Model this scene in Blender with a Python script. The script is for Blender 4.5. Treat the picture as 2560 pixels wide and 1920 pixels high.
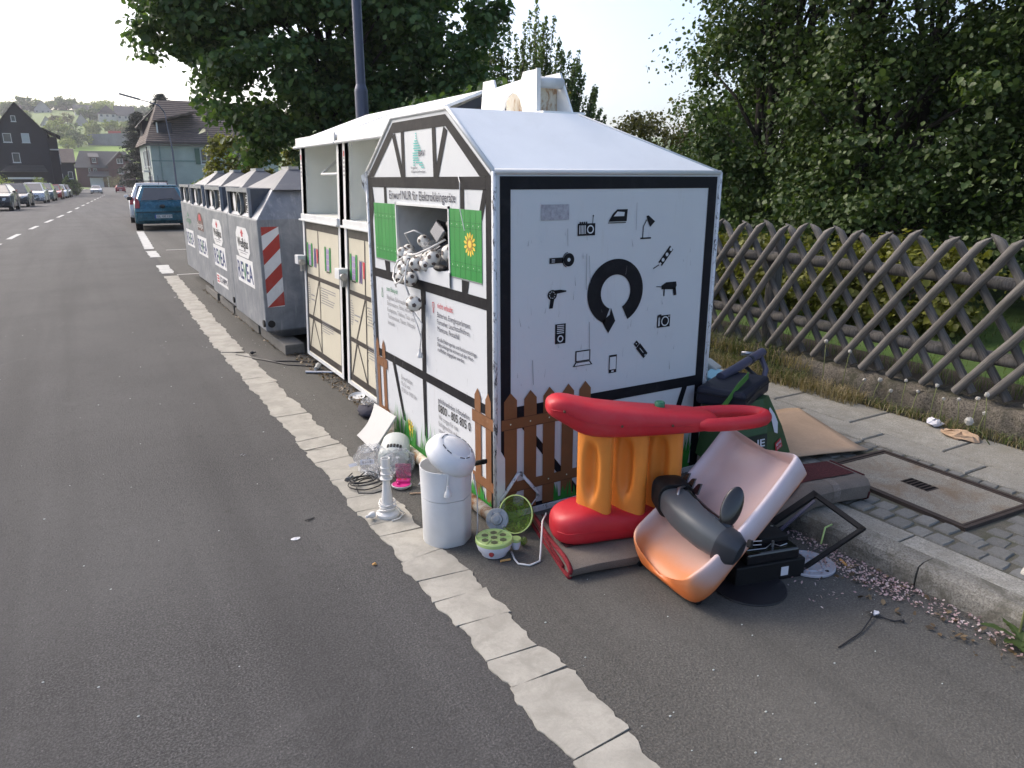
import bpy, bmesh, math, random
import numpy as np
from mathutils import Vector, Matrix, Euler
random.seed(7); rng = np.random.default_rng(11)
for o in list(bpy.data.objects): bpy.data.objects.remove(o)
scn = bpy.context.scene
COL = scn.collection
R = math.radians
# world axes: X runs across the street towards the pavement, Y runs down the street, Z up (metres)
# ---------------------------------------------------------------- camera
cam = bpy.data.cameras.new('camera'); camo = bpy.data.objects.new('camera', cam); COL.objects.link(camo)
cam.sensor_width = 36; cam.lens = 25.594; cam.clip_start = 0.05; cam.clip_end = 6000
camo.location = (-1.568, -2.815, 1.6); camo.rotation_euler = (R(90 - 15.741), 0, R(-30.5))
scn.camera = camo
# ---------------------------------------------------------------- sky, sun, exposure
SUN_AZ, SUN_EL = -30.0, 40.0          # azimuth from +Y towards +X
world = bpy.data.worlds.new('World'); scn.world = world; world.use_nodes = True
wn = world.node_tree; wn.nodes.clear()
sky = wn.nodes.new('ShaderNodeTexSky'); sky.sky_type = 'NISHITA'; sky.sun_disc = False
sky.sun_elevation = R(SUN_EL); sky.sun_rotation = R(SUN_AZ); sky.air_density = .8; sky.dust_density = 4.0; sky.ozone_density = .7
bg = wn.nodes.new('ShaderNodeBackground'); bg.inputs['Strength'].default_value = 0.15
wo = wn.nodes.new('ShaderNodeOutputWorld')
wn.links.new(sky.outputs[0], bg.inputs[0]); wn.links.new(bg.outputs[0], wo.inputs[0])
sl = bpy.data.lights.new('sun', 'SUN'); sl.energy = .6; sl.angle = R(20); sl.color = (1, .95, .86)
so = bpy.data.objects.new('sun', sl); COL.objects.link(so)
sd = Vector((math.sin(R(SUN_AZ)) * math.cos(R(SUN_EL)), math.cos(R(SUN_AZ)) * math.cos(R(SUN_EL)), math.sin(R(SUN_EL))))
so.rotation_euler = sd.to_track_quat('Z', 'Y').to_euler()
vs = scn.view_settings; vs.view_transform = 'Standard'; vs.look = 'None'; vs.exposure = 1.22; vs.gamma = 1; vs.use_curve_mapping = False
# ---------------------------------------------------------------- mesh helpers
def V3(*a): return Vector(a)
class MB:
    def __init__(s): s.v = []; s.f = []
    def add(s, vs_, fs):
        n = len(s.v); s.v += [tuple(p) for p in vs_]; s.f += [tuple(i + n for i in f) for f in fs]; return s
    def box(s, x0, y0, z0, x1, y1, z1):
        return s.add([(x0,y0,z0),(x1,y0,z0),(x1,y1,z0),(x0,y1,z0),(x0,y0,z1),(x1,y0,z1),(x1,y1,z1),(x0,y1,z1)],
                     [(0,3,2,1),(4,5,6,7),(0,1,5,4),(1,2,6,5),(2,3,7,6),(3,0,4,7)])
    def obox(s, c, size, rot=(0,0,0)):
        M = Euler(rot).to_matrix() if not isinstance(rot, Matrix) else rot
        c = Vector(c); h = Vector(size) / 2
        P = [c + M @ Vector((sx*h.x, sy*h.y, sz*h.z)) for sz in (-1,1) for sx, sy in ((-1,-1),(1,-1),(1,1),(-1,1))]
        return s.add(P, [(0,3,2,1),(4,5,6,7),(0,1,5,4),(1,2,6,5),(2,3,7,6),(3,0,4,7)])
    def prism(s, poly, d):
        n = len(poly); d = Vector(d); P = [Vector(p) for p in poly]; Q = [p + d for p in P]
        return s.add(P + Q, [tuple(range(n))[::-1], tuple(range(n, 2*n))] + [(i, (i+1) % n, n + (i+1) % n, n + i) for i in range(n)])
    def face(s, poly): return s.add(poly, [tuple(range(len(poly)))])
    def loft(s, rings, cap=True, closed=True):
        m = len(rings[0]); vs_ = [p for r in rings for p in r]; fs = []
        for k in range(len(rings) - 1):
            for i in range(m if closed else m - 1):
                j = (i+1) % m; fs.append((k*m+i, k*m+j, (k+1)*m+j, (k+1)*m+i))
        if cap: fs += [tuple(range(m))[::-1], tuple(range((len(rings)-1)*m, len(rings)*m))]
        return s.add(vs_, fs)
    def tube(s, pts, r, n=8, cap=True, flat=1.0):
        pts = [Vector(p) for p in pts]; rr = r if isinstance(r, (list, tuple)) else [r]*len(pts); rings = []; up = None
        for i, p in enumerate(pts):
            t = (pts[min(i+1, len(pts)-1)] - pts[max(i-1, 0)]).normalized()
            if up is None:
                up = Vector((0,0,1)) if abs(t.z) < .9 else Vector((1,0,0))
            a = t.cross(up).normalized(); b = a.cross(t).normalized(); up = b
            rings.append([p + a*math.cos(2*math.pi*k/n)*rr[i] + b*math.sin(2*math.pi*k/n)*rr[i]*flat for k in range(n)])
        return s.loft(rings, cap)
    def lathe(s, prof, n=24, M=None, cap=True):
        M = M or Matrix(); rings = [[M @ Vector((r*math.cos(2*math.pi*k/n), r*math.sin(2*math.pi*k/n), z)) for k in range(n)] for r, z in prof]
        return s.loft(rings, cap)
    def sphere(s, c, r, n=12, m=8, sc=(1,1,1), M=None):
        c = Vector(c); M = M or Matrix.Identity(3); rings = []
        for i in range(m+1):
            th = math.pi*(i/m); zz = -math.cos(th); q = max(math.sin(th), .02)
            rings.append([c + M @ Vector((q*math.cos(2*math.pi*k/n)*r*sc[0], q*math.sin(2*math.pi*k/n)*r*sc[1], zz*r*sc[2])) for k in range(n)])
        return s.loft(rings, True)
    def build(s, name, mat, parent=None, smooth=False, world=False, bevel=0, sub=0, seg=2):
        vs_ = s.v
        if world and parent is not None:
            L = parent.location; vs_ = [(p[0]-L.x, p[1]-L.y, p[2]-L.z) for p in vs_]
        me = bpy.data.meshes.new(name); me.from_pydata(vs_, [], s.f); me.update()
        if s.f and bevel == 0 and False: pass
        b = bmesh.new(); b.from_mesh(me); bmesh.ops.recalc_face_normals(b, faces=b.faces); b.to_mesh(me); b.free()
        return obj(name, me, mat, parent, smooth, bevel, sub, seg)
def obj(name, me, mat, parent=None, smooth=False, bevel=0, sub=0, seg=2):
    o = bpy.data.objects.new(name, me); COL.objects.link(o)
    if mat is not None: me.materials.append(MT(mat))
    if parent is not None: o.parent = parent
    if bevel:
        m = o.modifiers.new('bevel', 'BEVEL'); m.width = bevel; m.segments = seg; m.limit_method = 'ANGLE'; m.angle_limit = R(35)
    if sub:
        m = o.modifiers.new('sub', 'SUBSURF'); m.levels = sub; m.render_levels = sub
    if smooth:
        me.polygons.foreach_set('use_smooth', [True]*len(me.polygons))
        if smooth == 'auto':
            try: me.set_sharp_from_angle(angle=R(38))
            except Exception: pass
    return o
def tag(o, label, cat, group=None):
    o['label'] = label; o['category'] = cat
    if group: o['group'] = group
    return o
def struct(o): o['kind'] = 'structure'; return o
def stuff(o): o['kind'] = 'stuff'; return o
def thing(name, label, cat, loc=(0,0,0), rotz=0, group=None, rot=None):
    o = bpy.data.objects.new(name, None); COL.objects.link(o); o.location = loc
    o.rotation_euler = rot if rot else (0, 0, rotz); o.empty_display_size = .1
    return tag(o, label, cat, group)
def dup(o, parent=None):
    c = o.copy(); COL.objects.link(c)
    if parent is not None: c.parent = parent
    for ch in o.children: dup(ch, c)
    return c
def leaves_mesh(name, mat, P, N, S, parent=None, aspect=.55, fold=.25, T=None):
    """many small folded leaves: P centres, N normals, S sizes (numpy)"""
    n = len(P); N = N / np.maximum(np.linalg.norm(N, axis=1, keepdims=True), 1e-6)
    if T is None: T = rng.normal(size=(n,3))
    T = T - N * np.sum(T*N, axis=1, keepdims=True); T /= np.maximum(np.linalg.norm(T, axis=1, keepdims=True), 1e-6)
    B = np.cross(N, T); S = S[:,None]
    tpl = [(-.5,0,0),(-.12,-aspect*.5,fold*.22),(.28,-aspect*.36,fold*.16),(.5,0,0),(.28,aspect*.36,fold*.16),(-.12,aspect*.5,fold*.22)]
    VV = np.stack([P + T*a*S + B*b*S + N*c*S for a,b,c in tpl], axis=1).reshape(-1,3)
    F = np.array([[0,1,2,3],[0,3,4,5]])
    idx = (np.arange(n)[:,None,None]*6 + F[None]).reshape(-1)
    me = bpy.data.meshes.new(name); me.vertices.add(len(VV)); me.vertices.foreach_set('co', VV.astype(np.float32).ravel())
    nf = n*2; me.loops.add(nf*4); me.loops.foreach_set('vertex_index', idx.astype(np.int32))
    me.polygons.add(nf); me.polygons.foreach_set('loop_start', np.arange(0, nf*4, 4, dtype=np.int32))
    try: me.polygons.foreach_set('loop_total', np.full(nf, 4, dtype=np.int32))
    except Exception: pass
    me.update(calc_edges=True); me.validate()
    return obj(name, me, mat, parent)
def blades_mesh(name, mat, P, Hh, Wd, lean, parent=None):
    """grass blades: bent two-quad strips"""
    n = len(P); az = rng.uniform(0, 2*math.pi, n); D = np.stack([np.cos(az), np.sin(az), 0*az], 1); Sd = np.stack([-np.sin(az), np.cos(az), 0*az], 1)
    Hh = Hh[:,None]; Wd = Wd[:,None]; ln = lean[:,None]; Z = np.array([[0,0,1.]])
    p0 = P; p1 = P + Z*Hh*.55 + D*Hh*ln*.3; p2 = P + Z*Hh*(1-.35*ln) + D*Hh*ln
    VV = np.stack([p0-Sd*Wd, p0+Sd*Wd, p1+Sd*Wd*.8, p1-Sd*Wd*.8, p2+Sd*Wd*.12, p2-Sd*Wd*.12], 1).reshape(-1,3)
    F = np.array([[0,1,2,3],[3,2,4,5]]); idx = (np.arange(n)[:,None,None]*6 + F[None]).reshape(-1)
    me = bpy.data.meshes.new(name); me.vertices.add(len(VV)); me.vertices.foreach_set('co', VV.astype(np.float32).ravel())
    nf = n*2; me.loops.add(nf*4); me.loops.foreach_set('vertex_index', idx.astype(np.int32))
    me.polygons.add(nf); me.polygons.foreach_set('loop_start', np.arange(0, nf*4, 4, dtype=np.int32))
    try: me.polygons.foreach_set('loop_total', np.full(nf, 4, dtype=np.int32))
    except Exception: pass
    me.update(calc_edges=True); me.validate()
    return obj(name, me, mat, parent)
# ---------------------------------------------------------------- materials
MATS = {}; DEFS = {}
def MT(name):
    if name not in MATS: MATS[name] = DEFS[name](name)
    return MATS[name]
def base_mat(name):
    m = bpy.data.materials.new(name); m.use_nodes = True; nt = m.node_tree
    return m, nt, nt.nodes['Principled BSDF']
def nd(nt, t, **kw):
    n = nt.nodes.new(t)
    for k, v in kw.items(): setattr(n, k, v)
    return n
def coords(nt, scale=(1,1,1), kind='Object'):
    tc = nd(nt, 'ShaderNodeTexCoord'); mp = nd(nt, 'ShaderNodeMapping'); mp.inputs['Scale'].default_value = scale
    nt.links.new(tc.outputs[kind], mp.inputs[0]); return mp.outputs[0]
def noise(nt, vec, scale, detail=4, rough=.55, dist=0):
    n = nd(nt, 'ShaderNodeTexNoise'); n.inputs['Scale'].default_value = scale; n.inputs['Detail'].default_value = detail
    n.inputs['Roughness'].default_value = rough; n.inputs['Distortion'].default_value = dist
    nt.links.new(vec, n.inputs['Vector']); return n.outputs['Fac']
def ramp(nt, fac, stops):
    r = nd(nt, 'ShaderNodeValToRGB'); e = r.color_ramp.elements
    while len(e) < len(stops): e.new(.5)
    for k, (p, c) in enumerate(stops): e[k].position = p; e[k].color = (*c, 1) if len(c) == 3 else c
    nt.links.new(fac, r.inputs[0]); return r.outputs[0]
def mixc(nt, fac, a, b, blend='MIX'):
    m = nd(nt, 'ShaderNodeMix', data_type='RGBA', blend_type=blend)
    for s_, x in ((m.inputs[0], fac), (m.inputs[6], a), (m.inputs[7], b)):
        if isinstance(x, (int, float)): s_.default_value = x
        elif isinstance(x, tuple): s_.default_value = (*x, 1) if len(x) == 3 else x
        else: nt.links.new(x, s_)
    return m.outputs[2]
def bump(nt, p, h, strength=.3, dist=.01):
    b = nd(nt, 'ShaderNodeBump'); b.inputs['Strength'].default_value = strength; b.inputs['Distance'].default_value = dist
    nt.links.new(h, b.inputs['Height']); nt.links.new(b.outputs[0], p.inputs['Normal'])
def grey(v): return (v, v, v)
def shade(c, k): return tuple(max(0, min(1, x*k)) for x in c)
def plain(name, col, rough=.5, metal=0., var=.12, scale=9., bstr=0., bscale=120., spec=.5, coat=0., dirt=None, dirtamt=.5, island=0.):
    """painted or moulded surface: colour drift, optional dirt patches and fine relief"""
    def f(nm):
        m, nt, p = base_mat(nm); vec = coords(nt)
        n1 = noise(nt, vec, scale, 5, .6)
        c = ramp(nt, n1, [(.3, shade(col, 1-var)), (.7, shade(col, 1+var*.6))])
        if island:
            g = nd(nt, 'ShaderNodeNewGeometry'); c2 = ramp(nt, g.outputs['Random Per Island'], [(0, grey(1-island)), (1, grey(1+0*island))])
            c = mixc(nt, 1., c, c2, 'MULTIPLY')
        if dirt:
            n2 = noise(nt, vec, scale*.55, 7, .72, .6); k = ramp(nt, n2, [(.5, grey(0)), (.72, grey(dirtamt))]); c = mixc(nt, k, c, dirt)
        nt.links.new(c, p.inputs['Base Color'])
        r = ramp(nt, n1, [(.25, grey(max(.03, rough-.08))), (.75, grey(min(1, rough+.08)))]); nt.links.new(r, p.inputs['Roughness'])
        p.inputs['Metallic'].default_value = metal; p.inputs['Specular IOR Level'].default_value = spec; p.inputs['Coat Weight'].default_value = coat
        if bstr: bump(nt, p, noise(nt, vec, bscale, 4, .6), bstr, .006)
        return m
    DEFS[name] = f
def leafmat(name, c1, c2, c3, trans=.35, rough=.5):
    def f(nm):
        m, nt, p = base_mat(nm); g = nd(nt, 'ShaderNodeNewGeometry')
        c = ramp(nt, g.outputs['Random Per Island'], [(0, c1), (.55, c2), (1, c3)])
        nt.links.new(c, p.inputs['Base Color']); p.inputs['Roughness'].default_value = rough; p.inputs['Specular IOR Level'].default_value = .35
        t = nd(nt, 'ShaderNodeBsdfTranslucent'); tcol = mixc(nt, 1., c, (1.0, 1.05, .45), 'MULTIPLY'); nt.links.new(tcol, t.inputs[0])
        mx = nd(nt, 'ShaderNodeMixShader'); mx.inputs[0].default_value = trans
        nt.links.new(p.outputs[0], mx.inputs[1]); nt.links.new(t.outputs[0], mx.inputs[2])
        nt.links.new(mx.outputs[0], nt.nodes['Material Output'].inputs[0]); return m
    DEFS[name] = f
def glassmat(name, col, rough=.04, alpha=1.):
    def f(nm):
        m, nt, p = base_mat(nm); p.inputs['Base Color'].default_value = (*col, 1); p.inputs['Roughness'].default_value = rough
        p.inputs['Specular IOR Level'].default_value = .8; p.inputs['Coat Weight'].default_value = .6; p.inputs['Alpha'].default_value = alpha; return m
    DEFS[name] = f
def asphalt(name, c_dark, c_light, speck=.55):
    def f(nm):
        m, nt, p = base_mat(nm); vec = coords(nt)
        fine = noise(nt, vec, 130, 4, .75); mid = noise(nt, vec, 30, 4, .6); big = noise(nt, vec, 1.1, 5, .6, .3)
        c = ramp(nt, fine, [(.36, shade(c_dark, .45)), (.48, c_dark), (.56, c_light), (.68, shade(c_light, 1.5))])
        c = mixc(nt, ramp(nt, big, [(.35, grey(0)), (.7, grey(.55))]), c, shade(c_light, 1.0))
        c = mixc(nt, ramp(nt, mid, [(.36, grey(.35)), (.5, grey(0))]), c, shade(c_dark, .6))
        vo = nd(nt, 'ShaderNodeTexVoronoi'); vo.inputs['Scale'].default_value = 60; nt.links.new(vec, vo.inputs['Vector'])
        sp = ramp(nt, vo.outputs['Distance'], [(.07, grey(speck)), (.15, grey(0))])
        rnd = ramp(nt, vo.outputs['Color'], [(.72, grey(0)), (.8, grey(1))]); sp = mixc(nt, 1., sp, rnd, 'MULTIPLY')
        c = mixc(nt, sp, c, (.36, .35, .33))
        st = noise(nt, vec, 4.2, 3, .5, .4); c = mixc(nt, ramp(nt, st, [(.70, grey(0)), (.75, grey(.45))]), c, shade(c_dark, .4))
        lg = noise(nt, vec, .45, 3, .5, .5); c = mixc(nt, ramp(nt, lg, [(.4, grey(0)), (.65, grey(.3))]), c, shade(c_light, 1.1))
        tr = noise(nt, coords(nt, (1.6,.07,1)), 1.0, 4, .6, .2); c = mixc(nt, ramp(nt, tr, [(.36, grey(.5)), (.56, grey(0))]), c, shade(c_dark, .72))
        pt = noise(nt, vec, 2.6, 6, .7, .8); c = mixc(nt, ramp(nt, pt, [(.60, grey(0)), (.72, grey(.28))]), c, shade(c_light, 1.25))
        # tar seams
        nt.links.new(c, p.inputs['Base Color']); p.inputs['Roughness'].default_value = .86; p.inputs['Specular IOR Level'].default_value = .3
        h = mixc(nt, .5, fine, noise(nt, vec, 75, 3, .6)); bump(nt, p, h, .75, .012); return m
    DEFS[name] = f
def stone(name, col, var=.25, scale=60, bstr=.5, moss=None, mossamt=.5, rough=.9, grit=260, island=.0):
    def f(nm):
        m, nt, p = base_mat(nm); vec = coords(nt)
        n1 = noise(nt, vec, grit, 3, .7); n2 = noise(nt, vec, scale*.12, 5, .6, .4)
        c = ramp(nt, n1, [(.3, shade(col, 1-var*1.4)), (.5, col), (.72, shade(col, 1+var))])
        c = mixc(nt, ramp(nt, n2, [(.35, grey(.45)), (.6, grey(0))]), c, shade(col, .6))
        if island:
            oi = nd(nt, 'ShaderNodeObjectInfo'); c = mixc(nt, 1., c, ramp(nt, oi.outputs['Random'], [(0, grey(1-island)), (1, grey(1))]), 'MULTIPLY')
        if moss: c = mixc(nt, ramp(nt, noise(nt, vec, scale*.2, 6, .7, .5), [(.45, grey(0)), (.62, grey(mossamt))]), c, moss)
        nt.links.new(c, p.inputs['Base Color']); p.inputs['Roughness'].default_value = rough; p.inputs['Specular IOR Level'].default_value = .3
        bump(nt, p, mixc(nt, .5, n1, noise(nt, vec, scale, 4, .6)), bstr, .008); return m
    DEFS[name] = f
asphalt('asphalt_road', (.046,.0455,.0465), (.088,.0865,.086)); asphalt('asphalt_bay', (.066,.064,.059), (.114,.110,.101), .5)
stone('line_paint', (.355,.34,.30), .06, 40, .25, moss=(.24,.23,.20), mossamt=.7, grit=120, rough=.75)
stone('road_paint', (.50,.50,.48), .06, 40, .2, moss=(.3,.3,.29), mossamt=.35, rough=.7)
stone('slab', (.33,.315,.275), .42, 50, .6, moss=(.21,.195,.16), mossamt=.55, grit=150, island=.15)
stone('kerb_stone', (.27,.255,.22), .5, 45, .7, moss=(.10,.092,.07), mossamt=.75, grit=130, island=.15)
stone('sett_joint', (.13,.12,.095), .4, 40, .7, moss=(.07,.075,.04), mossamt=.6); stone('kerb_bed', (.06,.055,.045), .3, 40, .6, moss=(.05,.06,.03), mossamt=.6)
stone('sett', (.24,.235,.215), .22, 60, .5, moss=(.10,.10,.085), mossamt=.5, island=.3)
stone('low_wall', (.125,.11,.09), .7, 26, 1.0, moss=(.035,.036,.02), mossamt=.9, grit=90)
stone('concrete', (.27,.26,.24), .2, 50, .4, moss=(.12,.11,.09), mossamt=.5)
stone('soil', (.055,.043,.03), .4, 30, .9)
stone('meadow', (.19,.30,.045), .2, 8, .3, grit=20); stone('lawn', (.08,.14,.03), .35, 20, .8, moss=(.05,.08,.02), mossamt=.6, grit=120)
stone('hillground', (.15,.21,.06), .3, 4, .3, moss=(.10,.15,.04), mossamt=.7, grit=6)
def cover_mat(nm):
    m, nt, p = base_mat(nm); vec = coords(nt)
    n1 = noise(nt, vec, 240, 3, .7); c = ramp(nt, n1, [(.3, (.12,.11,.09)), (.5, (.24,.22,.18)), (.7, (.40,.38,.33))])
    c = mixc(nt, ramp(nt, noise(nt, vec, 5, 5, .6, .6), [(.42, grey(0)), (.66, grey(.7))]), c, (.17,.105,.055))
    c = mixc(nt, ramp(nt, noise(nt, vec, 7, 4, .6, .3), [(.66, grey(0)), (.74, grey(.7))]), c, (.42,.40,.35))
    nt.links.new(c, p.inputs['Base Color']); p.inputs['Roughness'].default_value = .9; bump(nt, p, n1, .5, .006); return m
DEFS['cover_concrete'] = cover_mat
plain('rust_iron', (.060,.045,.038), .8, .3, .3, 14, .4, 200); plain('dark_void', (.006,.006,.006), .9, spec=.1)
# ---------------------------------------------------------------- terrain
def interp(tab, x): return float(np.interp(x, [t[0] for t in tab], [t[1] for t in tab]))
ZT = [(-60,0),(18,0),(60,-.27),(110,-.62),(150,-.95),(190,-.85),(235,-.7),(262,-.5),(303,5.5),(350,11.5),(408,20),(490,31),(583,42),(650,44),(900,45),(2500,45)]
def zt(v): return interp(ZT, v)
UC = [(-60,-3.9),(-10,-3.85),(0,-3.8),(5,-3.78),(12.6,-3.57),(16.5,-3.46),(24,-3.1),(30,-2.7),(40,-2.0),(55,-1.1),(70,-.2),(99,1.5),(123,2.9),(150,4.6),(200,8),(240,11)]
def uc(v): return interp(UC, v)
UK = [(-60,1.17),(-.55,1.17),(-.2,1.29),(.0,1.385),(3,1.41),(12,1.5),(24,2.15),(40,3.2),(70,5.0),(110,7.4),(150,9.8),(240,16.2)]
def uk(v): return interp(UK, v)
def strip(name, mat, vs_, fa, fb, dz, thick=0):
    b = MB()
    for i in range(len(vs_)-1):
        v0, v1 = vs_[i], vs_[i+1]
        b.add([(fa(v0), v0, zt(v0)+dz), (fb(v0), v0, zt(v0)+dz), (fb(v1), v1, zt(v1)+dz), (fa(v1), v1, zt(v1)+dz)], [(0,1,2,3)])
    return b.build(name, mat)
vs_far = [-60,-30,-12,-6,-3,-1,-.55,-.2,0,1,2,3,5,8,10,12,14,16,18,20,22,24,27,30,35,40,48,55,62,70,80,90,99,110,123,136,150,170,200,240]
g = MB()   # one ground sheet out to the horizon
us = [-1100,-700,-400,-200,-120,-80,-50,-30,-20,-14,-8,-2,4,10,16,24,34,50,75,110,160,260,500,800,1100]
vg = [-300,-150,-60,-20,0,18,40,60,85,110,130,150,170,190,215,235,250,262,275,290,303,320,335,350,370,390,408,430,460,490,520,550,583,615,650,750,900,1100]
def ghill(u, v):
    z = zt(v) - .12
    if v > 262: z += 2.2*math.sin(u*.021+1.0)*min(1, (v-262)/160) + 1.4*math.sin(u*.05+v*.013)*min(1,(v-262)/200)
    return z
g.add([(u, v, ghill(u, v)) for v in vg for u in us], [(j*len(us)+i, j*len(us)+i+1, (j+1)*len(us)+i+1, (j+1)*len(us)+i) for j in range(len(vg)-1) for i in range(len(us)-1)])
struct(g.build('ground', 'hillground', smooth=True))
struct(strip('road', 'asphalt_road', vs_far, lambda v: uc(v)-5.7, lambda v: uc(v)+3.36, 0))
struct(strip('parking_bay', 'asphalt_bay', vs_far, lambda v: uc(v)+3.36, lambda v: uk(v)+.02, 0))
fp = MB(); vv = [-60,-3,0,10,24,40,60,80,100,120,150,200]
for i in range(len(vv)-1):
    v0, v1 = vv[i], vv[i+1]; a0, a1 = uc(v0)-5.7, uc(v1)-5.7
    fp.add([(a0-2.2,v0,zt(v0)-.2),(a0,v0,zt(v0)-.2),(a0,v0,zt(v0)+.1),(a0-2.2,v0,zt(v0)+.1),(a1-2.2,v1,zt(v1)-.2),(a1,v1,zt(v1)-.2),(a1,v1,zt(v1)+.1),(a1-2.2,v1,zt(v1)+.1)],
           [(3,2,6,7),(1,5,6,2),(0,3,7,4)])
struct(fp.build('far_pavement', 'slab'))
# ---------------------------------------------------------------- painted edge line, cracked into pieces
el = MB().box(-.54,-6,-.02,-.36,-5.99,.002).build('edge_line', 'line_paint'); struct(el)
def edge_piece(v0, v1, seed, amp=.017, skew0=0, skew1=0, mat='line_paint', parent=el, wl=.0, wr=.22):
    rd = random.Random(seed); n = max(3, int((v1-v0)/.022)); L = []; Rr = []
    ol = 0; orr = 0; jag = lambda v, s: .008*math.sin(v*7.3+s)+.007*math.sin(v*17.9+2*s)+.005*math.sin(v*41+s)
    for k in range(n+1):
        v = v0 + (v1-v0)*k/n; u = uc(v) + 3.25
        ol = jag(v, 1) + rd.uniform(-amp, amp)*.32; orr = jag(v, 4) + rd.uniform(-amp, amp)*.32
        e = .004 if k in (0, n) else 0
        L.append((u + wl + ol + e, v + (skew0 if k == 0 else skew1 if k == n else 0) + (rd.uniform(-.006,.006)), 0)); Rr.append((u + wr + orr - e, v + rd.uniform(-.006,.006), 0))
    poly = [(p[0], p[1], zt(p[1])+.0035) for p in L] + [(p[0], p[1], zt(p[1])+.0035) for p in Rr[::-1]]
    b = MB().prism([(p[0],p[1],p[2]-.0045) for p in poly], (0,0,.0055)); return b.build('line_segment', mat, parent)
cuts = [-4.2,-3.4,-2.75,-2.1,-1.72,-1.42,-1.08,-.93,-.70,-.50,-.34,-.12,.12,.26,.42,.60,.86,1.02,1.20,1.44,1.62,1.95,2.16,2.62,3.1,3.32,3.9,4.5,5.05,5.6,6.0,6.7,7.1,7.9,8.3,8.9,9.3,9.75,10.1,10.5,10.9]
rs = random.Random(3); skp = 0.
for i in range(len(cuts)-1):
    g0 = rs.choice([.001,.002,.004,.007]); sk = rs.uniform(-.03,.02); edge_piece(cuts[i]+0, cuts[i+1]-g0, 100+i, .013 if i > 18 else .016, skp, sk, wr=.217+rs.uniform(-.008,.008)); skp = sk+rs.choice([0,0,.004])
for k, (a, b_) in enumerate([(11.3,12.74),(14.43,15.95),(16.55,23.9)]): edge_piece(a, b_, 200+k, .012, wr=.2, mat='road_paint')
struct(strip('bay_mark', 'road_paint', [16.02,16.1], lambda v: .2, lambda v: 1.3, .004)); struct(strip('bay_mark', 'road_paint', [10.98,11.05], lambda v: -.15, lambda v: .35, .004))
cb_ = MB(); rk = random.Random(77)
for k in range(46):
    v = rk.uniform(-1.9,.9) if k < 26 else rk.uniform(.9,6); u = uc(v)+3.25+rk.choice([.0,.215,.1])+rk.uniform(-.01,.01); L_ = rk.uniform(.04,.13)*(1 if u < uc(v)+3.37 else -1); sl_ = rk.uniform(-.35,.35); w_ = rk.uniform(.002,.007)
    pts = [(u,v,.0013),(u+L_*.3,v+sl_*L_*.3-w_*.6,.0013),(u+L_*.7,v+sl_*L_*.7-w_*.3,.0013),(u+L_,v+sl_*L_,.0013),(u+L_*.6,v+sl_*L_*.6+w_*.5,.0013),(u+L_*.25,v+sl_*L_*.2+w_*.5,.0013)]
    cb_.face([(x,y,zt(y)+z) for x,y,z in pts])
stuff(cb_.build('cracks', 'asphalt_bay', el))
# centre dashes
cd = strip('centre_line', 'road_paint', [18.5,20.3], lambda v: uc(v)-.06, lambda v: uc(v)+.06, .004); struct(cd)
ds = [(22.1,24.6),(27.4,29.6),(32.4,35.2),(37.6,40.8),(44,47),(51,54.5),(58.5,62),(66,70),(74,78),(82,86.5),(91,96),(101,106),(111,116),(121,127)]
for a, b_ in ds:
    q = strip('dash', 'road_paint', [a, (a+b_)/2, b_], lambda v: uc(v)-.07, lambda v: uc(v)+.07, .004); q.parent = cd
# left parking marks
for a in (47.5, 62, 76): struct(strip('bay_mark', 'road_paint', [a, a+.12], lambda v: uc(v)-5.6, lambda v: uc(v)-3.0, .004))
# ---------------------------------------------------------------- kerb stones and pavement
kb = MB(); kvs = [-6,-3,-1.5,-.55,-.2,0,1,3,8,14,24,40,70,110,150,200]
for i in range(len(kvs)-1):
    v0, v1 = kvs[i], kvs[i+1]
    kb.add([(uk(v)+o, v, zt(v)+z) for v in (v0,v1) for o, z in ((.03,-.1),(.03,.072),(3.0,.072),(3.0,-.1))], [(0,1,5,4),(1,2,6,5),(2,3,7,6)])
pave = struct(kb.build('pavement', 'kerb_bed'))
def kerb(v0, v1, seed):
    rd = random.Random(seed); b = MB(); w = .125; j = lambda a: rd.uniform(-a, a)
    A, Bb = uk(v0), uk(v1); n = 4; rings = []
    for k in range(n+1):
        t = k/n; v = v0 + (v1-v0)*t; u = A + (Bb-A)*t + j(.003)
        rings.append([(u+.0,v,-.05),(u+.008+j(.003),v,.060),(u+.020+j(.003),v,.088),(u+.05+j(.003),v,.1+j(.002)),(u+w,v,.1+j(.002)),(u+w,v,-.05)])
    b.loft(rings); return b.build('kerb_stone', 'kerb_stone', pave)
kv = [-6,-5,-4,-3,-2.32,-1.38,-.62,-.2,0,.9,1.9,2.9,3.9,4.9,5.9,6.9,7.9,8.9,9.9,10.9,11.9,12.9,14,15,16]
for i in range(len(kv)-1): kerb(kv[i]+.003, kv[i+1]-.003, 40+i)
for i, (a, c_) in enumerate(((-3.2,-2.7),(-2.7,-2.2),(-2.2,-1.72),(-1.72,-1.22),(-1.22,-.72),(-.72,-.22))):
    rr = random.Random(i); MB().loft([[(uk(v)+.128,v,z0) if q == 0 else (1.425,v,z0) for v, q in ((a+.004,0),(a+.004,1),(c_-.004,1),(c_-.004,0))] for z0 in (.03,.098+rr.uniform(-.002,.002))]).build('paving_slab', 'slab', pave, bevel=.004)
mh = (1.67, 2.24, -1.33, -.50)      # manhole: u0,u1,v0,v1
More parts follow.
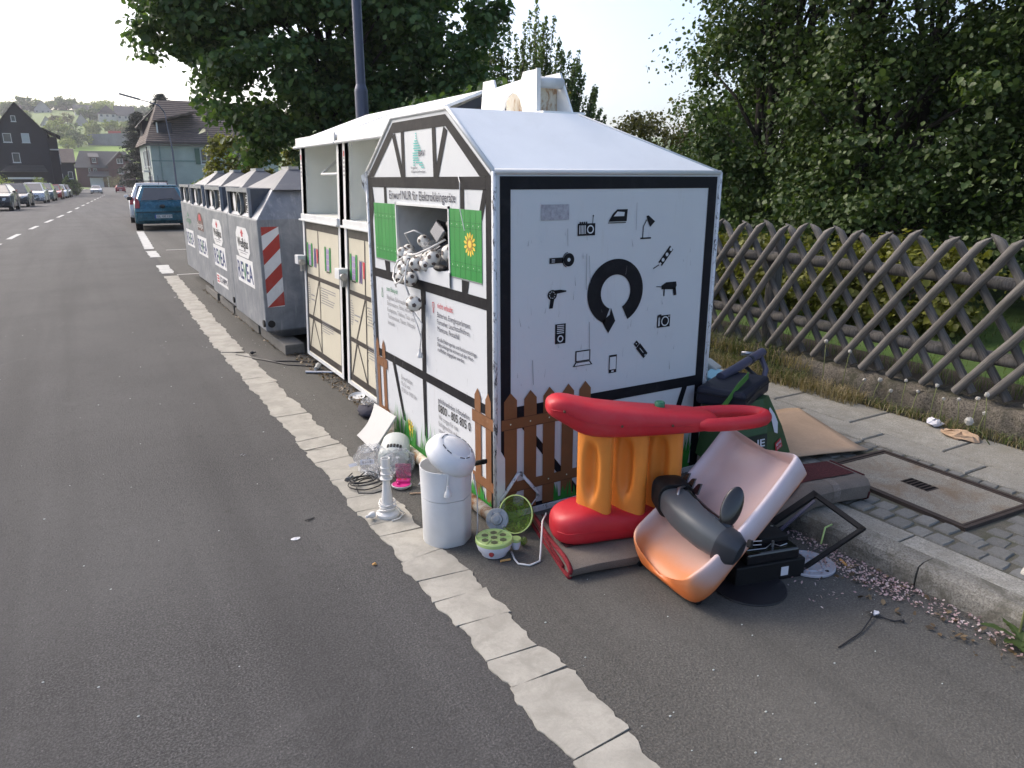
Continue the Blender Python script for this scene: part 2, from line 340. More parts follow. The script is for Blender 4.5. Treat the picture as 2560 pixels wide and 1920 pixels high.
def slabpiece(u0, u1, v0, v1, seed):
    rd = random.Random(seed); g = .0055; t = .1+rd.uniform(-.003,.002); c = .006
    P = [(u0+g*1.8,v0+g),(u1-g*1.8,v0+g),(u1-g*1.8,v1-g),(u0+g*1.8,v1-g)]; dz = [rd.uniform(-.0015,.0015) for _ in P]
    rings = [[(x,y,.04) for x, y in P], [(x,y,t-c) for x, y in P], [(x+(c if k in (0,3) else -c), y+(c if k in (0,1) else -c), t+dz[k]) for k,(x,y) in enumerate(P)]]
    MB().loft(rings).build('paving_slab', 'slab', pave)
k = 0
for row, (u0, u1, off) in enumerate(((2.54,2.97,.15),(2.31,2.54,-.1))):
    v = -3.25+off
    while v < 8: slabpiece(u0, u1, v, min(v+.60,8), 300+k); v += .60; k += 1
for v in np.arange(-.36, 8, .60):
    slabpiece(1.95, 2.31, float(v), float(v)+.6, 400+k); k += 1; slabpiece(uk(max(v,0))+.27, 1.95, float(v)+.02, float(v)+.6, 400+k); k += 1
# setts around the cover
def setts(u0, u1, v0, v1, seed, s=.085):
    rd = random.Random(seed); global SETT
    v = v0; r_ = 0
    nv = max(1, round((v1-v0)/s)); nu = max(1, round((u1-u0)/s)); sv = (v1-v0)/nv; su = (u1-u0)/nu
    for a in range(nu):
        for b_ in range(nv):
            cx = u0+su*(a+.5)+rd.uniform(-.006,.006); cy = v0+sv*(b_+.5)+rd.uniform(-.006,.006)+(sv*.22 if a % 2 else -sv*.2)
            o = bpy.data.objects.new('sett', rd.choice(SETTM)); COL.objects.link(o); o.parent = pave
            o.location = (cx, cy, .0955+rd.uniform(-.004,.003)); o.rotation_euler = (rd.uniform(-.025,.025), rd.uniform(-.025,.025), rd.uniform(-.08,.08)); o.scale = (su/.085*rd.uniform(.98,1.06), sv/.085*rd.uniform(.96,1.05), 1)
struct(MB().add([(1.43,-3.3,.0895),(2.32,-3.3,.0895),(2.32,-.36,.0895),(1.43,-.36,.0895)], [(0,1,2,3)]).build('sett_bed', 'sett_joint'))
SETTM = []
for q in range(5):
    rd = random.Random(q); h = .0375
    P = [(sx*h*(1+rd.uniform(-.14,.05)), sy*h*(1+rd.uniform(-.14,.05))) for sx, sy in ((-1,-1),(0,-1.05),(1,-1),(1.05,0),(1,1),(0,1.05),(-1,1),(-1.05,0))]
    b = MB().loft([[(x,y,-.04) for x,y in P],[(x,y,-.006) for x,y in P],[(x*.90,y*.90,.001) for x,y in P]]); o = b.build('sett', 'sett'); SETTM.append(o.data); bpy.data.objects.remove(o)
setts(1.44, 1.655, -1.42, -.66, 1, .1); setts(1.44, 2.31, -1.95, -1.36, 2, .1); setts(2.255, 2.31, -1.36, -.36, 3, .08); setts(1.44, 1.66, -.66, -.38, 5, .09)
setts(1.66, 2.25, -.46, -.37, 4, .085); setts(1.44, 2.31, -3.3, -1.95, 6, .11)
mc = thing('inspection_cover', 'rusty framed concrete inspection cover with slotted grate set in pavement', 'manhole cover', (1.955,-.915,.1))
rq = -R(3.5)
def rot2(x, y): c, s = math.cos(rq), math.sin(rq); return (x*c-y*s, x*s+y*c)
def rrect(hx, hy, z): return [(*rot2(a, b_), z) for a, b_ in ((-hx,-hy),(hx,-hy),(hx,hy),(-hx,hy))]
b = MB()
for (hx, hy, w, z0, z1) in ((.275,.41,.018,-.03,.008),(.25,.385,.012,-.03,.005)):
    o1, i1 = rrect(hx,hy,z1), rrect(hx-w,hy-w,z1)
    b.loft([rrect(hx,hy,z0), o1, i1, rrect(hx-w,hy-w,z0)], cap=False)
b.build('frame', 'rust_iron', mc)
MB().prism(rrect(.236,.371,-.03), (0,0,.032)).build('cover_slab', 'cover_concrete', mc)
gb = MB().prism([(*rot2(a, c_), .003) for a, c_ in ((-.045,-.075),(.045,-.075),(.045,.075),(-.045,.075))], (0,0,.001)); gb.build('grate', 'rust_iron', mc)
for q in range(6):
    y = -.06+q*.024; MB().prism([(*rot2(a, c_), .0045) for a, c_ in ((-.04,y-.006),(.04,y-.006),(.04,y+.006),(-.04,y+.006))], (0,0,.0012)).build('slot', 'dark_void', mc)
# ---------------------------------------------------------------- low wall, garden ground
lw = MB(); n = 330; rings = []; rd = random.Random(5)
for i in range(n+1):
    v = -4 + i*(14/n); e = lambda a: rd.uniform(-a, a)*1.25
    rings.append([(3.05+e(.02),v,.0),(3.06+e(.022),v,.12+e(.02)),(3.075+e(.022),v,.2+e(.02)),(3.10+e(.018),v,.262+e(.014)),(3.17+e(.015),v,.28+e(.012)),(3.26,v,.285+e(.01)),(3.33,v,.25)])
lw.loft(rings, closed=False, cap=False)
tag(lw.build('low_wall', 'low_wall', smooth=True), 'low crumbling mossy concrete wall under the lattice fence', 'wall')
gd = MB(); N = 40
struct(MB().add([(3.3,-12,.26),(40,-12,.2),(40,30,.2),(3.3,30,.26)], [(0,1,2,3)]).build('garden_lawn', 'lawn'))
struct(MB().add([(3.28,-4,.272),(3.75,-4,.272),(3.75,10,.272),(3.28,10,.272)], [(0,1,2,3)]).build('soil_bed', 'soil'))
# ---------------------------------------------------------------- container materials
def panel_mat(nm, base=(.60,.62,.645), scr=.75, edge=0.):
    m, nt, p = base_mat(nm); vec = coords(nt)
    c = ramp(nt, noise(nt, vec, 2.5, 5, .6), [(.3, shade(base, .95)), (.7, base)])
    st = noise(nt, coords(nt, (14,14,1.1)), 2.2, 5, .65, .2)      # vertical run marks
    c = mixc(nt, ramp(nt, st, [(.60, grey(0)), (.74, grey(.30*scr))]), c, (.40,.37,.32))
    sc = noise(nt, coords(nt, (34,34,7)), 1.6, 6, .8, 1.5)      # scuffs and pits
    c = mixc(nt, ramp(nt, sc, [(.70, grey(0)), (.735, grey(.85*scr))]), c, (.10,.095,.10))
    nt.links.new(c, p.inputs['Base Color']); p.inputs['Roughness'].default_value = .42; p.inputs['Specular IOR Level'].default_value = .4
    bump(nt, p, noise(nt, vec, 5, 2, .5), .06, .01); return m
DEFS['panel_white'] = lambda n: panel_mat(n)
DEFS['panel_clean'] = lambda n: panel_mat(n, (.60,.62,.645), .3)
def worn_edge(nm):
    m, nt, p = base_mat(nm); vec = coords(nt, (1,1,.35)); n1 = noise(nt, vec, 46, 6, .75, .4)
    c = ramp(nt, n1, [(.40, (.07,.065,.07)), (.46, (.62,.64,.66)), (.8, (.72,.73,.75))]); nt.links.new(c, p.inputs['Base Color']); p.inputs['Roughness'].default_value = .5; return m
DEFS['worn_edge'] = worn_edge
def rusty_white(nm, k=.0):
    m, nt, p = base_mat(nm); vec = coords(nt, (1,1,.5)); n1 = noise(nt, vec, 9, 7, .72, .6)
    c = ramp(nt, n1, [(.30, (.10,.04,.018)), (.42, (.34,.16,.06)), (.52, (.62,.56,.44)), (.7, (.72,.70,.64))]); nt.links.new(c, p.inputs['Base Color']); p.inputs['Roughness'].default_value = .6; return m
DEFS['rusty_white'] = rusty_white
plain('print_black', (.008,.008,.012), .55, var=.25, scale=20, spec=.18, dirt=(.05,.05,.055), dirtamt=.25); plain('print_brown', (.20,.085,.032), .5, var=.12, scale=10); plain('print_brown_line', (.09,.035,.015), .5)
plain('print_green', (.022,.24,.045), .45, var=.08); plain('print_green_dark', (.012,.14,.03), .5); plain('print_grass', (.03,.25,.035), .5, var=.25, scale=25)
plain('print_teal', (.08,.46,.42), .5); plain('print_red', (.50,.025,.045), .5); plain('print_yellow', (.72,.52,.06), .5, var=.1); plain('print_seed', (.36,.20,.03), .5, var=.2, scale=40)
plain('print_navy', (.015,.018,.05), .5); plain('print_grey', (.22,.22,.24), .6); plain('print_greentext', (.03,.20,.09), .5); plain('print_dot', (.6,.72,.6), .5); plain('smudge', (.38,.38,.42), .9, var=.3, scale=60)
plain('white_steel', (.66,.67,.67), .38, var=.05, dirt=(.45,.42,.36), dirtamt=.25); plain('roof_white', (.84,.845,.835), .5, var=.05, scale=3, dirt=(.55,.54,.50), dirtamt=.2)
plain('inner_grey', (.55,.56,.56), .6, var=.1, scale=4, dirt=(.25,.22,.18), dirtamt=.4); plain('bright_steel', (.42,.42,.43), .32, .9, .1); plain('steel_pipe', (.35,.37,.38), .45, .5, .2, 20, dirt=(.2,.13,.08), dirtamt=.5)
# ---------------------------------------------------------------- flat print helpers
def LF(x, y, d=.0): return (-d, x, y)         # left face of the near container: x = Y, y = Z
def RF(x, y, d=.0): return (x, -d, y)
SPLIT = ('timber_print', 'rail_print', 'shutter_print', 'hazard_stripe', 'laundry_print')
def sheets(name, polys, mat, parent, world=False):
    """flat print: large pieces one by one, fine detail joined"""
    if name in SPLIT or len(polys) == 1:
        for pl in polys: o = MB().face(pl).build(name, mat, parent, world=world)
        return o
    b = MB(); b.f = []
    for pl in polys: b.face(pl)
    o = b.build(name, mat, parent, world=world); bm = bmesh.new(); bm.from_mesh(o.data); bmesh.ops.remove_doubles(bm, verts=bm.verts, dist=1e-5); bm.to_mesh(o.data); bm.free(); return stuff(o)
def decal(name, polys, fr, d, mat, parent): return sheets(name, [[fr(x, y, d) for x, y in pl] for pl in polys], mat, parent, True)
def rect(x0, x1, y0, y1): return [(x0,y0),(x1,y0),(x1,y1),(x0,y1)]
def circ(cx, cy, r, n=24, ry=None): return [(cx+r*math.cos(2*math.pi*k/n), cy+(ry or r)*math.sin(2*math.pi*k/n)) for k in range(n)]
def bar(p, q, w, w2=None):
    w2 = w if w2 is None else w2; dx, dy = q[0]-p[0], q[1]-p[1]; l = math.hypot(dx, dy); nx, ny = -dy/l, dx/l
    return [(p[0]+nx*w/2,p[1]+ny*w/2),(p[0]-nx*w/2,p[1]-ny*w/2),(q[0]-nx*w2/2,q[1]-ny*w2/2),(q[0]+nx*w2/2,q[1]+ny*w2/2)]
def ringq(cx, cy, r0, r1, a0, a1, n=40, ry=1.):
    out = []
    for k in range(n):
        t0 = a0+(a1-a0)*k/n; t1 = a0+(a1-a0)*(k+1)/n
        out.append([(cx+r0*math.cos(t0),cy+r0*ry*math.sin(t0)),(cx+r1*math.cos(t0),cy+r1*ry*math.sin(t0)),(cx+r1*math.cos(t1),cy+r1*ry*math.sin(t1)),(cx+r0*math.cos(t1),cy+r0*ry*math.sin(t1))])
    return out
TX = {}
def text(body, fr, x0, x1, y, size, d, mat, parent, name='lettering', bold=0., mirror=False):
    """lettering lying on a face from x0 to x1, baseline y, cap height ~ size*0.7"""
    cu = bpy.data.curves.new('t', 'FONT'); cu.body = body; cu.size = 1; cu.offset = bold; cu.resolution_u = 2
    to = bpy.data.objects.new('t', cu); COL.objects.link(to); dg = bpy.context.evaluated_depsgraph_get(); me = bpy.data.meshes.new_from_object(to.evaluated_get(dg)); bpy.data.objects.remove(to); bpy.data.curves.remove(cu)
    me.materials.clear(); me.name = name; co = np.zeros(len(me.vertices)*3, np.float32); me.vertices.foreach_get('co', co); co = co.reshape(-1,3)
    w0, w1 = co[:,0].min(), co[:,0].max(); sx = (x1-x0)/(w1-w0)
    L = parent.location if parent is not None else Vector()
    out = np.array([fr(x0+(c[0]-w0)*sx, y+c[1]*size, d) for c in co], np.float32) - np.array(L, np.float32)
    me.vertices.foreach_set('co', out.ravel()); me.update()
    return obj(name, me, mat, parent)
# ================================================================ near container for small electrical goods
W_, D_ = 1.58, 1.335      # along Y, along X
eb = thing('electronics_container', 'white half-timbered print container for small electrical waste with crane mount on roof', 'container', (.67,.79,0))
prof = [(0,.045),(W_,.045),(W_,1.63),(1.125,1.915),(.44,1.915),(0,1.63)]
op = (.443,1.12,1.155,1.467)    # opening: Y0,Y1,Z0,Z1
b = MB()          # left face with its opening, built from strips
def q4(y0,y1,z0,z1): b.face([(0,y0,z0),(0,y1,z0),(0,y1,z1),(0,y0,z1)])
q4(0,W_,.045,op[2]); q4(0,op[0],op[2],op[3]); q4(op[1],W_,op[2],op[3]); q4(0,W_,op[3],1.63)
b.face([(0,0,1.63),(0,W_,1.63),(0,1.125,1.915),(0,.44,1.915)]); b.build('front_panel', 'panel_white', eb, world=True)
MB().face([(0,0,.045),(D_,0,.045),(D_,0,1.63),(0,0,1.63)]).build('side_panel', 'panel_white', eb, world=True)
b = MB(); b.face([(0,W_,.045),(D_,W_,.045),(D_,W_,1.63),(0,W_,1.63)]); b.build('side_panel', 'panel_white', eb, world=True)
MB().face([(D_,0,.045),(D_,W_,.045),(D_,W_,1.63),(D_,0,1.63)]).build('rear_panel', 'panel_white', eb, world=True)
TU = .74
rf = MB(); A0,A1,B0,B1 = (0,-.004,1.631),(D_+.004,-.004,1.631),(0,.44,1.919),(TU,.44,1.919); C0,C1,E0,E1 = (0,1.14,1.919),(TU,1.14,1.919),(0,W_+.004,1.631),(D_+.004,W_+.004,1.631)
for f_ in ((A0,A1,B1,B0),(B0,B1,C1,C0),(C0,C1,E1,E0),(A1,E1,C1,B1)): rf.face(f_)
rf.build('roof', 'roof_white', eb, world=True)
# rounded corner and eave trims
for x, y in ((0,0),(D_,0),(0,W_)): MB().tube([(x,y,.04),(x,y,1.632)], .011, 8).build('corner_trim', 'worn_edge', eb, world=True, smooth=True)
t = MB().tube([(0,0,1.63),(D_,0,1.63)], .012, 8).tube([(0,0,1.63),(0,.44,1.917),(0,1.14,1.917),(0,W_,1.63)], .011, 8).tube([(D_,0,1.63),(TU,.44,1.917)], .008, 8); t.build('roof_trim', 'white_steel', eb, world=True, smooth=True)
# bent corner on the far eave
MB().add([(-.003,1.50,1.66),(-.028,1.60,1.62),(-.026,1.60,1.55),(-.003,1.57,1.50),(-.012,1.57,1.60)], [(0,1,4),(1,2,4),(2,3,4)]).build('bent_corner', 'worn_edge', eb, world=True)
# inside of the opening
b = MB(); dp = .62; y0,y1,z0,z1 = op
b.face([(0,y0,z0),(dp,y0,z0-.1),(dp,y1,z0-.1),(0,y1,z0)]); b.face([(0,y1,z0),(dp,y1,z0-.1),(dp,y1,z1),(0,y1,z1)]); b.face([(0,y0,z0),(dp,y0,z0-.1),(dp,y0,z1),(0,y0,z1)]); b.face([(0,y0,z1),(dp,y0,z1),(dp,y1,z1),(0,y1,z1)]); b.face([(dp,y0,z0-.1),(dp,y1,z0-.1),(dp,y1,z1),(dp,y0,z1)])
b.build('chute_lining', 'inner_grey', eb, world=True)
b = MB()
for p, q in (((y0,z0),(y0,z1)),((y1,z0),(y1,z1)),((y0,z1),(y1,z1))): b.obox((0,(p[0]+q[0])/2,(p[1]+q[1])/2), (.014, abs(q[0]-p[0])+.012, abs(q[1]-p[1])+.012))
b.build('opening_frame', 'white_steel', eb, world=True)
MB().add([(-.012,y0-.01,z0),(-.012,y1+.01,z0),(-.012,y1+.01,z0-.075),(-.012,y0-.01,z0-.075),(.02,y0,z0+.004),(.02,y1,z0+.004)], [(0,1,2,3),(0,4,5,1)]).build('opening_sill', 'panel_white', eb, world=True)
# base rail, feet, lifting lugs
MB().tube([(-.035,-.03,.045),(-.035,1.60,.045)], .032, 12).build('base_rail', 'rusty_white', eb, world=True, smooth=True)
MB().box(.06,-.012,.0,D_-.02,-.002,.028).build('base_trim', 'worn_edge', eb, world=True)
MB().box(.05,.02,.0,D_-.05,W_-.02,.044).build('skid', 'dark_void', eb, world=True)
b = MB().prism([(-.005,-.008,.03),(.035,-.02,.03),(.06,-.02,.0),(-.05,-.06,.0),(-.05,-.03,.07)], (0,.03,0)); b.prism([(0,-.012,.0),(.045,-.012,.0),(.045,-.012,.32),(0,-.012,.40)], (0,.009,0)); b.build('corner_bracket', 'white_steel', eb, world=True)
Mf = Matrix.Translation((-.035,-.075,.05)) @ Euler((R(62),0,R(-38))).to_matrix().to_4x4()
b = MB().lathe([(.001,.03),(.013,.03),(.013,.02),(.025,.018),(.028,.008),(.053,.006),(.055,-.004),(.001,-.004)], 28, Mf)
for k in range(6):
    a = k*math.pi/3+.3; b.lathe([(.0085,.016),(.0085,.004)], 6, Mf @ Matrix.Translation((.041*math.cos(a),.041*math.sin(a),0)))
b.build('flange_foot', 'steel_pipe', eb, world=True, smooth='auto')
# locking bar on the right face
br = MB().tube([(.012,-.012,.10),(.118,-.014,.23),(.128,-.014,.232),(.235,-.012,.10),(.232,-.012,.085)], .0085, 8)
br.tube([(.232,-.012,.085),(.16,-.014,.01)], .003, 6).tube([(.012,-.012,.10),(-.03,-.05,.0)], .0035, 6); br.build('locking_bar', 'worn_edge', eb, world=True, smooth=True)
decal('lock_plate', [circ(.118,.095,.03,24,.034)], RF, .0125, 'panel_white', eb)
# crane mount: two upright plates along Y with a bar between
cr = MB(); 
def plate(u, y0, y1, s0, s1, th, arch=True):
    zb, zt_ = 1.93, 2.135; P = [(y1+s1,zb),(y1,zt_),(y1-.12,zt_),(y1-.14,zt_-.045),(y0+.16,zt_-.03),(y0+.14,zt_+.005),(y0,zt_+.005),(y0-s0,zb)]
    if arch:
        m = (y0+y1)/2-.04; P += [(m-.105,zb),(m-.10,zb+.04),(m-.08,zb+.08),(m-.045,zb+.108),(m,zb+.118),(m+.045,zb+.108),(m+.08,zb+.08),(m+.10,zb+.04),(m+.105,zb)]
    return MB().prism([(u,y,z) for y, z in P], (th,0,0)).build('lifting_plate', 'roof_white', eb, world=True)
plate(.575,.57,1.15,.0,.04,.012); plate(.76,.64,1.17,.12,.05,.012)
MB().tube([(.585,.625,2.085),(.765,.625,2.085)], .028, 14).build('lifting_bar', 'white_steel', eb, world=True, smooth=True)
MB().box(.59,.66,1.93,.758,.67,2.07).build('stiffener', 'rusty_white', eb, world=True); MB().box(.568,.562,1.93,.592,.572,2.143).build('plate_flange', 'white_steel', eb, world=True)
MB().box(.54,.455,1.919,.80,1.12,1.930).build('mount_base', 'roof_white', eb, world=True)
MB().box(.70,.72,1.93,.712,1.1,2.1).build('stiffener', 'rusty_white', eb, world=True)
# --- printed timber frame, left face (layers stacked outwards)
dk = .0022
fr1 = [rect(.0225,.072,.03,1.612), rect(1.509,1.558,.03,1.612), rect(.07,1.51,1.553,1.6095), rect(.07,1.51,1.0225,1.075), rect(.07,1.51,.518,.568)]
fr1 += [[(.0225,1.611),(.46,1.892),(.46,1.838),(.125,1.61)], [(.46,1.892),(1.122,1.892),(1.122,1.839),(.46,1.839)], [(1.122,1.892),(1.557,1.611),(1.455,1.611),(1.122,1.83)]]
decal('timber_print', fr1, LF, dk, 'print_black', eb)
fr2 = [[(1.032,1.609),(.97,1.609),(.97,1.84),(1.012,1.84),(1.012,1.668),(1.096,1.84),(1.137,1.82)], [(.61,1.609),(.55,1.609),(.441,1.818),(.481,1.84),(.569,1.668),(.573,1.84),(.615,1.84)],
       rect(1.26,1.299,1.465,1.555), rect(.28,.32,1.465,1.555), [(1.508,1.555),(1.485,1.555),(1.464,1.46),(1.508,1.36)], [(.074,1.555),(.095,1.555),(.131,1.462),(.107,1.42),(.073,1.50)],
       [(1.339,1.14),(1.256,1.14),(1.256,1.075),(1.321,1.075)], [(.318,1.137),(.24,1.14),(.259,1.075),(.318,1.075)], rect(.752,.816,.95,1.024), [(.765,.95),(.816,.95),(.828,.566),(.777,.566)], [(.782,.519),(.831,.519),(.826,.19),(.808,.155),(.788,.19)], [(1.287,.519),(1.235,.519),(1.103,.19),(1.141,.19)]]
decal('timber_print', fr2, LF, dk, 'print_black', eb)
# shutters
for (y0_, y1_, sg) in ((.109,.439,1),(1.122,1.474,-1)):
    sh = decal('shutter_print', [rect(y0_,y1_,1.141,1.464)], LF, .003, 'print_green', eb)
    decal('plank_line', [rect(y0_+(y1_-y0_)*k/6-.0012, y0_+(y1_-y0_)*k/6+.0012, 1.141,1.464) for k in range(1,6)] + [rect(y0_,y1_,z,z+.002) for z in (1.215,1.188,1.405,1.378)], LF, .0036, 'print_green_dark', eb)
    decal('nail_dots', [circ(y0_+(y1_-y0_)*(k+.5)/6, z, .003, 8) for k in range(6) for z in (1.20,1.393)], LF, .0038, 'print_dot', eb)
    decal('shutter_shadow', [rect(y0_,y1_,1.134,1.1405)], LF, .003, 'print_grey', eb)
def sunflower(fr, cx, cy, r, asp, d, parent):
    pet = []
    for k in range(13):
        a = k*2*math.pi/13+.2; ca, sa = math.cos(a), math.sin(a); P = []
        for t, w in ((.42,.0),(.62,.12),(.85,.11),(1.0,.0),(.85,-.11),(.62,-.12)): P.append((cx+(ca*t-sa*w)*r*asp, cy+(sa*t+ca*w)*r))
        pet.append(P)
    decal('sunflower_print', pet, fr, d, 'print_yellow', parent); decal('sunflower_print', [circ(cx,cy,r*.5*asp,20,r*.5)], fr, d+.0005, 'print_seed', parent); decal('sunflower_print', [circ(cx-.002,cy+.002,r*.3*asp,16,r*.3)], fr, d+.001, 'print_yellow', parent)
sunflower(LF, .225, 1.307, .058, 1.05, .0042, eb); sunflower(LF, 1.04, .165, .06, .95, .0042, eb)
# lettering, left face (reads towards decreasing Y, so flip the axis)
def LT(x, y, d=.0): return (-d, -x, y)
def lt(s, ya, yb, z, size, mat='print_navy', bold=0.): return text(s, LT, -ya, -yb, z, size, .0034, mat, eb, bold=bold)
lt('Einwurf NUR für Elektrokleingeräte', 1.215, .368, 1.492, .066, bold=.006)
lt('BAV', .782, .704, 1.712, .04, bold=.01); lt('Bergischer', .886, .80, 1.650, .018); lt('Abfallwirtschaftsverband', .886, .705, 1.630, .018)
bars = []
for k in range(15):
    z = 1.822-k*.0118; c = .81-.001*k; w = [.012,.014,.016,.04,.06,.075,.09,.085,.07,.066,.072,.075,.08,.05,.036][k]; off = [0,0,0,.006,.008,.0,.0,-.012,.02,.022,.022,.02,-.02,-.045,-.06][k]
    bars += [rect(c+off-w/2, c+off+w/2, z-.003, z+.003)]
    if k in (12,13): bars.append(rect(c+.045-.012, c+.045+.012, z-.003, z+.003))
decal('logo_print', bars, LF, .0034, 'print_teal', eb)
lt('zum Beispiel:', 1.326, 1.15, .955, .04, 'print_greentext', .003)
for s, a, b_, z in (('Bügeleisen, Bohrmaschinen, Computer,',1.326,.86,.906),('Elektrorasierer, Föhne, HiFi-Anlagen,',1.326,.898,.869),('Kochplatten, Telefone, Tisch- und',1.327,.919,.829),('Taschenrechner, Toaster, Videospiel-',1.322,.905,.790),('konsolen',1.327,1.218,.751)): lt(s, a, b_, z, .038, 'print_grey')
lt('nicht erlaubt:', .604, .42, .956, .042, 'print_red', .005)
for s, a, b_, z in (('Batterien, Energiesparlampen,',.608,.232,.908),('Fernseher, Leuchtstoffröhren,',.61,.24,.87),('Monitore, Restabfall',.609,.355,.833)): lt(s, a, b_, z, .04, 'print_navy')
for s, a, b_, z in (('Große Elektrogeräte und funktionstüchtige',.616,.174,.78),('Elektrokleingeräte können auf den Wert-',.618,.204,.752),('stoffhöfen abgegeben werden.',.616,.301,.724)): lt(s, a, b_, z, .03, 'print_navy', .004)
for s, a, b_, z in (('Einwurfzeiten:',1.15,.976,.446),('Mo-Sa von',1.152,1.022,.408),('07:00 bis 19:00 Uhr',1.152,.924,.368)): lt(s, a, b_, z, .04, 'print_grey')
lt('gebührenfreies Infotelefon:', .63, .254, .44, .04, 'print_navy', .003); lt('0800 - 805 805 0', .63, .249, .384, .066, 'print_black', .008)
for s, a, b_, z in (('Wir sorgen für eine',.628,.391,.342),('fachgerechte und',.631,.408,.305),('umweltschonende',.631,.41,.268)): lt(s, a, b_, z, .04, 'print_grey')
# thumbs
def thumb(cx, cz, s, m):
    out = [(-.3,-.5),(.3,-.5),(.4,-.1),(.28,.12),(.12,.15),(.16,.62),(.0,.75),(-.12,.2),(-.36,.05),(-.4,-.3)]
    P = [(cx+x*.03, cz+y*s*.045) for x, y in out]; q = [bar(P[i], P[(i+1) % len(P)], .004) for i in range(len(P))]
    decal('thumb_print', q + [bar((cx+.0,cz-.004*s*k),(cx+.011,cz-.004*s*k),.002) for k in (1,3,5)], LF, .0034, m, eb)
thumb(1.402,.93,1,'print_greentext'); thumb(.655,.955,-1,'print_red')
# picket fence print, left and right faces
def pick(fr, cx, w, z0, zt_, d): decal('picket_print', [[(cx-w/2,z0),(cx+w/2,z0),(cx+w/2,zt_-.04),(cx,zt_),(cx-w/2,zt_-.04)]], fr, d, 'print_brown', eb)
for cx, w in ((.168,.062),(.062,.055),(1.53,.052),(1.425,.052)): pick(LF, cx, w, .05, .633, .0042)
for y_a, y_b in ((.005,.228),(1.37,1.552)):
    decal('rail_print', [rect(y_a,y_b,.455,.512), rect(y_a,y_b,.14,.19)], LF, .0048, 'print_brown', eb)
    decal('rail_line', [rect(y_a,y_b,.452,.4555), rect(y_a,y_b,.137,.1405), rect(y_a,y_b,.5115,.5145)], LF, .0049, 'print_brown_line', eb)
for cx in (.08,.19,.298,.408,.51): pick(RF, cx, .07, .035, .637, .0042)
decal('rail_print', [rect(.03,.56,.458,.508), rect(.03,.56,.135,.185)], RF, .0048, 'print_brown', eb); decal('rail_line', [rect(.03,.56,.455,.4585), rect(.03,.56,.132,.1355), rect(.03,.56,.5075,.5105)], RF, .0049, 'print_brown_line', eb)
decal('nail_dots', [circ(cx,z,.004,8) for cx in (.08,.19,.298,.408) for z in (.482,.16)], RF, .0052, 'print_dot', eb)
# grass print
def grass_print(fr, x0, x1, z0, fill, hmin, hmax, n, seed):
    rd = random.Random(seed); ps = [rect(x0, x1, z0, fill)] if fill > z0 else []
    for k in range(n):
        x = x0+(x1-x0)*rd.random(); h = rd.uniform(hmin,hmax); l = rd.uniform(-.05,.05)*h/.2; w = rd.uniform(.006,.012)
        ps.append([(x-w,max(z0,fill-.02)),(x+w,max(z0,fill-.02)),(x+l*.5+w*.5,fill+h*.55),(x+l,fill+h),(x+l*.5-w*.5,fill+h*.55)])
    for k, pl in enumerate(ps): pass
    b = MB()
    for k, pl in enumerate(ps): b.face([fr(x, z, .0052+.00002*k) for x, z in pl])
    b.build('grass_print', 'print_grass', eb, world=True)
grass_print(LF, .25, 1.30, .05, .09, .03, .20, 90, 1); grass_print(LF, .035, .25, .05, .075, .02, .07, 14, 2); grass_print(RF, .33, .58, .033, .05, .02, .09, 26, 3); grass_print(RF, .95, 1.25, .033, .05, .05, .20, 40, 4)
# --- right face frame and symbols
fr = [rect(.0285,.082,.018,1.611), rect(1.2565,1.3145,.018,1.611), rect(.08,1.258,1.555,1.611), rect(.08,1.258,.508,.564), rect(.08,1.258,.018,.05)]
decal('timber_print', fr, RF, .0022, 'print_black', eb); decal('timber_print', [[(.10,.51),(.14,.51),(.50,.05),(.45,.05)], [(1.163,.51),(1.20,.51),(1.05,.05),(1.0,.05)]], RF, .0022, 'print_black', eb)
S = []
S += ringq(.68,1.065,.091,.172,R(-62),R(248),48,.94) 
S += [[(.60,.925),(.642,.862),(.684,.921),(.654,.99),(.648,.955)]]
decal('arrow_print', S, RF, .0028, 'print_black', eb)
def icon(polys, cut=()):
    decal('symbol_print', polys, RF, .0028, 'print_black', eb)
    if cut: decal('symbol_print', cut, RF, .0034, 'panel_clean', eb)
icon([rect(.442,.543,1.344,1.4), bar((.527,1.4),(.53,1.432),.003), circ(.53,1.434,.004,8)] + [rect(.452+k*.012,.46+k*.012,1.4,1.408) for k in range(4)], [rect(.451+k*.008,.455+k*.008,1.352,1.392) for k in range(5)] + ringq(.515,1.372,.014,.02,0,2*math.pi,18))
icon([[(.62,1.404),(.73,1.404),(.734,1.46),(.67,1.46),(.645,1.44)], rect(.618,.725,1.396,1.400)], [[(.65,1.428),(.713,1.428),(.715,1.447),(.672,1.45)]])
icon([rect(.82,.888,1.315,1.322), bar((.835,1.32),(.836,1.375),.005), bar((.836,1.375),(.856,1.408),.005), [(.853,1.425),(.866,1.428),(.909,1.398),(.88,1.372),(.862,1.40)]])
icon([bar((.957,1.185),(1.028,1.265),.032), bar((.914,1.165),(.95,1.182),.005)], [circ(.975+.0245*k,1.206+.0255*k,.0095,14) for k in range(3)] + [bar((.954,1.183),(.962,1.191),.012)])
icon([[(.975,1.075),(1.005,1.09),(1.073,1.09),(1.078,1.07),(1.07,1.05),(.975,1.056)], [(1.052,1.06),(1.073,1.06),(1.08,1.02),(1.06,1.018)], rect(.99,.998,1.02,1.06), bar((.94,1.072),(.98,1.068),.004)])
icon([[(.958,.857),(1.046,.857),(1.046,.92),(.985,.92),(.985,.926),(.968,.926),(.958,.92)]], ringq(1.012,.888,.02,.026,0,2*math.pi,20) + [rect(.966,.976,.865,.91), circ(1.037,.912,.004,8)])
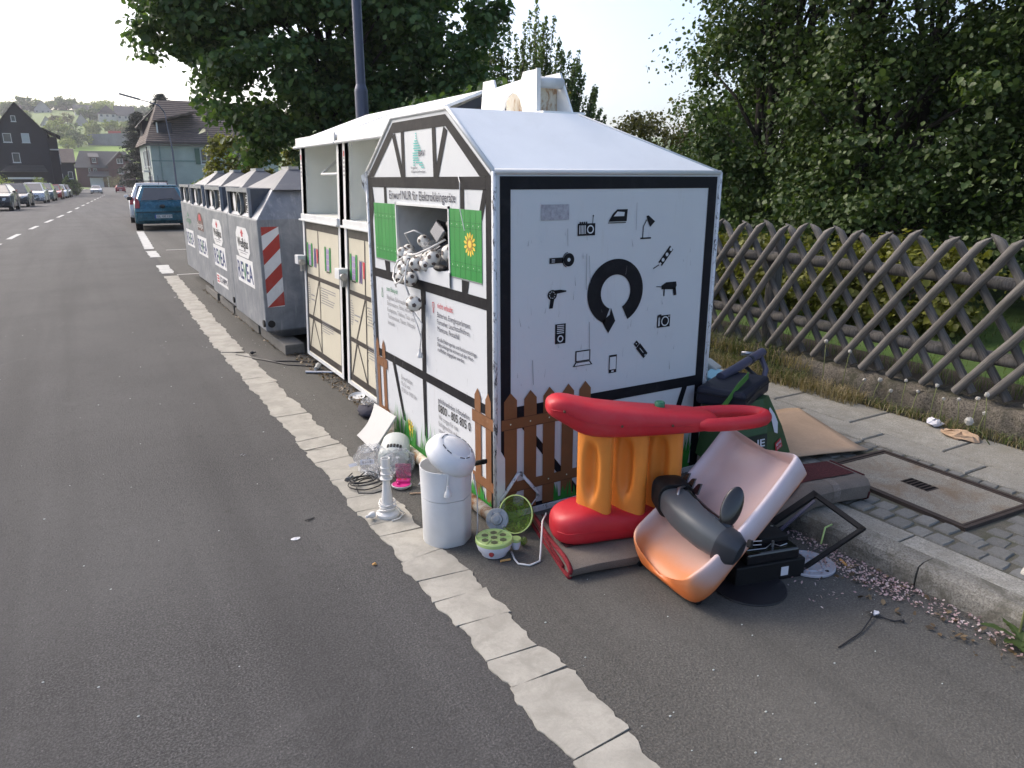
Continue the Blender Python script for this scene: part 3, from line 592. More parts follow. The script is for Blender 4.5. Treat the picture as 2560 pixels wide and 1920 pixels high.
icon([bar((.838,.776),(.892,.718),.036), bar((.818,.797),(.836,.778),.026)], [circ(.826,.789,.0035,8), circ(.888,.722,.004,8), bar((.85,.763),(.875,.736),.003)])
icon([rect(.654,.703,.655,.748)], [rect(.659,.698,.673,.738), rect(.671,.686,.660,.667)])
icon([rect(.446,.536,.738,.794), [(.431,.716),(.551,.716),(.535,.737),(.447,.737)]], [rect(.453,.529,.744,.788), [(.443,.72),(.539,.72),(.53,.733),(.452,.733)]])
icon([rect(.326,.386,.842,.938)], [rect(.336,.376,.892+.0*k+.009*k,.896+.009*k) for k in range(5)] + ringq(.356,.866,.011,.017,0,2*math.pi,18))
icon([circ(.306,1.079,.026,20,.024), [(.315,1.10),(.35,1.101),(.385,1.095),(.385,1.089),(.35,1.085),(.325,1.082)], [(.296,1.06),(.318,1.06),(.31,1.016),(.290,1.016)]], [p for p in ringq(.306,1.079,.014,.017,0,2*math.pi,16)[::2]])
icon([rect(.288,.365,1.224,1.25)] + ringq(.396,1.237,.0,.031,0,2*math.pi,20) + ringq(.396,1.237,.033,.037,R(100),R(250),12), [circ(.396,1.237,.009,12)] + [rect(.300,.318,1.23+.006*k,1.232+.006*k) for k in range(3)])
decal('sticker_residue', [rect(.24,.392,1.42,1.489)], RF, .0028, 'smudge', eb)
# scratches on the right panel
rd = random.Random(8); sc = []
for k in range(46):
    x = rd.uniform(.1,1.2) if k % 3 else rd.uniform(.1,.5); z = rd.uniform(.6,1.35); l = rd.uniform(.008,.05); a = rd.uniform(-.3,.3)+math.pi/2
    sc.append(bar((x,z),(x+math.cos(a)*l,z+math.sin(a)*l),rd.uniform(.001,.0028),.0004))
sc += [bar((.497,1.26),(.50,1.09),.0025), bar((.512,1.25),(.523,1.12),.002), bar((.525,.93),(.53,.74),.003), bar((.385,1.38),(.388,1.30),.002), bar((.79,1.36),(.788,1.49),.0018), bar((.20,.78),(.205,.66),.003)]
decal('scratch', sc, RF, .0042, 'print_grey', eb)
sc = []
for k in range(40):
    y = rd.uniform(.15,1.45); z = rd.uniform(.2,.95); l = rd.uniform(.01,.05); sc.append(bar((y,z),(y+rd.uniform(-.01,.01),z-l),rd.uniform(.001,.003),.0005))
decal('scratch', sc, LF, .0056, 'print_grey', eb)
MB().tube([(-.004,.33,1.61),(-.02,.285,1.585),(-.03,.27,1.47),(-.02,.245,1.37)], .0022, 6).build('loose_wire', 'white_steel', eb, world=True)
# ================================================================ clothes containers
plain('beige_panel', (.56,.52,.41), .5, var=.05, scale=3, dirt=(.42,.38,.29), dirtamt=.25); plain('dark_brown_print', (.028,.022,.02), .5); plain('print_lilac', (.36,.28,.48), .5); plain('print_violet', (.10,.06,.22), .5); plain('box_inner', (.72,.73,.68), .6, var=.06, scale=3)
def clothes_box(label, y0, wd, seed):
    t = thing('clothes_container', label, 'container', (.15,y0,0), group='white clothes collection containers', rot=(0,R(2.2),0))
    D = 1.22; H = 1.86; zs = 1.29     # local: x depth from front, y along street
    yy = wd
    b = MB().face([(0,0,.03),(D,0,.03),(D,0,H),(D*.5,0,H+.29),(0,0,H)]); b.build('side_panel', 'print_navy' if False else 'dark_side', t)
    b = MB().face([(0,yy,.03),(D,yy,.03),(D,yy,H),(D*.5,yy,H+.29),(0,yy,H)]); b.build('side_panel', 'white_steel', t)
    MB().face([(D,0,.03),(D,yy,.03),(D,yy,H),(D,0,H)]).build('rear_panel', 'white_steel', t)
    b = MB().box(0,0,.03,.03,.05,H).box(0,yy-.05,.03,.03,yy,H).box(0,.05,.03,.025,yy-.05,.06); b.build('door_frame', 'white_steel', t)
    MB().face([(.008,.05,.06),(.008,yy-.05,.06),(.008,yy-.05,zs-.05),(.008,.05,zs-.05)]).build('front_door', 'beige_panel', t)
    b = MB().box(-.035,-.005,zs-.045,.02,yy+.005,zs-.03).box(-.02,.02,zs-.03,.02,yy-.02,zs+.015); b.build('sill', 'white_steel', t, bevel=.003)
    iy0, iy1 = .05, yy-.05; dp = .62
    b = MB(); b.face([(.0,iy0,zs+.01),(dp,iy0,zs+.03),(dp,iy1,zs+.03),(.0,iy1,zs+.01)]); b.face([(0,iy0,zs),(dp,iy0,zs),(dp,iy0,H+.1),(0,iy0,H)]); b.face([(0,iy1,zs),(dp,iy1,zs),(dp,iy1,H+.1),(0,iy1,H)]); b.face([(dp,iy0,zs),(dp,iy1,zs),(dp,iy1,H+.1),(dp,iy0,H+.1)]); b.build('drop_drum', 'box_inner', t)
    MB().tube([(.30,iy0+.02,H-.02),(.05,iy0+.10,H-.22),(.05,iy1-.42,H-.22),(.30,iy1-.35,H-.02)], .011, 8).build('handle_bar', 'white_steel', t, smooth=True)
    b = MB(); zr = H+.30; ov = .022
    for (xa,za,xb,zb) in ((-ov,H+.035,D*.5,zr),(D*.5,zr,D+.05,H+.035)): b.prism([(xa,-.01,za),(xb,-.01,zb),(xb,-.01,zb+.02),(xa,-.01,za+.02)], (0,yy+.02,0))
    b.build('roof', 'roof_white', t)
    b = MB().box(-ov-.012,-.012,H+.0,-ov+.0,yy+.012,H+.075).tube([(-ov-.012,-.02,H+.0),(-ov-.012,yy+.06,H+.0)], .013, 8); b.build('roof_fascia', 'white_steel', t, bevel=.003)
    b = MB(); b.face([(.015,-.0025,H-.05),(D*.5,-.0025,H+.235),(D-.015,-.0025,H-.05),(D-.015,-.0025,H-.16),(D*.5,-.0025,H+.13),(.015,-.0025,H-.16)]); b.build('gable_print', 'dark_brown_print', t)
    # print on the door; u along -y for the viewer
    def F(x, z, d=0.): return (.008-d, yy-x, z)     # x measured from the far edge towards the camera
    Wd = yy-.1; x0 = .05; m = .35*Wd+x0
    def dc(name, polys, d, mat):
        sheets(name, [[F(x, z, d) for x, z in pl] for pl in polys], mat, t)
    zt_ = zs-.055
    dc('timber_print', [rect(x0,yy-.05,zt_-.06,zt_), rect(x0,x0+.03,.07,zt_-.06), rect(yy-.08,yy-.05,.07,zt_-.06), rect(x0+.03,yy-.08,.75,.785), rect(x0+.03,yy-.08,.385,.42), rect(x0,yy-.05,.07,.125)], .002, 'dark_brown_print')
    dc('timber_print', [rect(m+.04,m+.058,.785,zt_-.06), rect(m+.05,m+.068,.42,.75), rect(m+.06,m+.078,.125,.385), bar((m+.04,.75),(x0+.17,.42),.018), bar((x0+.17,.385),(x0+.05,.125),.022), bar((x0+.19,.385),(m+.065,.125),.018)], .0024, 'dark_brown_print')
    for cx in (x0+.13, x0+.62*Wd+.05):
        dc('shutter_print', [rect(cx-.085,cx-.045,.86,1.06), rect(cx+.045,cx+.085,.86,1.06)], .003, 'print_green'); dc('pane_print', [rect(cx-.035+.037*i,cx-.002+.037*i,.87+.045*j,.91+.045*j) for i in (0,1) for j in range(4)], .003, 'print_lilac'); dc('sill_print', [rect(cx-.04,cx+.045,.85,.862)], .003, 'dark_brown_print')
    cx = x0+.28; dc('laundry_print', [[(cx-.02,1.02),(cx+.03,1.02),(cx+.035,.86),(cx+.015,.86),(cx+.005,.97),(cx-.005,.86),(cx-.025,.86)]], .003, 'print_violet'); dc('laundry_print', [[(cx+.05,1.02),(cx+.10,1.02),(cx+.095,.99),(cx+.085,.90),(cx+.062,.90),(cx+.055,.99)]], .003, 'print_red'); dc('line_print', [rect(cx-.03,cx+.13,1.022,1.026)], .003, 'print_grey')
    rd = random.Random(seed); ps = []
    for k in range(11): ps.append(rect(x0+.05-.02*math.sin(k*.28+.2), x0+.07+.045*math.sin(k*.28+.2), .52+k*.018, .527+k*.018))
    for k in range(12):
        z = .70-k*.021-(.14 if k > 6 else 0); ps.append(rect(m+.10, m+.10+rd.uniform(.18,.42)*Wd, z, z+.006))
    for k in range(2): ps.append(rect(x0+.13, x0+.13+rd.uniform(.08,.14), .6-.04*k, .61-.04*k))
    dc('small_print', ps, .003, 'print_grey'); dc('bullet_print', [circ(m+.09,.70-.063*k-(.14 if k > 2 else 0),.006,8) for k in range(5)], .003, 'dark_brown_print')
    dc('pictogram_print', [], .003, 'print_grey') if False else None
    b = MB()
    for k in range(5): b.box(-.0012,yy-.04,1.62+k*.03,-.001,yy-.015,1.635+k*.03)
    b.build('rule_sticker', 'print_grey', t); MB().box(-.0012,yy-.042,1.76,-.001,yy-.013,1.80).build('warning_sticker', 'print_red', t)
    b = MB().box(-.075,yy-.075,.86,-.005,yy+.035,.94); lk = b.build('lock_box', 'white_steel', t, bevel=.004)
    MB().tube([(-.045,yy-.075,.885),(-.045,yy-.11,.885)], .028, 10).build('padlock', 'bright_steel', lk, smooth='auto'); MB().box(-.04,yy-.05,.80,-.012,yy-.0,.86).build('shackle_guard', 'steel_pipe', lk)
    return t
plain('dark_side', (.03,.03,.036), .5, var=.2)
clothes_box('white clothes container with beige timber-print door standing right behind the electronics container', 1.645, 1.045, 1)
clothes_box('white clothes container with beige timber-print door beside the grey glass bank', 2.79, 1.08, 2)
# ================================================================ glass bank
def galv(nm):
    m, nt, p = base_mat(nm); vec = coords(nt); n1 = noise(nt, vec, 5, 6, .65, .5); st = noise(nt, coords(nt, (9,9,1.0)), 2.5, 5, .6, .3)
    c = ramp(nt, n1, [(.3, (.15,.165,.19)), (.55, (.22,.235,.26)), (.75, (.31,.32,.345))]); c = mixc(nt, ramp(nt, st, [(.55, grey(0)), (.75, grey(.5))]), c, (.46,.46,.46))
    c = mixc(nt, ramp(nt, noise(nt, vec, 26, 6, .75, .8), [(.66, grey(0)), (.72, grey(.7))]), c, (.09,.09,.10)); nt.links.new(c, p.inputs['Base Color']); p.inputs['Roughness'].default_value = .5; p.inputs['Metallic'].default_value = .35; bump(nt, p, n1, .12, .01); return m
DEFS['galvanised'] = galv
plain('lid_grey', (.075,.083,.10), .5, .2, .2, 6, dirt=(.2,.2,.2), dirtamt=.4); plain('rubber', (.012,.012,.012), .7); plain('sticker_white', (.70,.70,.70), .5, var=.06, dirt=(.4,.38,.33), dirtamt=.4); plain('stripe_red', (.40,.035,.025), .5, dirt=(.3,.25,.22), dirtamt=.35); plain('revea_blue', (.03,.05,.16), .5); plain('sticker_brown', (.10,.035,.03), .5); plain('wood_sleeper', (.13,.125,.115), .85, var=.3, scale=20, bstr=.5, bscale=90)
plain('green_paint', (.02,.16,.07), .5)
def glass_bin(label, x0, y0, kind, near=False):
    t = thing('glass_bin', label, 'recycling bin', (x0,y0,0), group='grey steel glass recycling bins in a row'); Ln = 1.5; D = 1.06; zb = .19
    r0 = lambda z, i, j: [(i,j,z),(D-i,j,z),(D-i,Ln-j,z),(i,Ln-j,z)]
    b = MB().loft([[(.16,.12,.1),(D-.16,.12,.1),(D-.16,Ln-.12,.1),(.16,Ln-.12,.1)], r0(zb,.0,.0), r0(1.235,.0,.0), r0(1.50,.20,.16)]); b.build('body', 'galvanised', t, bevel=.012)
    c = (D/2, Ln/2); MB().loft([[(.20,.10,1.50),(D-.2,.10,1.50),(D-.2,Ln-.1,1.50),(.2,Ln-.1,1.50)], [(c[0]-.04,c[1]-.12,1.70),(c[0]+.04,c[1]-.12,1.70),(c[0]+.04,c[1]+.12,1.70),(c[0]-.04,c[1]+.12,1.70)]]).build('lid', 'lid_grey', t)
    MB().box(c[0]-.05,c[1]-.15,1.69,c[0]+.05,c[1]+.15,1.72).build('lifting_bracket', 'steel_pipe', t)
    ya, yb = .27, 1.33
    b = MB(); b.add([(0.0,ya,1.245),(0,yb,1.245),(0,yb,1.51),(0,ya,1.51),(.45,ya,1.245),(.45,yb,1.245),(.45,yb,1.515),(.45,ya,1.515)], [(3,2,6,7),(0,3,7,4),(1,5,6,2),(0,4,5,1)]); hood = b.build('hood', 'lid_grey', t)
    MB().box(-.012,ya-.01,1.475,.02,yb+.01,1.515).box(-.008,ya-.008,1.245,.02,ya+.03,1.475).box(-.008,yb-.03,1.245,.02,yb+.008,1.475).build('hood_rim', 'galvanised', hood)
    MB().face([(.03,ya,1.25),(.03,yb,1.25),(.03,yb,1.48),(.03,ya,1.48)]).build('hood_front', 'rubber', hood)
    n = 24; cy = .78; ring = MB().lathe([(.10,.0),(.115,.0),(.115,.03),(.10,.03)], 24, Matrix.Translation((.03,cy,1.365)) @ Euler((0,R(-90),0)).to_matrix().to_4x4(), cap=False); ring.build('throw_in_ring', 'steel_pipe', hood, smooth='auto')
    b = MB()
    for k in range(8): b.box(.0265,ya+.06,1.29+k*.021,.0275,ya+.28-(k % 3)*.03,1.30+k*.021)
    b.box(.026,ya+.05,1.262,.0275,ya+.3,1.28); b.build('rules_plate_print', 'sticker_white', hood)
    pl = [ (0.026, 1.13+.07*math.cos(a), 1.365+.10*math.sin(a)) for a in np.linspace(0, 2*math.pi, 16, endpoint=False)]; MB().face(pl).build('round_sticker', 'sticker_white', hood)
    for sx in (0,1):
        for sy in (0,1): MB().lathe([(.034,-.012),(.034,.012)], 14, Matrix.Translation((.05 if sx == 0 else D-.05, -.004 if sy == 0 else Ln+.004, .26)) @ Euler((R(90),0,0)).to_matrix().to_4x4()).build('bumper', 'rubber', t)
    MB().lathe([(.034,-.012),(.034,.012)], 14, Matrix.Translation((-.004,.05,.26)) @ Euler((0,R(90),0)).to_matrix().to_4x4()).build('bumper', 'rubber', t)
    def F(x, z, d=0.): return (-d, Ln-x, z)
    def dc(name, polys, d, mat, par=t):
        sheets(name, [[F(x, z, d) for x, z in pl] for pl in polys], mat, par)
    def tx(s, a, b_, z, size, mat, d=.004, bold=.0):
        o = text(s, lambda x, y, dd: F(x, y, dd), a, b_, z, size, d, mat, None, bold=bold); o.parent = t
    cx = .74
    if kind in ('white',):
        dc('sticker', [[(cx-.32,.89),(cx-.22,.83),(cx+.22,.83),(cx+.32,.89),(cx+.32,1.06),(cx+.22,1.13),(cx-.22,1.13),(cx-.32,1.06)]], .002, 'sticker_white'); tx('Weißglas', cx-.27, cx+.27, .93, .135, 'print_black', bold=.01); dc('arrow_print', [[(cx-.035,1.035),(cx+.035,1.035),(cx+.035,1.065),(cx+.08,1.065),(cx,1.115),(cx-.08,1.065),(cx-.035,1.065)]], .003, 'print_red'); dc('small_print', [rect(cx-.24,cx+.24,.888,.896), rect(cx-.15,cx+.15,.866,.873)], .003, 'print_grey')
    elif kind == 'brown':
        dc('sticker', [[(cx-.26,.90)] + [(cx+.26*math.cos(a),1.02+.13*math.sin(a)) for a in np.linspace(math.pi,0,12)] + [(cx+.26,.90)]], .002, 'sticker_brown'); tx('Braunglas', cx-.23, cx+.23, .94, .11, 'sticker_white'); dc('arrow_print', [[(cx-.12,1.04),(cx+.12,1.04),(cx+.07,1.12),(cx-.07,1.12)]], .003, 'print_red')
    else:
        tx('Grünglas', cx-.27, cx+.27, .93, .14, 'print_greentext'); dc('arrow_print', [[(cx-.1,.82),(cx+.1,.82),(cx+.1,.83),(cx-.1,.83)], [(cx-.06,1.03),(cx+.06,1.03),(cx,1.10)]], .003, 'print_greentext'); MB().tube([(-.004,.03,1.22),(-.004,.03,.2)], .012, 6).build('edge_strip', 'green_paint', t)
    dc('sticker', [rect(cx-.41,cx+.41,.555,.82)], .002, 'sticker_white')
    tx('RE', cx-.375, cx-.08, .595, .26, 'revea_blue', bold=.012); tx('V', cx-.10, cx+.075, .595, .26, 'print_greentext', bold=.012); tx('EA', cx+.06, cx+.38, .595, .26, 'revea_blue', bold=.012)
    if near == 2:
        dc('sticker', [rect(cx-.38,cx+.38,.33,.46)], .002, 'sticker_white'); tx('SCHIPPS', cx-.16, cx+.35, .365, .10, 'print_navy', bold=.01); dc('logo_print', [rect(cx-.35,cx-.20,.35+.034*k,.372+.034*k) for k in range(3)], .003, 'print_red')
    if near == 1:
        def G(x, z, d=0.): return (x, -d, z)
        def dg(polys, d, mat):
            sheets('hazard_stripe', [[G(x, z, d) for x, z in pl] for pl in polys], mat, t)
        dg([rect(.03,.19,.42,1.17)], .002, 'sticker_white'); st = []
        for k in range(4):
            z = .28+k*.27; st.append([(.03,max(.42,z)),(.19,min(1.17,z+.15)),(.19,min(1.17,z+.285)),(.03,min(1.17,max(.42,z+.135)))])
        dg(st, .003, 'stripe_red')
    return t
gx = [(-.115,4.28,'white',1,'dented grey glass bin with red and white hazard stripes on its near end'),(-.09,5.93,'white',2,'second grey glass bin in the row, with a small name sticker near its foot'),(-.045,7.58,'brown',0,'grey glass bin, third in the row, with a brown glass sticker'),(.02,9.28,'green',0,'farthest grey glass bin, lettered in green, next to the teal car')]
for x, y, kd, nr, lb in gx: glass_bin(lb, x, y, kd, nr)
for k, (y0, y1, lb) in enumerate(((4.0,5.05,'grey timber sleeper under the striped glass bin'),(5.15,6.45,'grey timber sleeper between the first and second glass bins'),(6.55,7.5,'grey timber sleeper under the second glass bin'),(7.7,8.7,'farthest visible timber sleeper under the third glass bin'))):
    tag(MB().box(-.02,y0,0,.16,y1,.1).build('timber_sleeper', 'wood_sleeper', bevel=.008), lb, 'timber', 'sleepers under the glass bins')
for k, y0 in enumerate((4.1,6.0,8.0)): tag(MB().box(.72,y0,0,.9,y0+1.2,.1).build('timber_sleeper', 'wood_sleeper', bevel=.008), 'rear timber sleeper hidden under the %s glass bin' % ('first','second','third')[k], 'timber', 'sleepers under the glass bins')
# ================================================================ discarded things around the containers
def plastic(name, col, rough=.45, var=.08, scale=7, spec=.45, dirt=None, amt=.3): plain(name, col, rough, 0, var, scale, .0, spec=spec, dirt=dirt, dirtamt=amt)
plastic('pail_white', (.66,.67,.68), .38, dirt=(.5,.49,.46), amt=.2); plastic('board_white', (.40,.405,.40), .5, .06, 5, dirt=(.38,.36,.32), amt=.3); plastic('white_gloss', (.62,.62,.61), .32); plastic('cable_white', (.66,.65,.63), .5); plastic('cable_black', (.015,.015,.017), .5); plastic('housing_grey', (.44,.47,.45), .5)
plastic('pink', (.60,.03,.22), .35); plastic('lime', (.42,.56,.20), .4); plastic('lime_dark', (.10,.11,.05), .6); plastic('egg_white', (.62,.64,.72), .35); plastic('switch_red', (.25,.01,.01), .3); plastic('black_gloss', (.010,.010,.012), .12, spec=.7); plastic('black_matte', (.011,.011,.012), .55, spec=.22); plastic('charcoal', (.072,.082,.092), .42); plastic('anthracite', (.03,.034,.042), .38)
plastic('toy_red', (.50,.016,.028), .48, .1, 5, dirt=(.42,.16,.16), amt=.22); plastic('toy_orange', (.72,.24,.035), .5, .1, 5); plastic('scuff', (.45,.33,.30), .8); plastic('bottle_green', (.03,.16,.08), .35); plastic('nozzle_orange', (.65,.13,.02), .45)
plastic('navy_case', (.012,.014,.026), .5, spec=.28); plastic('tube_blue', (.07,.07,.11), .4); plastic('strap_green', (.07,.20,.035), .7); plastic('label_red', (.45,.02,.03), .5); plastic('paper_white', (.62,.62,.66), .8); plastic('paper_blue', (.25,.50,.62), .7); plastic('lid_clear_grey', (.40,.41,.46), .4); plastic('sock_dark', (.035,.035,.05), .95); plastic('butt_orange', (.55,.30,.10), .8)
stone('card_brown', (.47,.33,.22), .06, 20, .15, moss=(.40,.27,.18), mossamt=.3, grit=60); stone('felt_grey', (.20,.17,.15), .3, 80, .6, grit=200); stone('pile_dark', (.075,.018,.02), .5, 80, .8, grit=120); stone('pile_red', (.22,.02,.028), .4, 80, .8, grit=160); stone('rug_back', (.17,.145,.125), .25, 60, .6, grit=300)
def slide_mat(nm):      # faded moulding: orange where sheltered, bleached pink on the bed
    m, nt, p = base_mat(nm); tc = nd(nt, 'ShaderNodeTexCoord'); sp = nd(nt, 'ShaderNodeSeparateXYZ'); nt.links.new(tc.outputs['Object'], sp.inputs[0]); att = nd(nt, 'ShaderNodeAttribute'); att.attribute_name = 'fade'
    n1 = noise(nt, coords(nt), 6, 4, .6); ad = nd(nt, 'ShaderNodeMath', operation='ADD'); mu = nd(nt, 'ShaderNodeMath', operation='MULTIPLY_ADD'); nt.links.new(n1, mu.inputs[0]); mu.inputs[1].default_value = .22; mu.inputs[2].default_value = -.11
    nt.links.new(att.outputs['Fac'], ad.inputs[0]); nt.links.new(mu.outputs[0], ad.inputs[1])
    c = ramp(nt, ad.outputs[0], [(.08, (.58,.15,.035)), (.36, (.62,.24,.11)), (.58, (.56,.35,.29)), (.80, (.53,.42,.42)), (1, (.60,.55,.61))])
    nt.links.new(c, p.inputs['Base Color']); p.inputs['Roughness'].default_value = .42; return m
DEFS['slide_faded'] = slide_mat
def clear_mat(nm, col=(.85,.87,.9), a=.22):
    m, nt, p = base_mat(nm); p.inputs['Base Color'].default_value = (*col, 1); p.inputs['Roughness'].default_value = .18
    n1 = noise(nt, coords(nt), 18, 5, .7, 1.2); al = ramp(nt, n1, [(.35, grey(a*.5)), (.55, grey(a)), (.68, grey(min(1,a*3)))]); nt.links.new(al, p.inputs['Alpha']); bump(nt, p, noise(nt, coords(nt), 22, 4, .7, 1.5), 1., .03); return m
DEFS['clear_film'] = lambda n: clear_mat(n); DEFS['pink_clear'] = lambda n: clear_mat(n, (.62,.22,.34), .5); DEFS['lime_clear'] = lambda n: clear_mat(n, (.22,.34,.05), .75)
def crumple(bld, amp, seed):
    rd = random.Random(seed); bld.v = [(x+rd.uniform(-amp,amp), y+rd.uniform(-amp,amp), max(.003, z+rd.uniform(-amp,amp))) for x, y, z in bld.v]; return bld
def plug(parent, M, mat, world=False):
    b = MB().lathe([(.004,.052),(.007,.05),(.008,.03),(.013,.022),(.017,.012),(.017,.0),(.001,.0)], 14, M); p_ = b.build('plug', mat, parent, smooth='auto', world=world)
    for s in (-1,1): MB().lathe([(.0022,-.019),(.0022,.0)], 8, M @ Matrix.Translation((.0095*s,0,0))).build('pin', 'bright_steel', p_, world=world)
    return p_
# --- white pail with tilted lid
PC = Vector((-.275,-.03,0)); t = thing('pail', 'tall white plastic pail with a fine seam, standing at the container corner', 'pail', PC)
def dring(r, z, fl=.94):
    out = []
    for k in range(40):
        a = 2*math.pi*k/40; rr = r
        for fa in (R(-95), R(-50)): 
            c = math.cos(a-fa)
            if c > 0: rr = min(rr, r*fl/max(c, .05))
        out.append((rr*math.cos(a), rr*math.sin(a), z))
    return out
MB().loft([dring(.108,.0), dring(.111,.004), dring(.114,.222)]).build('lower_body', 'pail_white', t, smooth='auto')
MB().loft([dring(.1125,.2235), dring(.1145,.2255), dring(.118,.365), dring(.114,.365), dring(.109,.24)], cap=False).build('upper_body', 'pail_white', t, smooth='auto')
MB().loft([dring(.109,.25), dring(.109,.2505)]).build('inner_floor', 'pail_white', t)
fx = Vector((-.55,-.83,0)); 
rt_ = Vector((.8616,-.5075,0)); fwv = Vector((.5075,.8616,0))
ax = (rt_*.50 + Vector((0,0,.82)) - fwv*.20).normalized(); Ml = Matrix.Translation((-.258,-.04,.398)) @ ax.to_track_quat('Z','Y').to_matrix().to_4x4()
l = thing('plastic_dome', 'white domed lid lying askew on top of the white pail', 'lid', (-.262,-.04,.385))
MB().lathe([(.114,-.014),(.121,-.004),(.120,.012),(.113,.036),(.096,.058),(.072,.070),(.068,.068),(.064,.071),(.035,.077),(.001,.079)], 40, Ml).build('dome', 'pail_white', l, smooth=True, world=True)
b = MB()
for k in range(14):
    a = k*2*math.pi/14
    if k % 3 != 2: b.obox(Ml @ Vector((.075*math.cos(a),.075*math.sin(a),.0690)), (.003,.024,.003), Ml.to_3x3() @ Euler((0,0,a)).to_matrix())
stuff(b.build('vent_slits', 'black_matte', l, world=True))
e = thing('mains_plug', 'white two-pin mains plug hanging against the white pail', 'plug', (-.36,-.13,.24))
pm = Vector((-.345,-.135,.255)); plug(e, Matrix.Translation((-.322,-.148,.262)), 'white_gloss', True); MB().tube([(-.322,-.148,.31),(-.318,-.143,.345),(-.30,-.125,.372),(-.255,-.14,.362)], .0035, 8).build('cord', 'cable_white', e, world=True, smooth=True)
MB().tube([(-.17,-.10,.32),(-.152,-.10,.20),(-.156,-.105,.05),(-.165,-.11,.006)], .003, 6).build('hanging_cord', 'cable_white', e, world=True, smooth=True)
t = thing('appliance_handle', 'short black moulded handle poking out behind the white pail', 'handle', (-.1,-.04,.34)); MB().loft([[(-.12+.0*k,.035,.315+z) for k, z in ((0,0),)]*0 or [(x,y,z) for x, y, z in ((-.13,.03,.30),(-.11,.02,.30),(-.11,.02,.325),(-.13,.03,.325))], [(-.11,-.075,.345),(-.085,-.08,.345),(-.085,-.08,.37),(-.11,-.075,.37)]]).build('grip', 'black_matte', t, world=True, bevel=.006)
# --- candlestick lamp base
t = thing('lamp_base', 'white candlestick lamp base with its cord wound round the foot', 'lamp', (-.43,.322,.0045))
MB().lathe([(.001,0),(.056,0),(.058,.006),(.057,.016),(.050,.022),(.046,.026),(.034,.030),(.030,.05),(.0285,.08),(.023,.13),(.0185,.175),(.018,.188),(.030,.192),(.031,.197),(.020,.200),(.0195,.215),(.028,.218),(.028,.224),(.022,.226),(.022,.244),(.0255,.246),(.0255,.255),(.022,.257),(.022,.300),(.018,.300),(.018,.27),(.001,.27)], 28).build('stand', 'white_gloss', t, smooth='auto')
w = []
for k in range(70): a = k*.42; w.append((.038*math.cos(a)*(1+.1*math.sin(k*.9)), .038*math.sin(a)*(1+.1*math.cos(k*.7)), .034+.016*math.sin(k*.23)+.0005*k))
MB().tube(w + [(.03,-.04,.06),(.05,-.055,.03),(.075,-.03,.008),(.03,-.075,.006),(-.01,-.08,.005)], .0032, 6).build('cord', 'cable_white', t, smooth=True)
plug(t, Matrix.Translation((-.075,.0,.02)) @ Euler((R(0),R(-80),R(30))).to_matrix().to_4x4(), 'white_gloss')
MB().tube([(-.05,.01,.03),(-.03,-.04,.045),(.02,-.045,.05)], .0032, 6).build('cord', 'cable_white', t, smooth=True)
# --- bent white board leaning on the container
A, Bq, C_, D_q = Vector((-.175,1.50,.004)), Vector((-.182,1.175,.004)), Vector((-.045,1.13,.215)), Vector((-.045,1.50,.20))
P = [A]
for k in range(1,6): P.append(A.lerp(Bq, k/6))
P += [Bq]
for k in range(1,7): P.append(Bq.lerp(C_, k/6))
for k in range(1,5): P.append(C_.lerp(D_q, k/4))
for k in range(1,6):
    s = k/6; P.append(D_q.lerp(A, s) + (Bq-A)*.16*math.sin(math.pi*s))
nn = (Bq-A).cross(C_-A).normalized(); t = tag(MB().prism(P, nn*.014).build('white_board', 'board_white', bevel=.002), 'chipped white board leaning against the foot of the container', 'board')
# --- grey housing, film bag
t = thing('plastic_housing', 'pale grey rounded plastic housing with slits lying on its side', 'appliance part', (-.15,.93,0)); Mh = Matrix.Translation((-.15,.93,.088)) @ Euler((R(100),0,R(-28))).to_matrix().to_4x4(); rings = []
for z, r in ((-.11,.070),(-.105,.078),(.0,.088),(.10,.085),(.115,.07)): rings.append([Mh @ Vector((r*math.cos(a), r*math.sin(a)*.8, z)) for a in np.linspace(0, 2*math.pi, 28, endpoint=False)])
MB().loft(rings).build('shell', 'housing_grey', t, smooth='auto', world=True)
b = MB()
for k in range(5): b.obox(Mh @ Vector((.088*math.cos(R(60+k*12)), .0712*math.sin(R(60+k*12)), .06)), (.004,.012,.03), Mh.to_3x3() @ Euler((0,0,R(60+k*12))).to_matrix())
stuff(b.build('slits', 'black_matte', t, world=True))
t = thing('film_bag', 'crumpled clear plastic film bag with a barcode label behind the lamp base', 'plastic bag', (-.30,.87,0))
crumple(MB().sphere((-.29,.86,.075), 1, 26, 16, (.105,.19,.08)), .013, 3).build('film', 'clear_film', t, world=True); crumple(MB().sphere((-.17,.80,.07), 1, 18, 10, (.08,.08,.07)), .012, 4).build('film', 'clear_film', t, world=True)
lm = Matrix.Translation((-.36,.80,.105)) @ Euler((R(55),0,R(-20))).to_matrix().to_4x4(); MB().obox((-.36,.80,.105), (.075,.028,.001), lm.to_3x3()).build('barcode_label', 'paper_white', t, world=True)
b = MB(); 
for k in range(14): b.obox(lm @ Vector((-.028+k*.0042,0,.0012)), (.0012+.001*(k % 3),.016,.0006), lm.to_3x3())
stuff(b.build('barcode_print', 'print_black', t, world=True)); MB().obox((-.40,.93,.05), (.05,.022,.001), (R(35),0,R(10))).build('tag', 'paper_white', t, world=True)
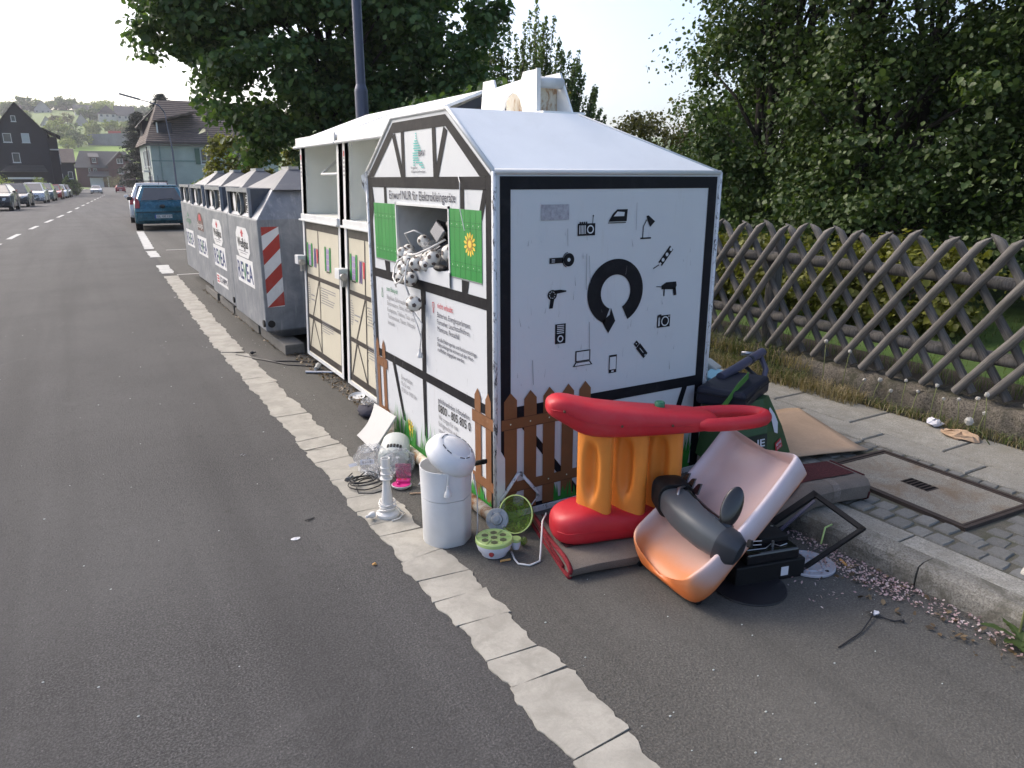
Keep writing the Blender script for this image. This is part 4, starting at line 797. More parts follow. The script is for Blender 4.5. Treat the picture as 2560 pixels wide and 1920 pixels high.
# --- black cable coil
def coil(c, loops, r, rd, zz=.008, n=22):
    out = []; ph = rd.uniform(0,6)
    for k in range(int(loops*n)):
        a = ph+k*2*math.pi/n; rr = r*(1+.28*math.sin(k*.11+ph)+.08*math.sin(k*.53)); out.append((c[0]+rr*1.25*math.cos(a)+.02*math.sin(k*.05), c[1]+rr*.95*math.sin(a), zz+.012*abs(math.sin(k*.17+ph))+.0004*k))
    return out
rd = random.Random(4); t = thing('cable_coil', 'tangled coil of thin black mains cable on the painted line', 'cable', (-.41,.70,0)); pts = coil((-.405,.71), 5, .062, rd)
MB().tube(pts + [(-.46,.78,.01),(-.48,.84,.008),(-.42,.89,.02)], .0034, 6).build('cord', 'cable_black', t, world=True, smooth=True); plug(t, Matrix.Translation((-.47,.82,.012)) @ Euler((R(85),0,R(130))).to_matrix().to_4x4(), 'charcoal', True)
MB().tube([(-.46,.70,.012),(-.47,.64,.006),(-.40,.60,.006),(-.33,.61,.008)], .0034, 6).build('cord', 'cable_black', t, world=True, smooth=True)
MB().tube([(-.30,.72,.04),(-.27,.69,.05),(-.245,.70,.03),(-.27,.74,.02),(-.31,.75,.03)], .004, 6).build('white_cord', 'cable_white', t, world=True, smooth=True)
# --- pink toy
t = thing('pink_toy', 'small pink and white toy stand with a clear pink back', 'toy', (-.243,.605,0), R(-30)); el_ = lambda rx, ry, z: [(rx*math.cos(a), ry*math.sin(a), z) for a in np.linspace(0, 2*math.pi, 26, endpoint=False)]
MB().loft([el_(.035,.03,.0), el_(.052,.044,.012), el_(.054,.046,.02)]).build('tray', 'white_gloss', t, smooth='auto'); MB().loft([el_(.049,.041,.018), el_(.049,.041,.024)]).build('insert', 'pink', t, smooth='auto'); MB().box(-.03,.005,.02,.045,.038,.04).build('shelf', 'pink', t, bevel=.005)
for k in range(2): MB().lathe([(.010,.0405),(.010,.0415)], 12, Matrix.Translation((-.012+k*.03,.02,0))).build('socket', 'print_red', t)
MB().box(-.034,.034,.03,.048,.04,.125).build('back_panel', 'pink_clear', t, bevel=.006); MB().sphere((-.015,-.012,.03), .009).build('knob', 'pink', t, smooth=True)
MB().tube([(-.12,.60,.004),(-.06,.52,.012)], .004, 6); tag(MB().tube([(-.24,.50,.005),(-.17,.47,.007),(-.10,.42,.006),(-.04,.41,.007)], .0042, 6).build('reed_stick', 'card_brown'), 'thin dry brown reed stalk lying beside the pink toy', 'stick')
tag(MB().tube([(-.15,.585,.005),(-.12,.62,.008),(-.09,.70,.02),(-.06,.76,.04),(-.045,.86,.06),(-.11,.92,.09)], .0045, 6).build('loose_cable', 'cable_white', smooth=True), 'loose white cord end curving between toy and grey housing', 'cable')
# --- egg cooker
t = thing('egg_cooker', 'round white egg cooker with lime green seven-hole tray and red switch', 'egg cooker', (-.162,-.272,0), R(-12))
MB().lathe([(.001,0),(.05,0),(.056,.004),(.058,.012),(.072,.030),(.079,.052),(.080,.062),(.001,.062)], 36).build('base', 'egg_white', t, smooth='auto'); MB().lathe([(.080,.062),(.083,.064),(.083,.078),(.079,.082),(.076,.078),(.001,.078)], 36).build('tray', 'lime', t, smooth='auto')
hx = [(0,0)] + [(.046*math.cos(R(60*k+15)), .046*math.sin(R(60*k+15))) for k in range(6)]
for x, y in hx: MB().lathe([(.0165,.0784),(.0165,.0792)], 6, Matrix.Translation((x,y,0)) @ Matrix.Rotation(R(10),4,'Z')).build('egg_hole', 'lime_dark', t)
for k in range(6): a = R(60*k+45); MB().obox((.05*math.cos(a),.05*math.sin(a),.0805), (.05,.003,.004), (0,0,a)).build('rib', 'lime', t)
MB().lathe([(.0115,.0),(.0115,.008),(.009,.012),(.001,.012)], 16, Matrix.Translation((-.030,-.062,.034)) @ Euler((R(72),0,R(-26))).to_matrix().to_4x4()).build('switch', 'switch_red', t, smooth='auto')
MB().lathe([(.001,.012),(.014,.014),(.020,.03),(.022,.052)], 18, Matrix.Translation((.098,-.012,0))).build('handle_cup', 'egg_white', t, smooth='auto'); MB().lathe([(.0225,.052),(.024,.056),(.022,.066),(.001,.067)], 18, Matrix.Translation((.098,-.012,0))).build('handle_cap', 'lime', t, smooth='auto'); MB().box(.07,-.022,.05,.09,.0,.066).build('handle_arm', 'lime', t, bevel=.003)
tag(MB().tube([(-.10,-.318,.012),(-.115,-.37,.006),(-.12,-.41,.005),(-.085,-.447,.005),(-.03,-.44,.006),(.0,-.40,.02),(.03,-.36,.07),(.08,-.29,.105),(.15,-.21,.085),(.165,-.19,.082)], .0042, 8).build('cooker_cord', 'cable_white', smooth=True), 'white power cord looping from the egg cooker over the rug', 'cable')
Mb = Matrix.Translation((.035,-.135,.085)) @ Vector((-.80,-.42,.42)).to_track_quat('Z','Y').to_matrix().to_4x4()
t = thing('green_bowl', 'translucent green plastic cooker hood standing on edge beside the rug', 'bowl', (.035,-.135,0)); MB().lathe([(.088,.01),(.085,.0),(.078,-.03),(.06,-.055),(.03,-.068),(.001,-.07)], 32, Mb, cap=False).build('bowl', 'lime_clear', t, smooth=True, world=True); MB().lathe([(.086,.006),(.091,.006),(.091,.013),(.086,.013),(.086,.006)], 32, Mb, cap=False).build('rim', 'lime', t, smooth='auto', world=True)
MB().sphere((-.012,-.275,.022), .02, sc=(1,.8,1)).build('knob', 'lime_clear', t, smooth=True, world=True)
b = MB().tube([(-.175,-.352,.005),(-.13,-.36,.005)], .005, 8); t = tag(b.build('cigarette_butt', 'butt_orange'), 'cigarette butt in front of the egg cooker', 'cigarette butt', 'cigarette butts')
t = tag(MB().tube([(1.10,-1.095,.008),(1.075,-1.14,.012)], .006, 8).build('cigarette_butt', 'butt_orange'), 'cigarette butt on the petals beside the grey lid', 'cigarette butt', 'cigarette butts')
# --- folded rug
t = thing('rug', 'folded red rug with grey woven back lying across the kerb', 'rug', (.8,-.5,0)); rings = []
def rugring(s):
    f0, b0 = Vector((.0,-.63,0)), Vector((.14,-.10,0)); f1, b1 = Vector((1.56,-.90,0)), Vector((1.64,-.60,0)); F = f0.lerp(f1, s); Bk = b0.lerp(b1, s); base = .0 + (.102 if s > .80 else .102*max(0,(s-.60)/.20)); h = .062+.05*s; w = (Bk-F)
    up = Vector((0,0,1)); P = []
    for f, z in ((.0,.45),(.02,.15),(.10,.0),(.5,.0),(.92,.0),(1.0,.2),(1.0,.6),(.92,.85),(.5,.9),(.16,1.02),(.06,.95),(.0,.75)): P.append(F + w*f + up*(base + z*h + .004*math.sin(s*23+f*9)))
    return P
rings = [rugring(s) for s in np.linspace(0,1,26)]; MB().loft(rings).build('folded_carpet', 'rug_back', t, smooth='auto', world=True)
top = MB(); rr = []
for s in np.linspace(.02,.985,26):
    q = rugring(s); rr.append([q[7]+Vector((0,0,.004)), q[8]+Vector((0,0,.004)), q[9].lerp(q[8], .35)+Vector((0,0,.005))])
top.loft(rr, cap=False, closed=False).build('pile_side', 'pile_dark', t, smooth=True, world=True)
e0 = rugring(0); MB().tube(e0[1:5] + e0[5:8], .011, 8).build('edge_binding', 'pile_red', t, smooth=True, world=True); MB().tube([e0[0]+Vector((-.004,0,.004)), e0[11], e0[10], e0[9], e0[8], e0[7]], .010, 8).build('edge_binding', 'pile_red', t, smooth=True, world=True); MB().tube([e0[2]+Vector((0,.02,.022)), (e0[2]+e0[4])/2+Vector((0,0,.024)), e0[5]+Vector((0,-.03,.012))], .008, 8).build('edge_binding', 'pile_red', t, smooth=True, world=True)
e1 = rugring(1); MB().tube(e1[0:10], .006, 8).build('edge_binding', 'pile_dark', t, smooth=True, world=True)
for s0 in (.28,.86): r2 = [[p + (p-(rugring(s)[3]+Vector((0,0,.03)))).normalized()*.0025 for p in rugring(s)] for s in (s0, s0+.025)]; MB().loft(r2, cap=False).build('tape_band', 'felt_grey', t, world=True)
# --- red and orange ladder of the toy slide, lying on its side
d = Vector((.935,-.355,0)).normalized(); nv = Vector((-d.y, d.x, 0))
t = thing('toy_ladder', 'red toy slide ladder on its side with three orange steps', 'toy slide', (.5,-.5,0))
def rail(P0, stations, name, mat, sub=2):
    rings = []
    for s, w, zb, zt_, off in stations:
        c = P0 + d*s + nv*off; ring = []
        for k in range(16):
            a = 2*math.pi*k/16; ca, sa = math.cos(a), math.sin(a); ex = lambda q: math.copysign(abs(q)**.6, q); ring.append(c + nv*(w*ex(ca)) + Vector((0,0,(zb+zt_)/2 + (zt_-zb)/2*ex(sa))))
        rings.append(ring)
    return MB().loft(rings).build(name, mat, t, smooth=True, world=True, sub=1)
rail(Vector((.065,-.375,0)), [(.0,.03,.10,.15,0),(.012,.075,.075,.185,0),(.05,.112,.055,.205,0),(.12,.128,.055,.225,0),(.17,.122,.055,.228,0),(.24,.11,.06,.205,0),(.40,.10,.064,.188,0),(.7,.095,.07,.188,0),(1.0,.09,.10,.2,0),(1.06,.05,.11,.19,0)], 'lower_rail', 'toy_red')
rail(Vector((.015,-.405,0)), [(.0,.03,.675,.71,0),(.012,.055,.655,.73,0),(.05,.075,.635,.745,0),(.10,.088,.60,.735,0),(.15,.095,.568,.72,0),(.22,.098,.555,.705,0),(.32,.10,.552,.688,0),(.45,.10,.552,.67,0),(.60,.098,.555,.652,0),(.70,.09,.56,.638,0),(.76,.05,.57,.62,0)], 'upper_rail', 'toy_red')
def seam(P0, st):
    L1 = [P0 + d*s + nv*(w*1.004) + Vector((0,0,(zb+zt_)/2)) for s, w, zb, zt_ in st]; L2 = [P0 + d*s - nv*(w*1.004) + Vector((0,0,(zb+zt_)/2)) for s, w, zb, zt_ in st]; MB().tube(L2[::-1] + L1, .0016, 5).build('mould_seam', 'toy_red', t, world=True, smooth=True)
seam(Vector((.065,-.375,0)), [(.016,.076,.075,.185),(.05,.112,.055,.205),(.12,.128,.055,.225),(.24,.11,.06,.205),(.40,.10,.064,.188),(.7,.095,.07,.188)]); seam(Vector((.015,-.405,0)), [(.014,.055,.655,.73),(.05,.075,.635,.745),(.10,.088,.60,.735),(.15,.095,.568,.72),(.22,.098,.555,.705),(.32,.10,.552,.688),(.45,.10,.552,.67),(.60,.098,.555,.652)])
for s_, z_ in ((.06,.69),(.30,.62),(.52,.61)): MB().sphere(Vector((.015,-.405,0)) + d*s_ - nv*.097*(.8 if s_ < .1 else 1.02) + Vector((0,0,z_)), .006, 8, 6).build('screw', 'print_brown_line', t, world=True)
U0 = Vector((.015,-.405,.598)); lp = [U0+d*s+nv*o for s, o in ((.62,.075),(.75,.088),(.88,.082),(.965,.05),(.995,0),(.965,-.05),(.88,-.082),(.75,-.088),(.62,-.075))]
MB().tube(lp, .031, 12).build('handle_loop', 'toy_red', t, smooth=True, world=True, sub=1)
MB().lathe([(.022,0),(.022,.02),(.019,.024),(.001,.024)], 16, Matrix.Translation(U0 + d*.50 + nv*.01 + Vector((0,0,.062)))).build('bottle_cap', 'bottle_green', t, smooth='auto', world=True)
wv = Vector((.075,-.142,0)).normalized(); fnv = Vector((-wv.y*-1, 0, 0)); fn_ = Vector((wv.y, -wv.x, 0)); fn_ = fn_ if fn_.y < 0 else -fn_
def step(cx, cy):
    W2, H0, H1, th = .082, .17, .585, .055; c = Vector((cx,cy,0)); nu, nz = 13, 15; fr_, bk = [], []
    for j in range(nz):
        for i in range(nu):
            a = -1+2*i/(nu-1); z = H0+(H1-H0)*j/(nz-1); e_ = ((a*W2)/.030)**2; zz = (z-.39)/.135; zz = zz*abs(zz); rr = e_+zz*zz; dep = .045*max(0, 1-rr)**.55 if rr < 1 else 0; edge = .014*(abs(a)**8); bell = .018*math.cos(a*math.pi/2)
            fr_.append(c + wv*(a*W2) + Vector((0,0,z)) + fn_*(th*.5 + bell - dep - edge)); bk.append(c + wv*(a*W2) + Vector((0,0,z)) - fn_*(th*.5-edge))
    b = MB(); n = nu*nz; fs = [(j*nu+i, j*nu+i+1, (j+1)*nu+i+1, (j+1)*nu+i) for j in range(nz-1) for i in range(nu-1)]; fs2 = [tuple(x+n for x in f[::-1]) for f in fs]
    for j in range(nz-1): fs += [(j*nu, (j+1)*nu, n+(j+1)*nu, n+j*nu), (j*nu+nu-1, n+j*nu+nu-1, n+(j+1)*nu+nu-1, (j+1)*nu+nu-1)]
    b.add(fr_+bk, fs+fs2); b.build('step', 'toy_orange', t, smooth=True, world=True, sub=1)
for cx, cy in ((.235,-.462),(.385,-.513),(.535,-.566)): step(cx, cy)
b = MB().sphere(Vector((.085,-.485,.69)), 1, 12, 8, (.035,.005,.02)); b.build('scuff_mark', 'scuff', t, smooth=True, world=True)
MB().sphere(Vector((.125,-.497,.10)), 1, 12, 8, (.035,.006,.016)).build('scuff_mark', 'scuff', t, smooth=True, world=True)
# --- pale slide chute
t = thing('slide_chute', 'sun-bleached pink and orange toddler slide chute propped against the ladder', 'toy slide', (.55,-.85,0))
wd_ = Vector((.10,.995,0)).normalized(); path = [(.262,.095),(.295,.105),(.36,.132),(.45,.180),(.58,.265),(.70,.355),(.81,.44),(.855,.473),(.862,.478)]; rings = []; fade = []
sect = [(-1.0,-.115),(-1.04,-.02),(-1.03,.045),(-.97,.066),(-.88,.058),(-.80,.02),(-.70,-.012),(-.35,-.022),(0,-.024),(.35,-.022),(.70,-.012),(.80,.02),(.88,.058),(.97,.066),(1.03,.045),(1.04,-.02),(1.0,-.115),(.55,-.13),(0,-.13),(-.55,-.13)]
for k, (x, z) in enumerate(path):
    a = Vector((path[min(k+1,8)][0]-path[max(k-1,0)][0], 0, path[min(k+1,8)][1]-path[max(k-1,0)][1])).normalized(); up = Vector((-a.z,0,a.x)); hw = (.165 if k == 0 else .205 if k == 1 else .22); cen = Vector((x, -.862+.02*k/7, z)); ring = []
    for w_, h_ in sect:
        hh = h_ if h_ > -.05 else max(h_, -(.105 if k < 2 else .10 if k < 3 else .06 if k < 4 else .045)); hh = hh*(.75 if k == 0 else 1)
        if k == 0 and h_ > -.05: hh -= .028
        if k >= 6 and h_ > .03: hh += .007*(k-5)
        if k >= 7 and abs(w_) < .75 and h_ > -.05: hh -= .006
        ring.append(cen + wd_*(w_*hw) + up*hh); top_ = h_ > -.03
        f = (.0 if h_ < -.05 else .93 if h_ >= .04 else .72 if h_ > -.03 else .45) - (.5 if k == 0 else .44 if k == 1 else .20 if k == 2 else .06 if k == 3 else 0)
        fade.append(max(0, f) if k > 0 else (.08 if h_ < .03 else .22))
    rings.append(ring)
b = MB().loft(rings); o = b.build('chute', 'slide_faded', t, smooth=True, world=True, sub=2)
at = o.data.attributes.new('fade', 'FLOAT', 'POINT'); at.data.foreach_set('value', fade)
for k in range(2): MB().lathe([(.016,-.01),(.016,.01)], 12, Matrix.Translation((.33+.0*k,-1.02+.34*k,.012)) @ Euler((R(90),0,0)).to_matrix().to_4x4()).build('foot', 'black_matte', t, world=True)
w_ = thing('crumpled_wrapper', 'crumpled yellow foil wrapper on the lower lip of the chute', 'wrapper', (.40,-1.06,.19)); plain('foil_yellow', (.62,.58,.30), .3, .4, .3, 40); crumple(MB().sphere((.405,-1.055,.192), 1, 10, 7, (.032,.02,.014)), .006, 9).build('foil', 'foil_yellow', w_, world=True); MB().obox((.425,-1.06,.205), (.024,.014,.003), (R(20),R(15),R(30))).build('foil_flap', 'switch_red', w_, world=True)
# --- pad machine lying on the chute
t = thing('coffee_machine', 'dark grey curved coffee machine body lying on the slide chute', 'appliance', (.43,-.87,.2)); rings = []; pth = [(.470,-.725,.285),(.452,-.765,.285),(.430,-.83,.28),(.417,-.90,.27),(.418,-.97,.255),(.430,-1.03,.24)]
def bent(pth, rad, sc=1.0):
    out = []; pts = [Vector(p) for p in pth]
    for i, p in enumerate(pts):
        tt = (pts[min(i+1,len(pts)-1)]-pts[max(i-1,0)]).normalized(); a = tt.cross(Vector((0,0,1))).normalized(); b_ = a.cross(tt); r = rad[i] if isinstance(rad, (list,tuple)) else rad
        sq = lambda x: math.copysign(abs(x)**.62, x); out.append([p + a*sq(math.cos(q))*r + b_*sq(math.sin(q))*r*sc for q in np.linspace(0, 2*math.pi, 28, endpoint=False)])
    return out
MB().loft(bent(pth, [.070,.071,.072,.071,.069,.064], .88)).build('body', 'charcoal', t, smooth='auto', world=True)
MB().loft(bent([(.520,-.615,.285),(.512,-.628,.286),(.488,-.685,.286),(.468,-.728,.285)], [.066,.074,.078,.078])).build('brew_head', 'black_matte', t, smooth='auto', world=True, bevel=.003)
MB().loft(bent([(.430,-1.025,.24),(.440,-1.065,.23),(.452,-1.10,.22)], [.0655,.064,.045])).build('end_cap', 'anthracite', t, smooth='auto', world=True)
sp = [Vector(p)+Vector((-.02,.0,.062)) for p in pth]; MB().tube([p+Vector((.058,.0,-.014)) for p in sp], .026, 10, flat=.55).build('top_strip', 'black_gloss', t, smooth=True, world=True)
for k in range(3): MB().prism([(.560-.02*k,-.645-.055*k,.325),(.590-.02*k,-.66-.055*k,.365),(.595-.02*k,-.68-.055*k,.37),(.565-.02*k,-.69-.055*k,.33)], (-.008,0,0)).build('claw', 'black_gloss', t, world=True, bevel=.003)
MB().tube([(.50,-.74,.352),(.452,-.755,.362),(.40,-.80,.325)], .006, 6, flat=.5).build('trim_wire', 'bright_steel', t, smooth=True, world=True)
Ms = Matrix.Translation((.495,-1.005,.365)) @ Vector((-.6,-.75,.35)).to_track_quat('Z','Y').to_matrix().to_4x4() @ Matrix.Rotation(R(-18),4,'Z')
MB().sphere((0,0,0), 1, 20, 12, (.038,.088,.014), None); b = MB()
for i in range(13):
    th = math.pi*i/12; zz = -math.cos(th); q = max(math.sin(th), .03); b_ring = None
rg = [[Ms @ Vector((.040*max(math.sin(math.pi*i/14),.04)*math.cos(a)*(1.0), -.085*math.cos(math.pi*i/14), .012*max(math.sin(math.pi*i/14),.04)*math.sin(a))) for a in np.linspace(0,2*math.pi,18,endpoint=False)] for i in range(15)]
MB().loft(rg).build('tank_lid', 'black_gloss', t, smooth=True, world=True)
MB().obox((.475,-1.125,.268), (.022,.02,.03), (0,R(20),R(20))).build('plug_body', 'black_matte', t, world=True, bevel=.004)
for k in range(2): MB().tube([(.482,-1.13,.262+.016*k),(.51,-1.15,.266+.016*k)], .0018, 6).build('pin', 'bright_steel', t, world=True)
# --- black monitor carcass and bezel
t = thing('empty_monitor', 'empty black monitor bezel tilted up on the kerb', 'monitor frame', (.894,-1.066,0)); cA, cB, cC = Vector((1.116,-.921,.245)), Vector((1.11,-1.169,.185)), Vector((.894,-1.066,.012)); cD = cA + cC - cB; nrm = (cB-cA).cross(cC-cB).normalized()
def beam(p, q, w, th): 
    dd = (q-p).normalized(); s = dd.cross(nrm).normalized(); return MB().prism([p-s*w/2-nrm*th/2, p+s*w/2-nrm*th/2, q+s*w/2-nrm*th/2, q-s*w/2-nrm*th/2], nrm*th)
for p, q, w in ((cA,cB,.022),(cB,cC,.018),(cC,cD,.02),(cD,cA,.03)): e_ = (q-p).normalized()*.009; beam(p-e_, q+e_, w, .018).build('bezel_bar', 'black_matte', t, world=True, bevel=.002)
beam(cD.lerp(cA,.1)+(cB-cA)*.22, cA.lerp(cD,.08)+(cB-cA)*.10, .012, .01).build('inner_strip', 'tube_blue', t, world=True)
t = thing('monitor_carcass', 'black monitor carcass with screw bosses and a small white label beside the chute', 'monitor', (.74,-.93,0), R(-14))
MB().box(-.17,-.13,.0,.16,.12,.085).build('shell', 'black_matte', t, bevel=.006); MB().box(-.12,-.125,.085,.13,.06,.135).build('rear_hump', 'black_gloss', t, bevel=.008); MB().box(-.02,-.06,.135,.12,.08,.16).build('module', 'black_matte', t, bevel=.004)
MB().obox((.06,-.1315,.04), (.035,.001,.04)).build('white_label', 'paper_white', t)
for x, y in ((.1,.03),(.02,-.09),(-.08,.0)): MB().lathe([(.006,.136),(.006,.162)], 10, Matrix.Translation((x,y,0))).build('screw', 'bright_steel', t)
MB().tube([(-.1,-.09,.137),(-.02,-.1,.14),(.03,-.07,.14),(.05,-.1,.14),(.09,-.09,.14)], .002, 5).build('wire', 'bright_steel', t)
def grooved(nm):
    m, nt, p = base_mat(nm); tc = nd(nt, 'ShaderNodeTexCoord'); w = nd(nt, 'ShaderNodeTexWave', wave_type='RINGS', rings_direction='Z'); w.inputs['Scale'].default_value = 55; nt.links.new(tc.outputs['Object'], w.inputs[0]); p.inputs['Base Color'].default_value = (.012,.012,.016,1); p.inputs['Roughness'].default_value = .45; bump(nt, p, w.outputs['Fac'], .35, .002); return m
DEFS['grooved_black'] = grooved
tag(MB().lathe([(.001,0),(.147,0),(.149,.004),(.147,.008),(.02,.008),(.001,.006)], 56, Matrix()).build('black_disc', 'grooved_black', smooth='auto'), 'large flat black grooved disc lying on the asphalt under the chute', 'disc').location = (.60,-1.035,.0)
t = thing('grey_lid', 'round translucent grey lid strewn with petals by the kerb', 'lid', (.95,-1.045,0)); MB().lathe([(.001,.004),(.055,.004),(.058,.012),(.062,.012),(.066,.006),(.10,.006),(.108,.014),(.112,.012),(.112,.004),(.104,.0),(.001,.0)], 40).build('disc', 'lid_clear_grey', t, smooth='auto')
for a in (R(-20), R(-75)): MB().lathe([(.008,.0062),(.008,.0072)], 12, Matrix.Translation((.084*math.cos(a),.084*math.sin(a),0))).build('hole', 'black_matte', t)
tag(MB().tube([(1.13,-.76,.175),(1.16,-.75,.185),(1.22,-.735,.20),(1.24,-.73,.2)], [.012,.02,.02,.016], 12).build('orange_nozzle', 'nozzle_orange', smooth='auto'), 'short orange plastic nozzle sticking out beside the chute', 'nozzle')
# --- shopping bag with case on top
t = thing('shopping_bag', 'dark green supermarket tote bag with a red logo patch, stuffed full', 'bag', (1.40,-.25,.1)); plain('bag_green', (.028,.075,.022), .6, var=.2, scale=9, bstr=.2, bscale=30); plain('bag_dark', (.012,.02,.012), .6, var=.5, scale=8, dirt=(.06,.10,.04), dirtamt=.9)
B0 = [Vector(p) for p in ((1.20,-.29,.108),(1.49,-.345,.106),(1.735,-.30,.108),(1.62,.03,.108),(1.28,-.02,.108))]; T0 = [Vector(p) for p in ((1.22,-.22,.43),(1.53,-.245,.45),(1.62,-.205,.445),(1.60,-.02,.43),(1.30,-.03,.43))]
mid = [b_.lerp(tt, .5) + Vector((.0,-.015,0)) for b_, tt in zip(B0, T0)]; MB().loft([B0, mid, T0]).build('body', 'bag_green', t, world=True)
nf = (mid[1]-B0[1]).cross(mid[2]-B0[1]).normalized(); nf = nf if nf.y < 0 else -nf; sd_ = lambda s, h: ((B0[1].lerp(mid[1], h*2) if h < .5 else mid[1].lerp(T0[1], h*2-1)).lerp(B0[2].lerp(mid[2], h*2) if h < .5 else mid[2].lerp(T0[2], h*2-1), s))
def patch(name, pts, mat, off): MB().face([sd_(s, h)+nf*off for s, h in pts]).build(name, mat, t, world=True)
patch('logo_patch', [(.38,.14),(.72,.19),(.72,.33),(.38,.28)], 'label_red', .004); patch('label', [(.40,.46),(.58,.42),(.78,.58),(.76,.72),(.55,.84),(.38,.82)], 'paper_white', .006); 
def fr_bag(x, y, dd): return tuple(sd_(.38+x*.34, .14+.05*x+y*.14) + nf*dd)
o = text('REWE', fr_bag, .1, .9, .55, .42, .007, 'paper_white', None, bold=.02); o.data.transform(Matrix.Translation(-t.location)); o.parent = t
o = text('DEIN MARKT', fr_bag, .15, .85, .14, .34, .007, 'paper_white', None); o.data.transform(Matrix.Translation(-t.location)); o.parent = t
ff = (mid[0]-B0[0]).cross(B0[1]-B0[0]).normalized(); ff = ff if ff.y < 0 else -ff
def fr_front(x, y, dd): return tuple(B0[0].lerp(B0[1], x).lerp(mid[0].lerp(mid[1], x), y) + ff*dd)
MB().face([fr_front(.0,.02,.004), fr_front(.99,.02,.004), fr_front(.99,.98,.004), fr_front(.0,.98,.004)]).build('printed_front', 'bag_dark', t, world=True); o = text('GRÜNE', fr_front, .12, .93, .62, .32, .008, 'paper_white', None, bold=.02); o.data.transform(Matrix.Translation(-t.location)); o.parent = t
st = [Vector(p) for p in ((1.21,-.24,.43),(1.235,-.27,.49),(1.32,-.25,.548),(1.43,-.20,.565),(1.52,-.14,.556),(1.56,-.10,.545))]; MB().loft([[p+Vector((0,0,.018)), p+Vector((.01,.016,.012)), p+Vector((.012,.018,-.016)), p+Vector((0,-.002,-.016))] for p in st]).build('strap', 'strap_green', t, world=True)
t = thing('tool_case', 'dark navy plastic case resting on top of the green bag', 'case', (1.45,-.10,.43), R(25)); MB().box(-.23,-.14,.0,.22,.13,.10).build('shell', 'navy_case', t, bevel=.025, seg=3); MB().box(-.232,-.142,.062,.222,.132,.066).build('seam', 'black_matte', t); MB().tube([(.20,-.05,.07),(.27,-.08,.07),(.29,-.05,.07),(.22,-.02,.07)], .006, 6).build('latch_loop', 'black_matte', t, smooth=True)
MB().tube([(-.2,-.142,.05),(.0,-.146,.078),(.2,-.10,.085)], .003, 6).build('cord', 'cable_black', t)
t = thing('vacuum_tube', 'slate blue vacuum cleaner tube with handle lying on the navy case', 'tube', (1.7,.05,.55)); MB().tube([(1.42,-.03,.535),(1.60,.025,.55),(1.80,.09,.57),(1.94,.135,.585)], .026, 14).build('pipe', 'tube_blue', t, smooth='auto', world=True); MB().tube([(1.76,.077,.566),(1.78,.083,.568)], .029, 14).build('collar', 'anthracite', t, smooth='auto', world=True); MB().tube([(1.90,.12,.575),(1.885,.05,.50),(1.80,-.01,.47)], .017, 10).build('grip', 'tube_blue', t, smooth=True, world=True); MB().tube([(1.83,.20,.575),(1.90,.15,.575)], .014, 8).build('stub', 'bright_steel', t, smooth=True, world=True); MB().tube([(1.74,.08,.53),(1.76,.0,.48),(1.70,-.04,.45)], .012, 8).build('brace', 'anthracite', t, smooth=True, world=True)
t = thing('paper_packet', 'light blue paper packet lying behind the container edge', 'packet', (1.66,.25,.4)); MB().obox((1.66,.24,.45), (.16,.10,.03), (R(10),R(-8),R(20))).build('packet', 'paper_blue', t, world=True, bevel=.008); MB().obox((1.72,.33,.48), (.10,.10,.05), (R(30),0,R(25))).build('grey_wrap', 'housing_grey', t, world=True, bevel=.01); MB().box(1.55,.12,.1,1.85,.42,.43).build('dark_box', 'black_matte', t, world=True)
# --- cardboard
cb = [(1.594,-.351),(2.134,-.507),(2.47,.23),(2.28,.28)]; t = thing('cardboard_sheet', 'flat sheet of brown cardboard lying on the pavement', 'cardboard', (2.1,-.1,.1)); n = 8; vv_ = []
for i in range(n+1):
    for j in range(n+1):
        a = Vector((*cb[0],0)).lerp(Vector((*cb[1],0)), i/n); c = Vector((*cb[3],0)).lerp(Vector((*cb[2],0)), i/n); p = a.lerp(c, j/n); vv_.append((p.x, p.y, .112+.012*math.sin(i/n*math.pi)*math.sin(j/n*2.2+.3)+(.012 if j == 0 else 0)))
b = MB().add(vv_, [(i*(n+1)+j, (i+1)*(n+1)+j, (i+1)*(n+1)+j+1, i*(n+1)+j+1) for i in range(n) for j in range(n)]); o = b.build('sheet', 'card_brown', t, smooth=True, world=True); m = o.modifiers.new('thick', 'SOLIDIFY'); m.thickness = .006; m.offset = 0
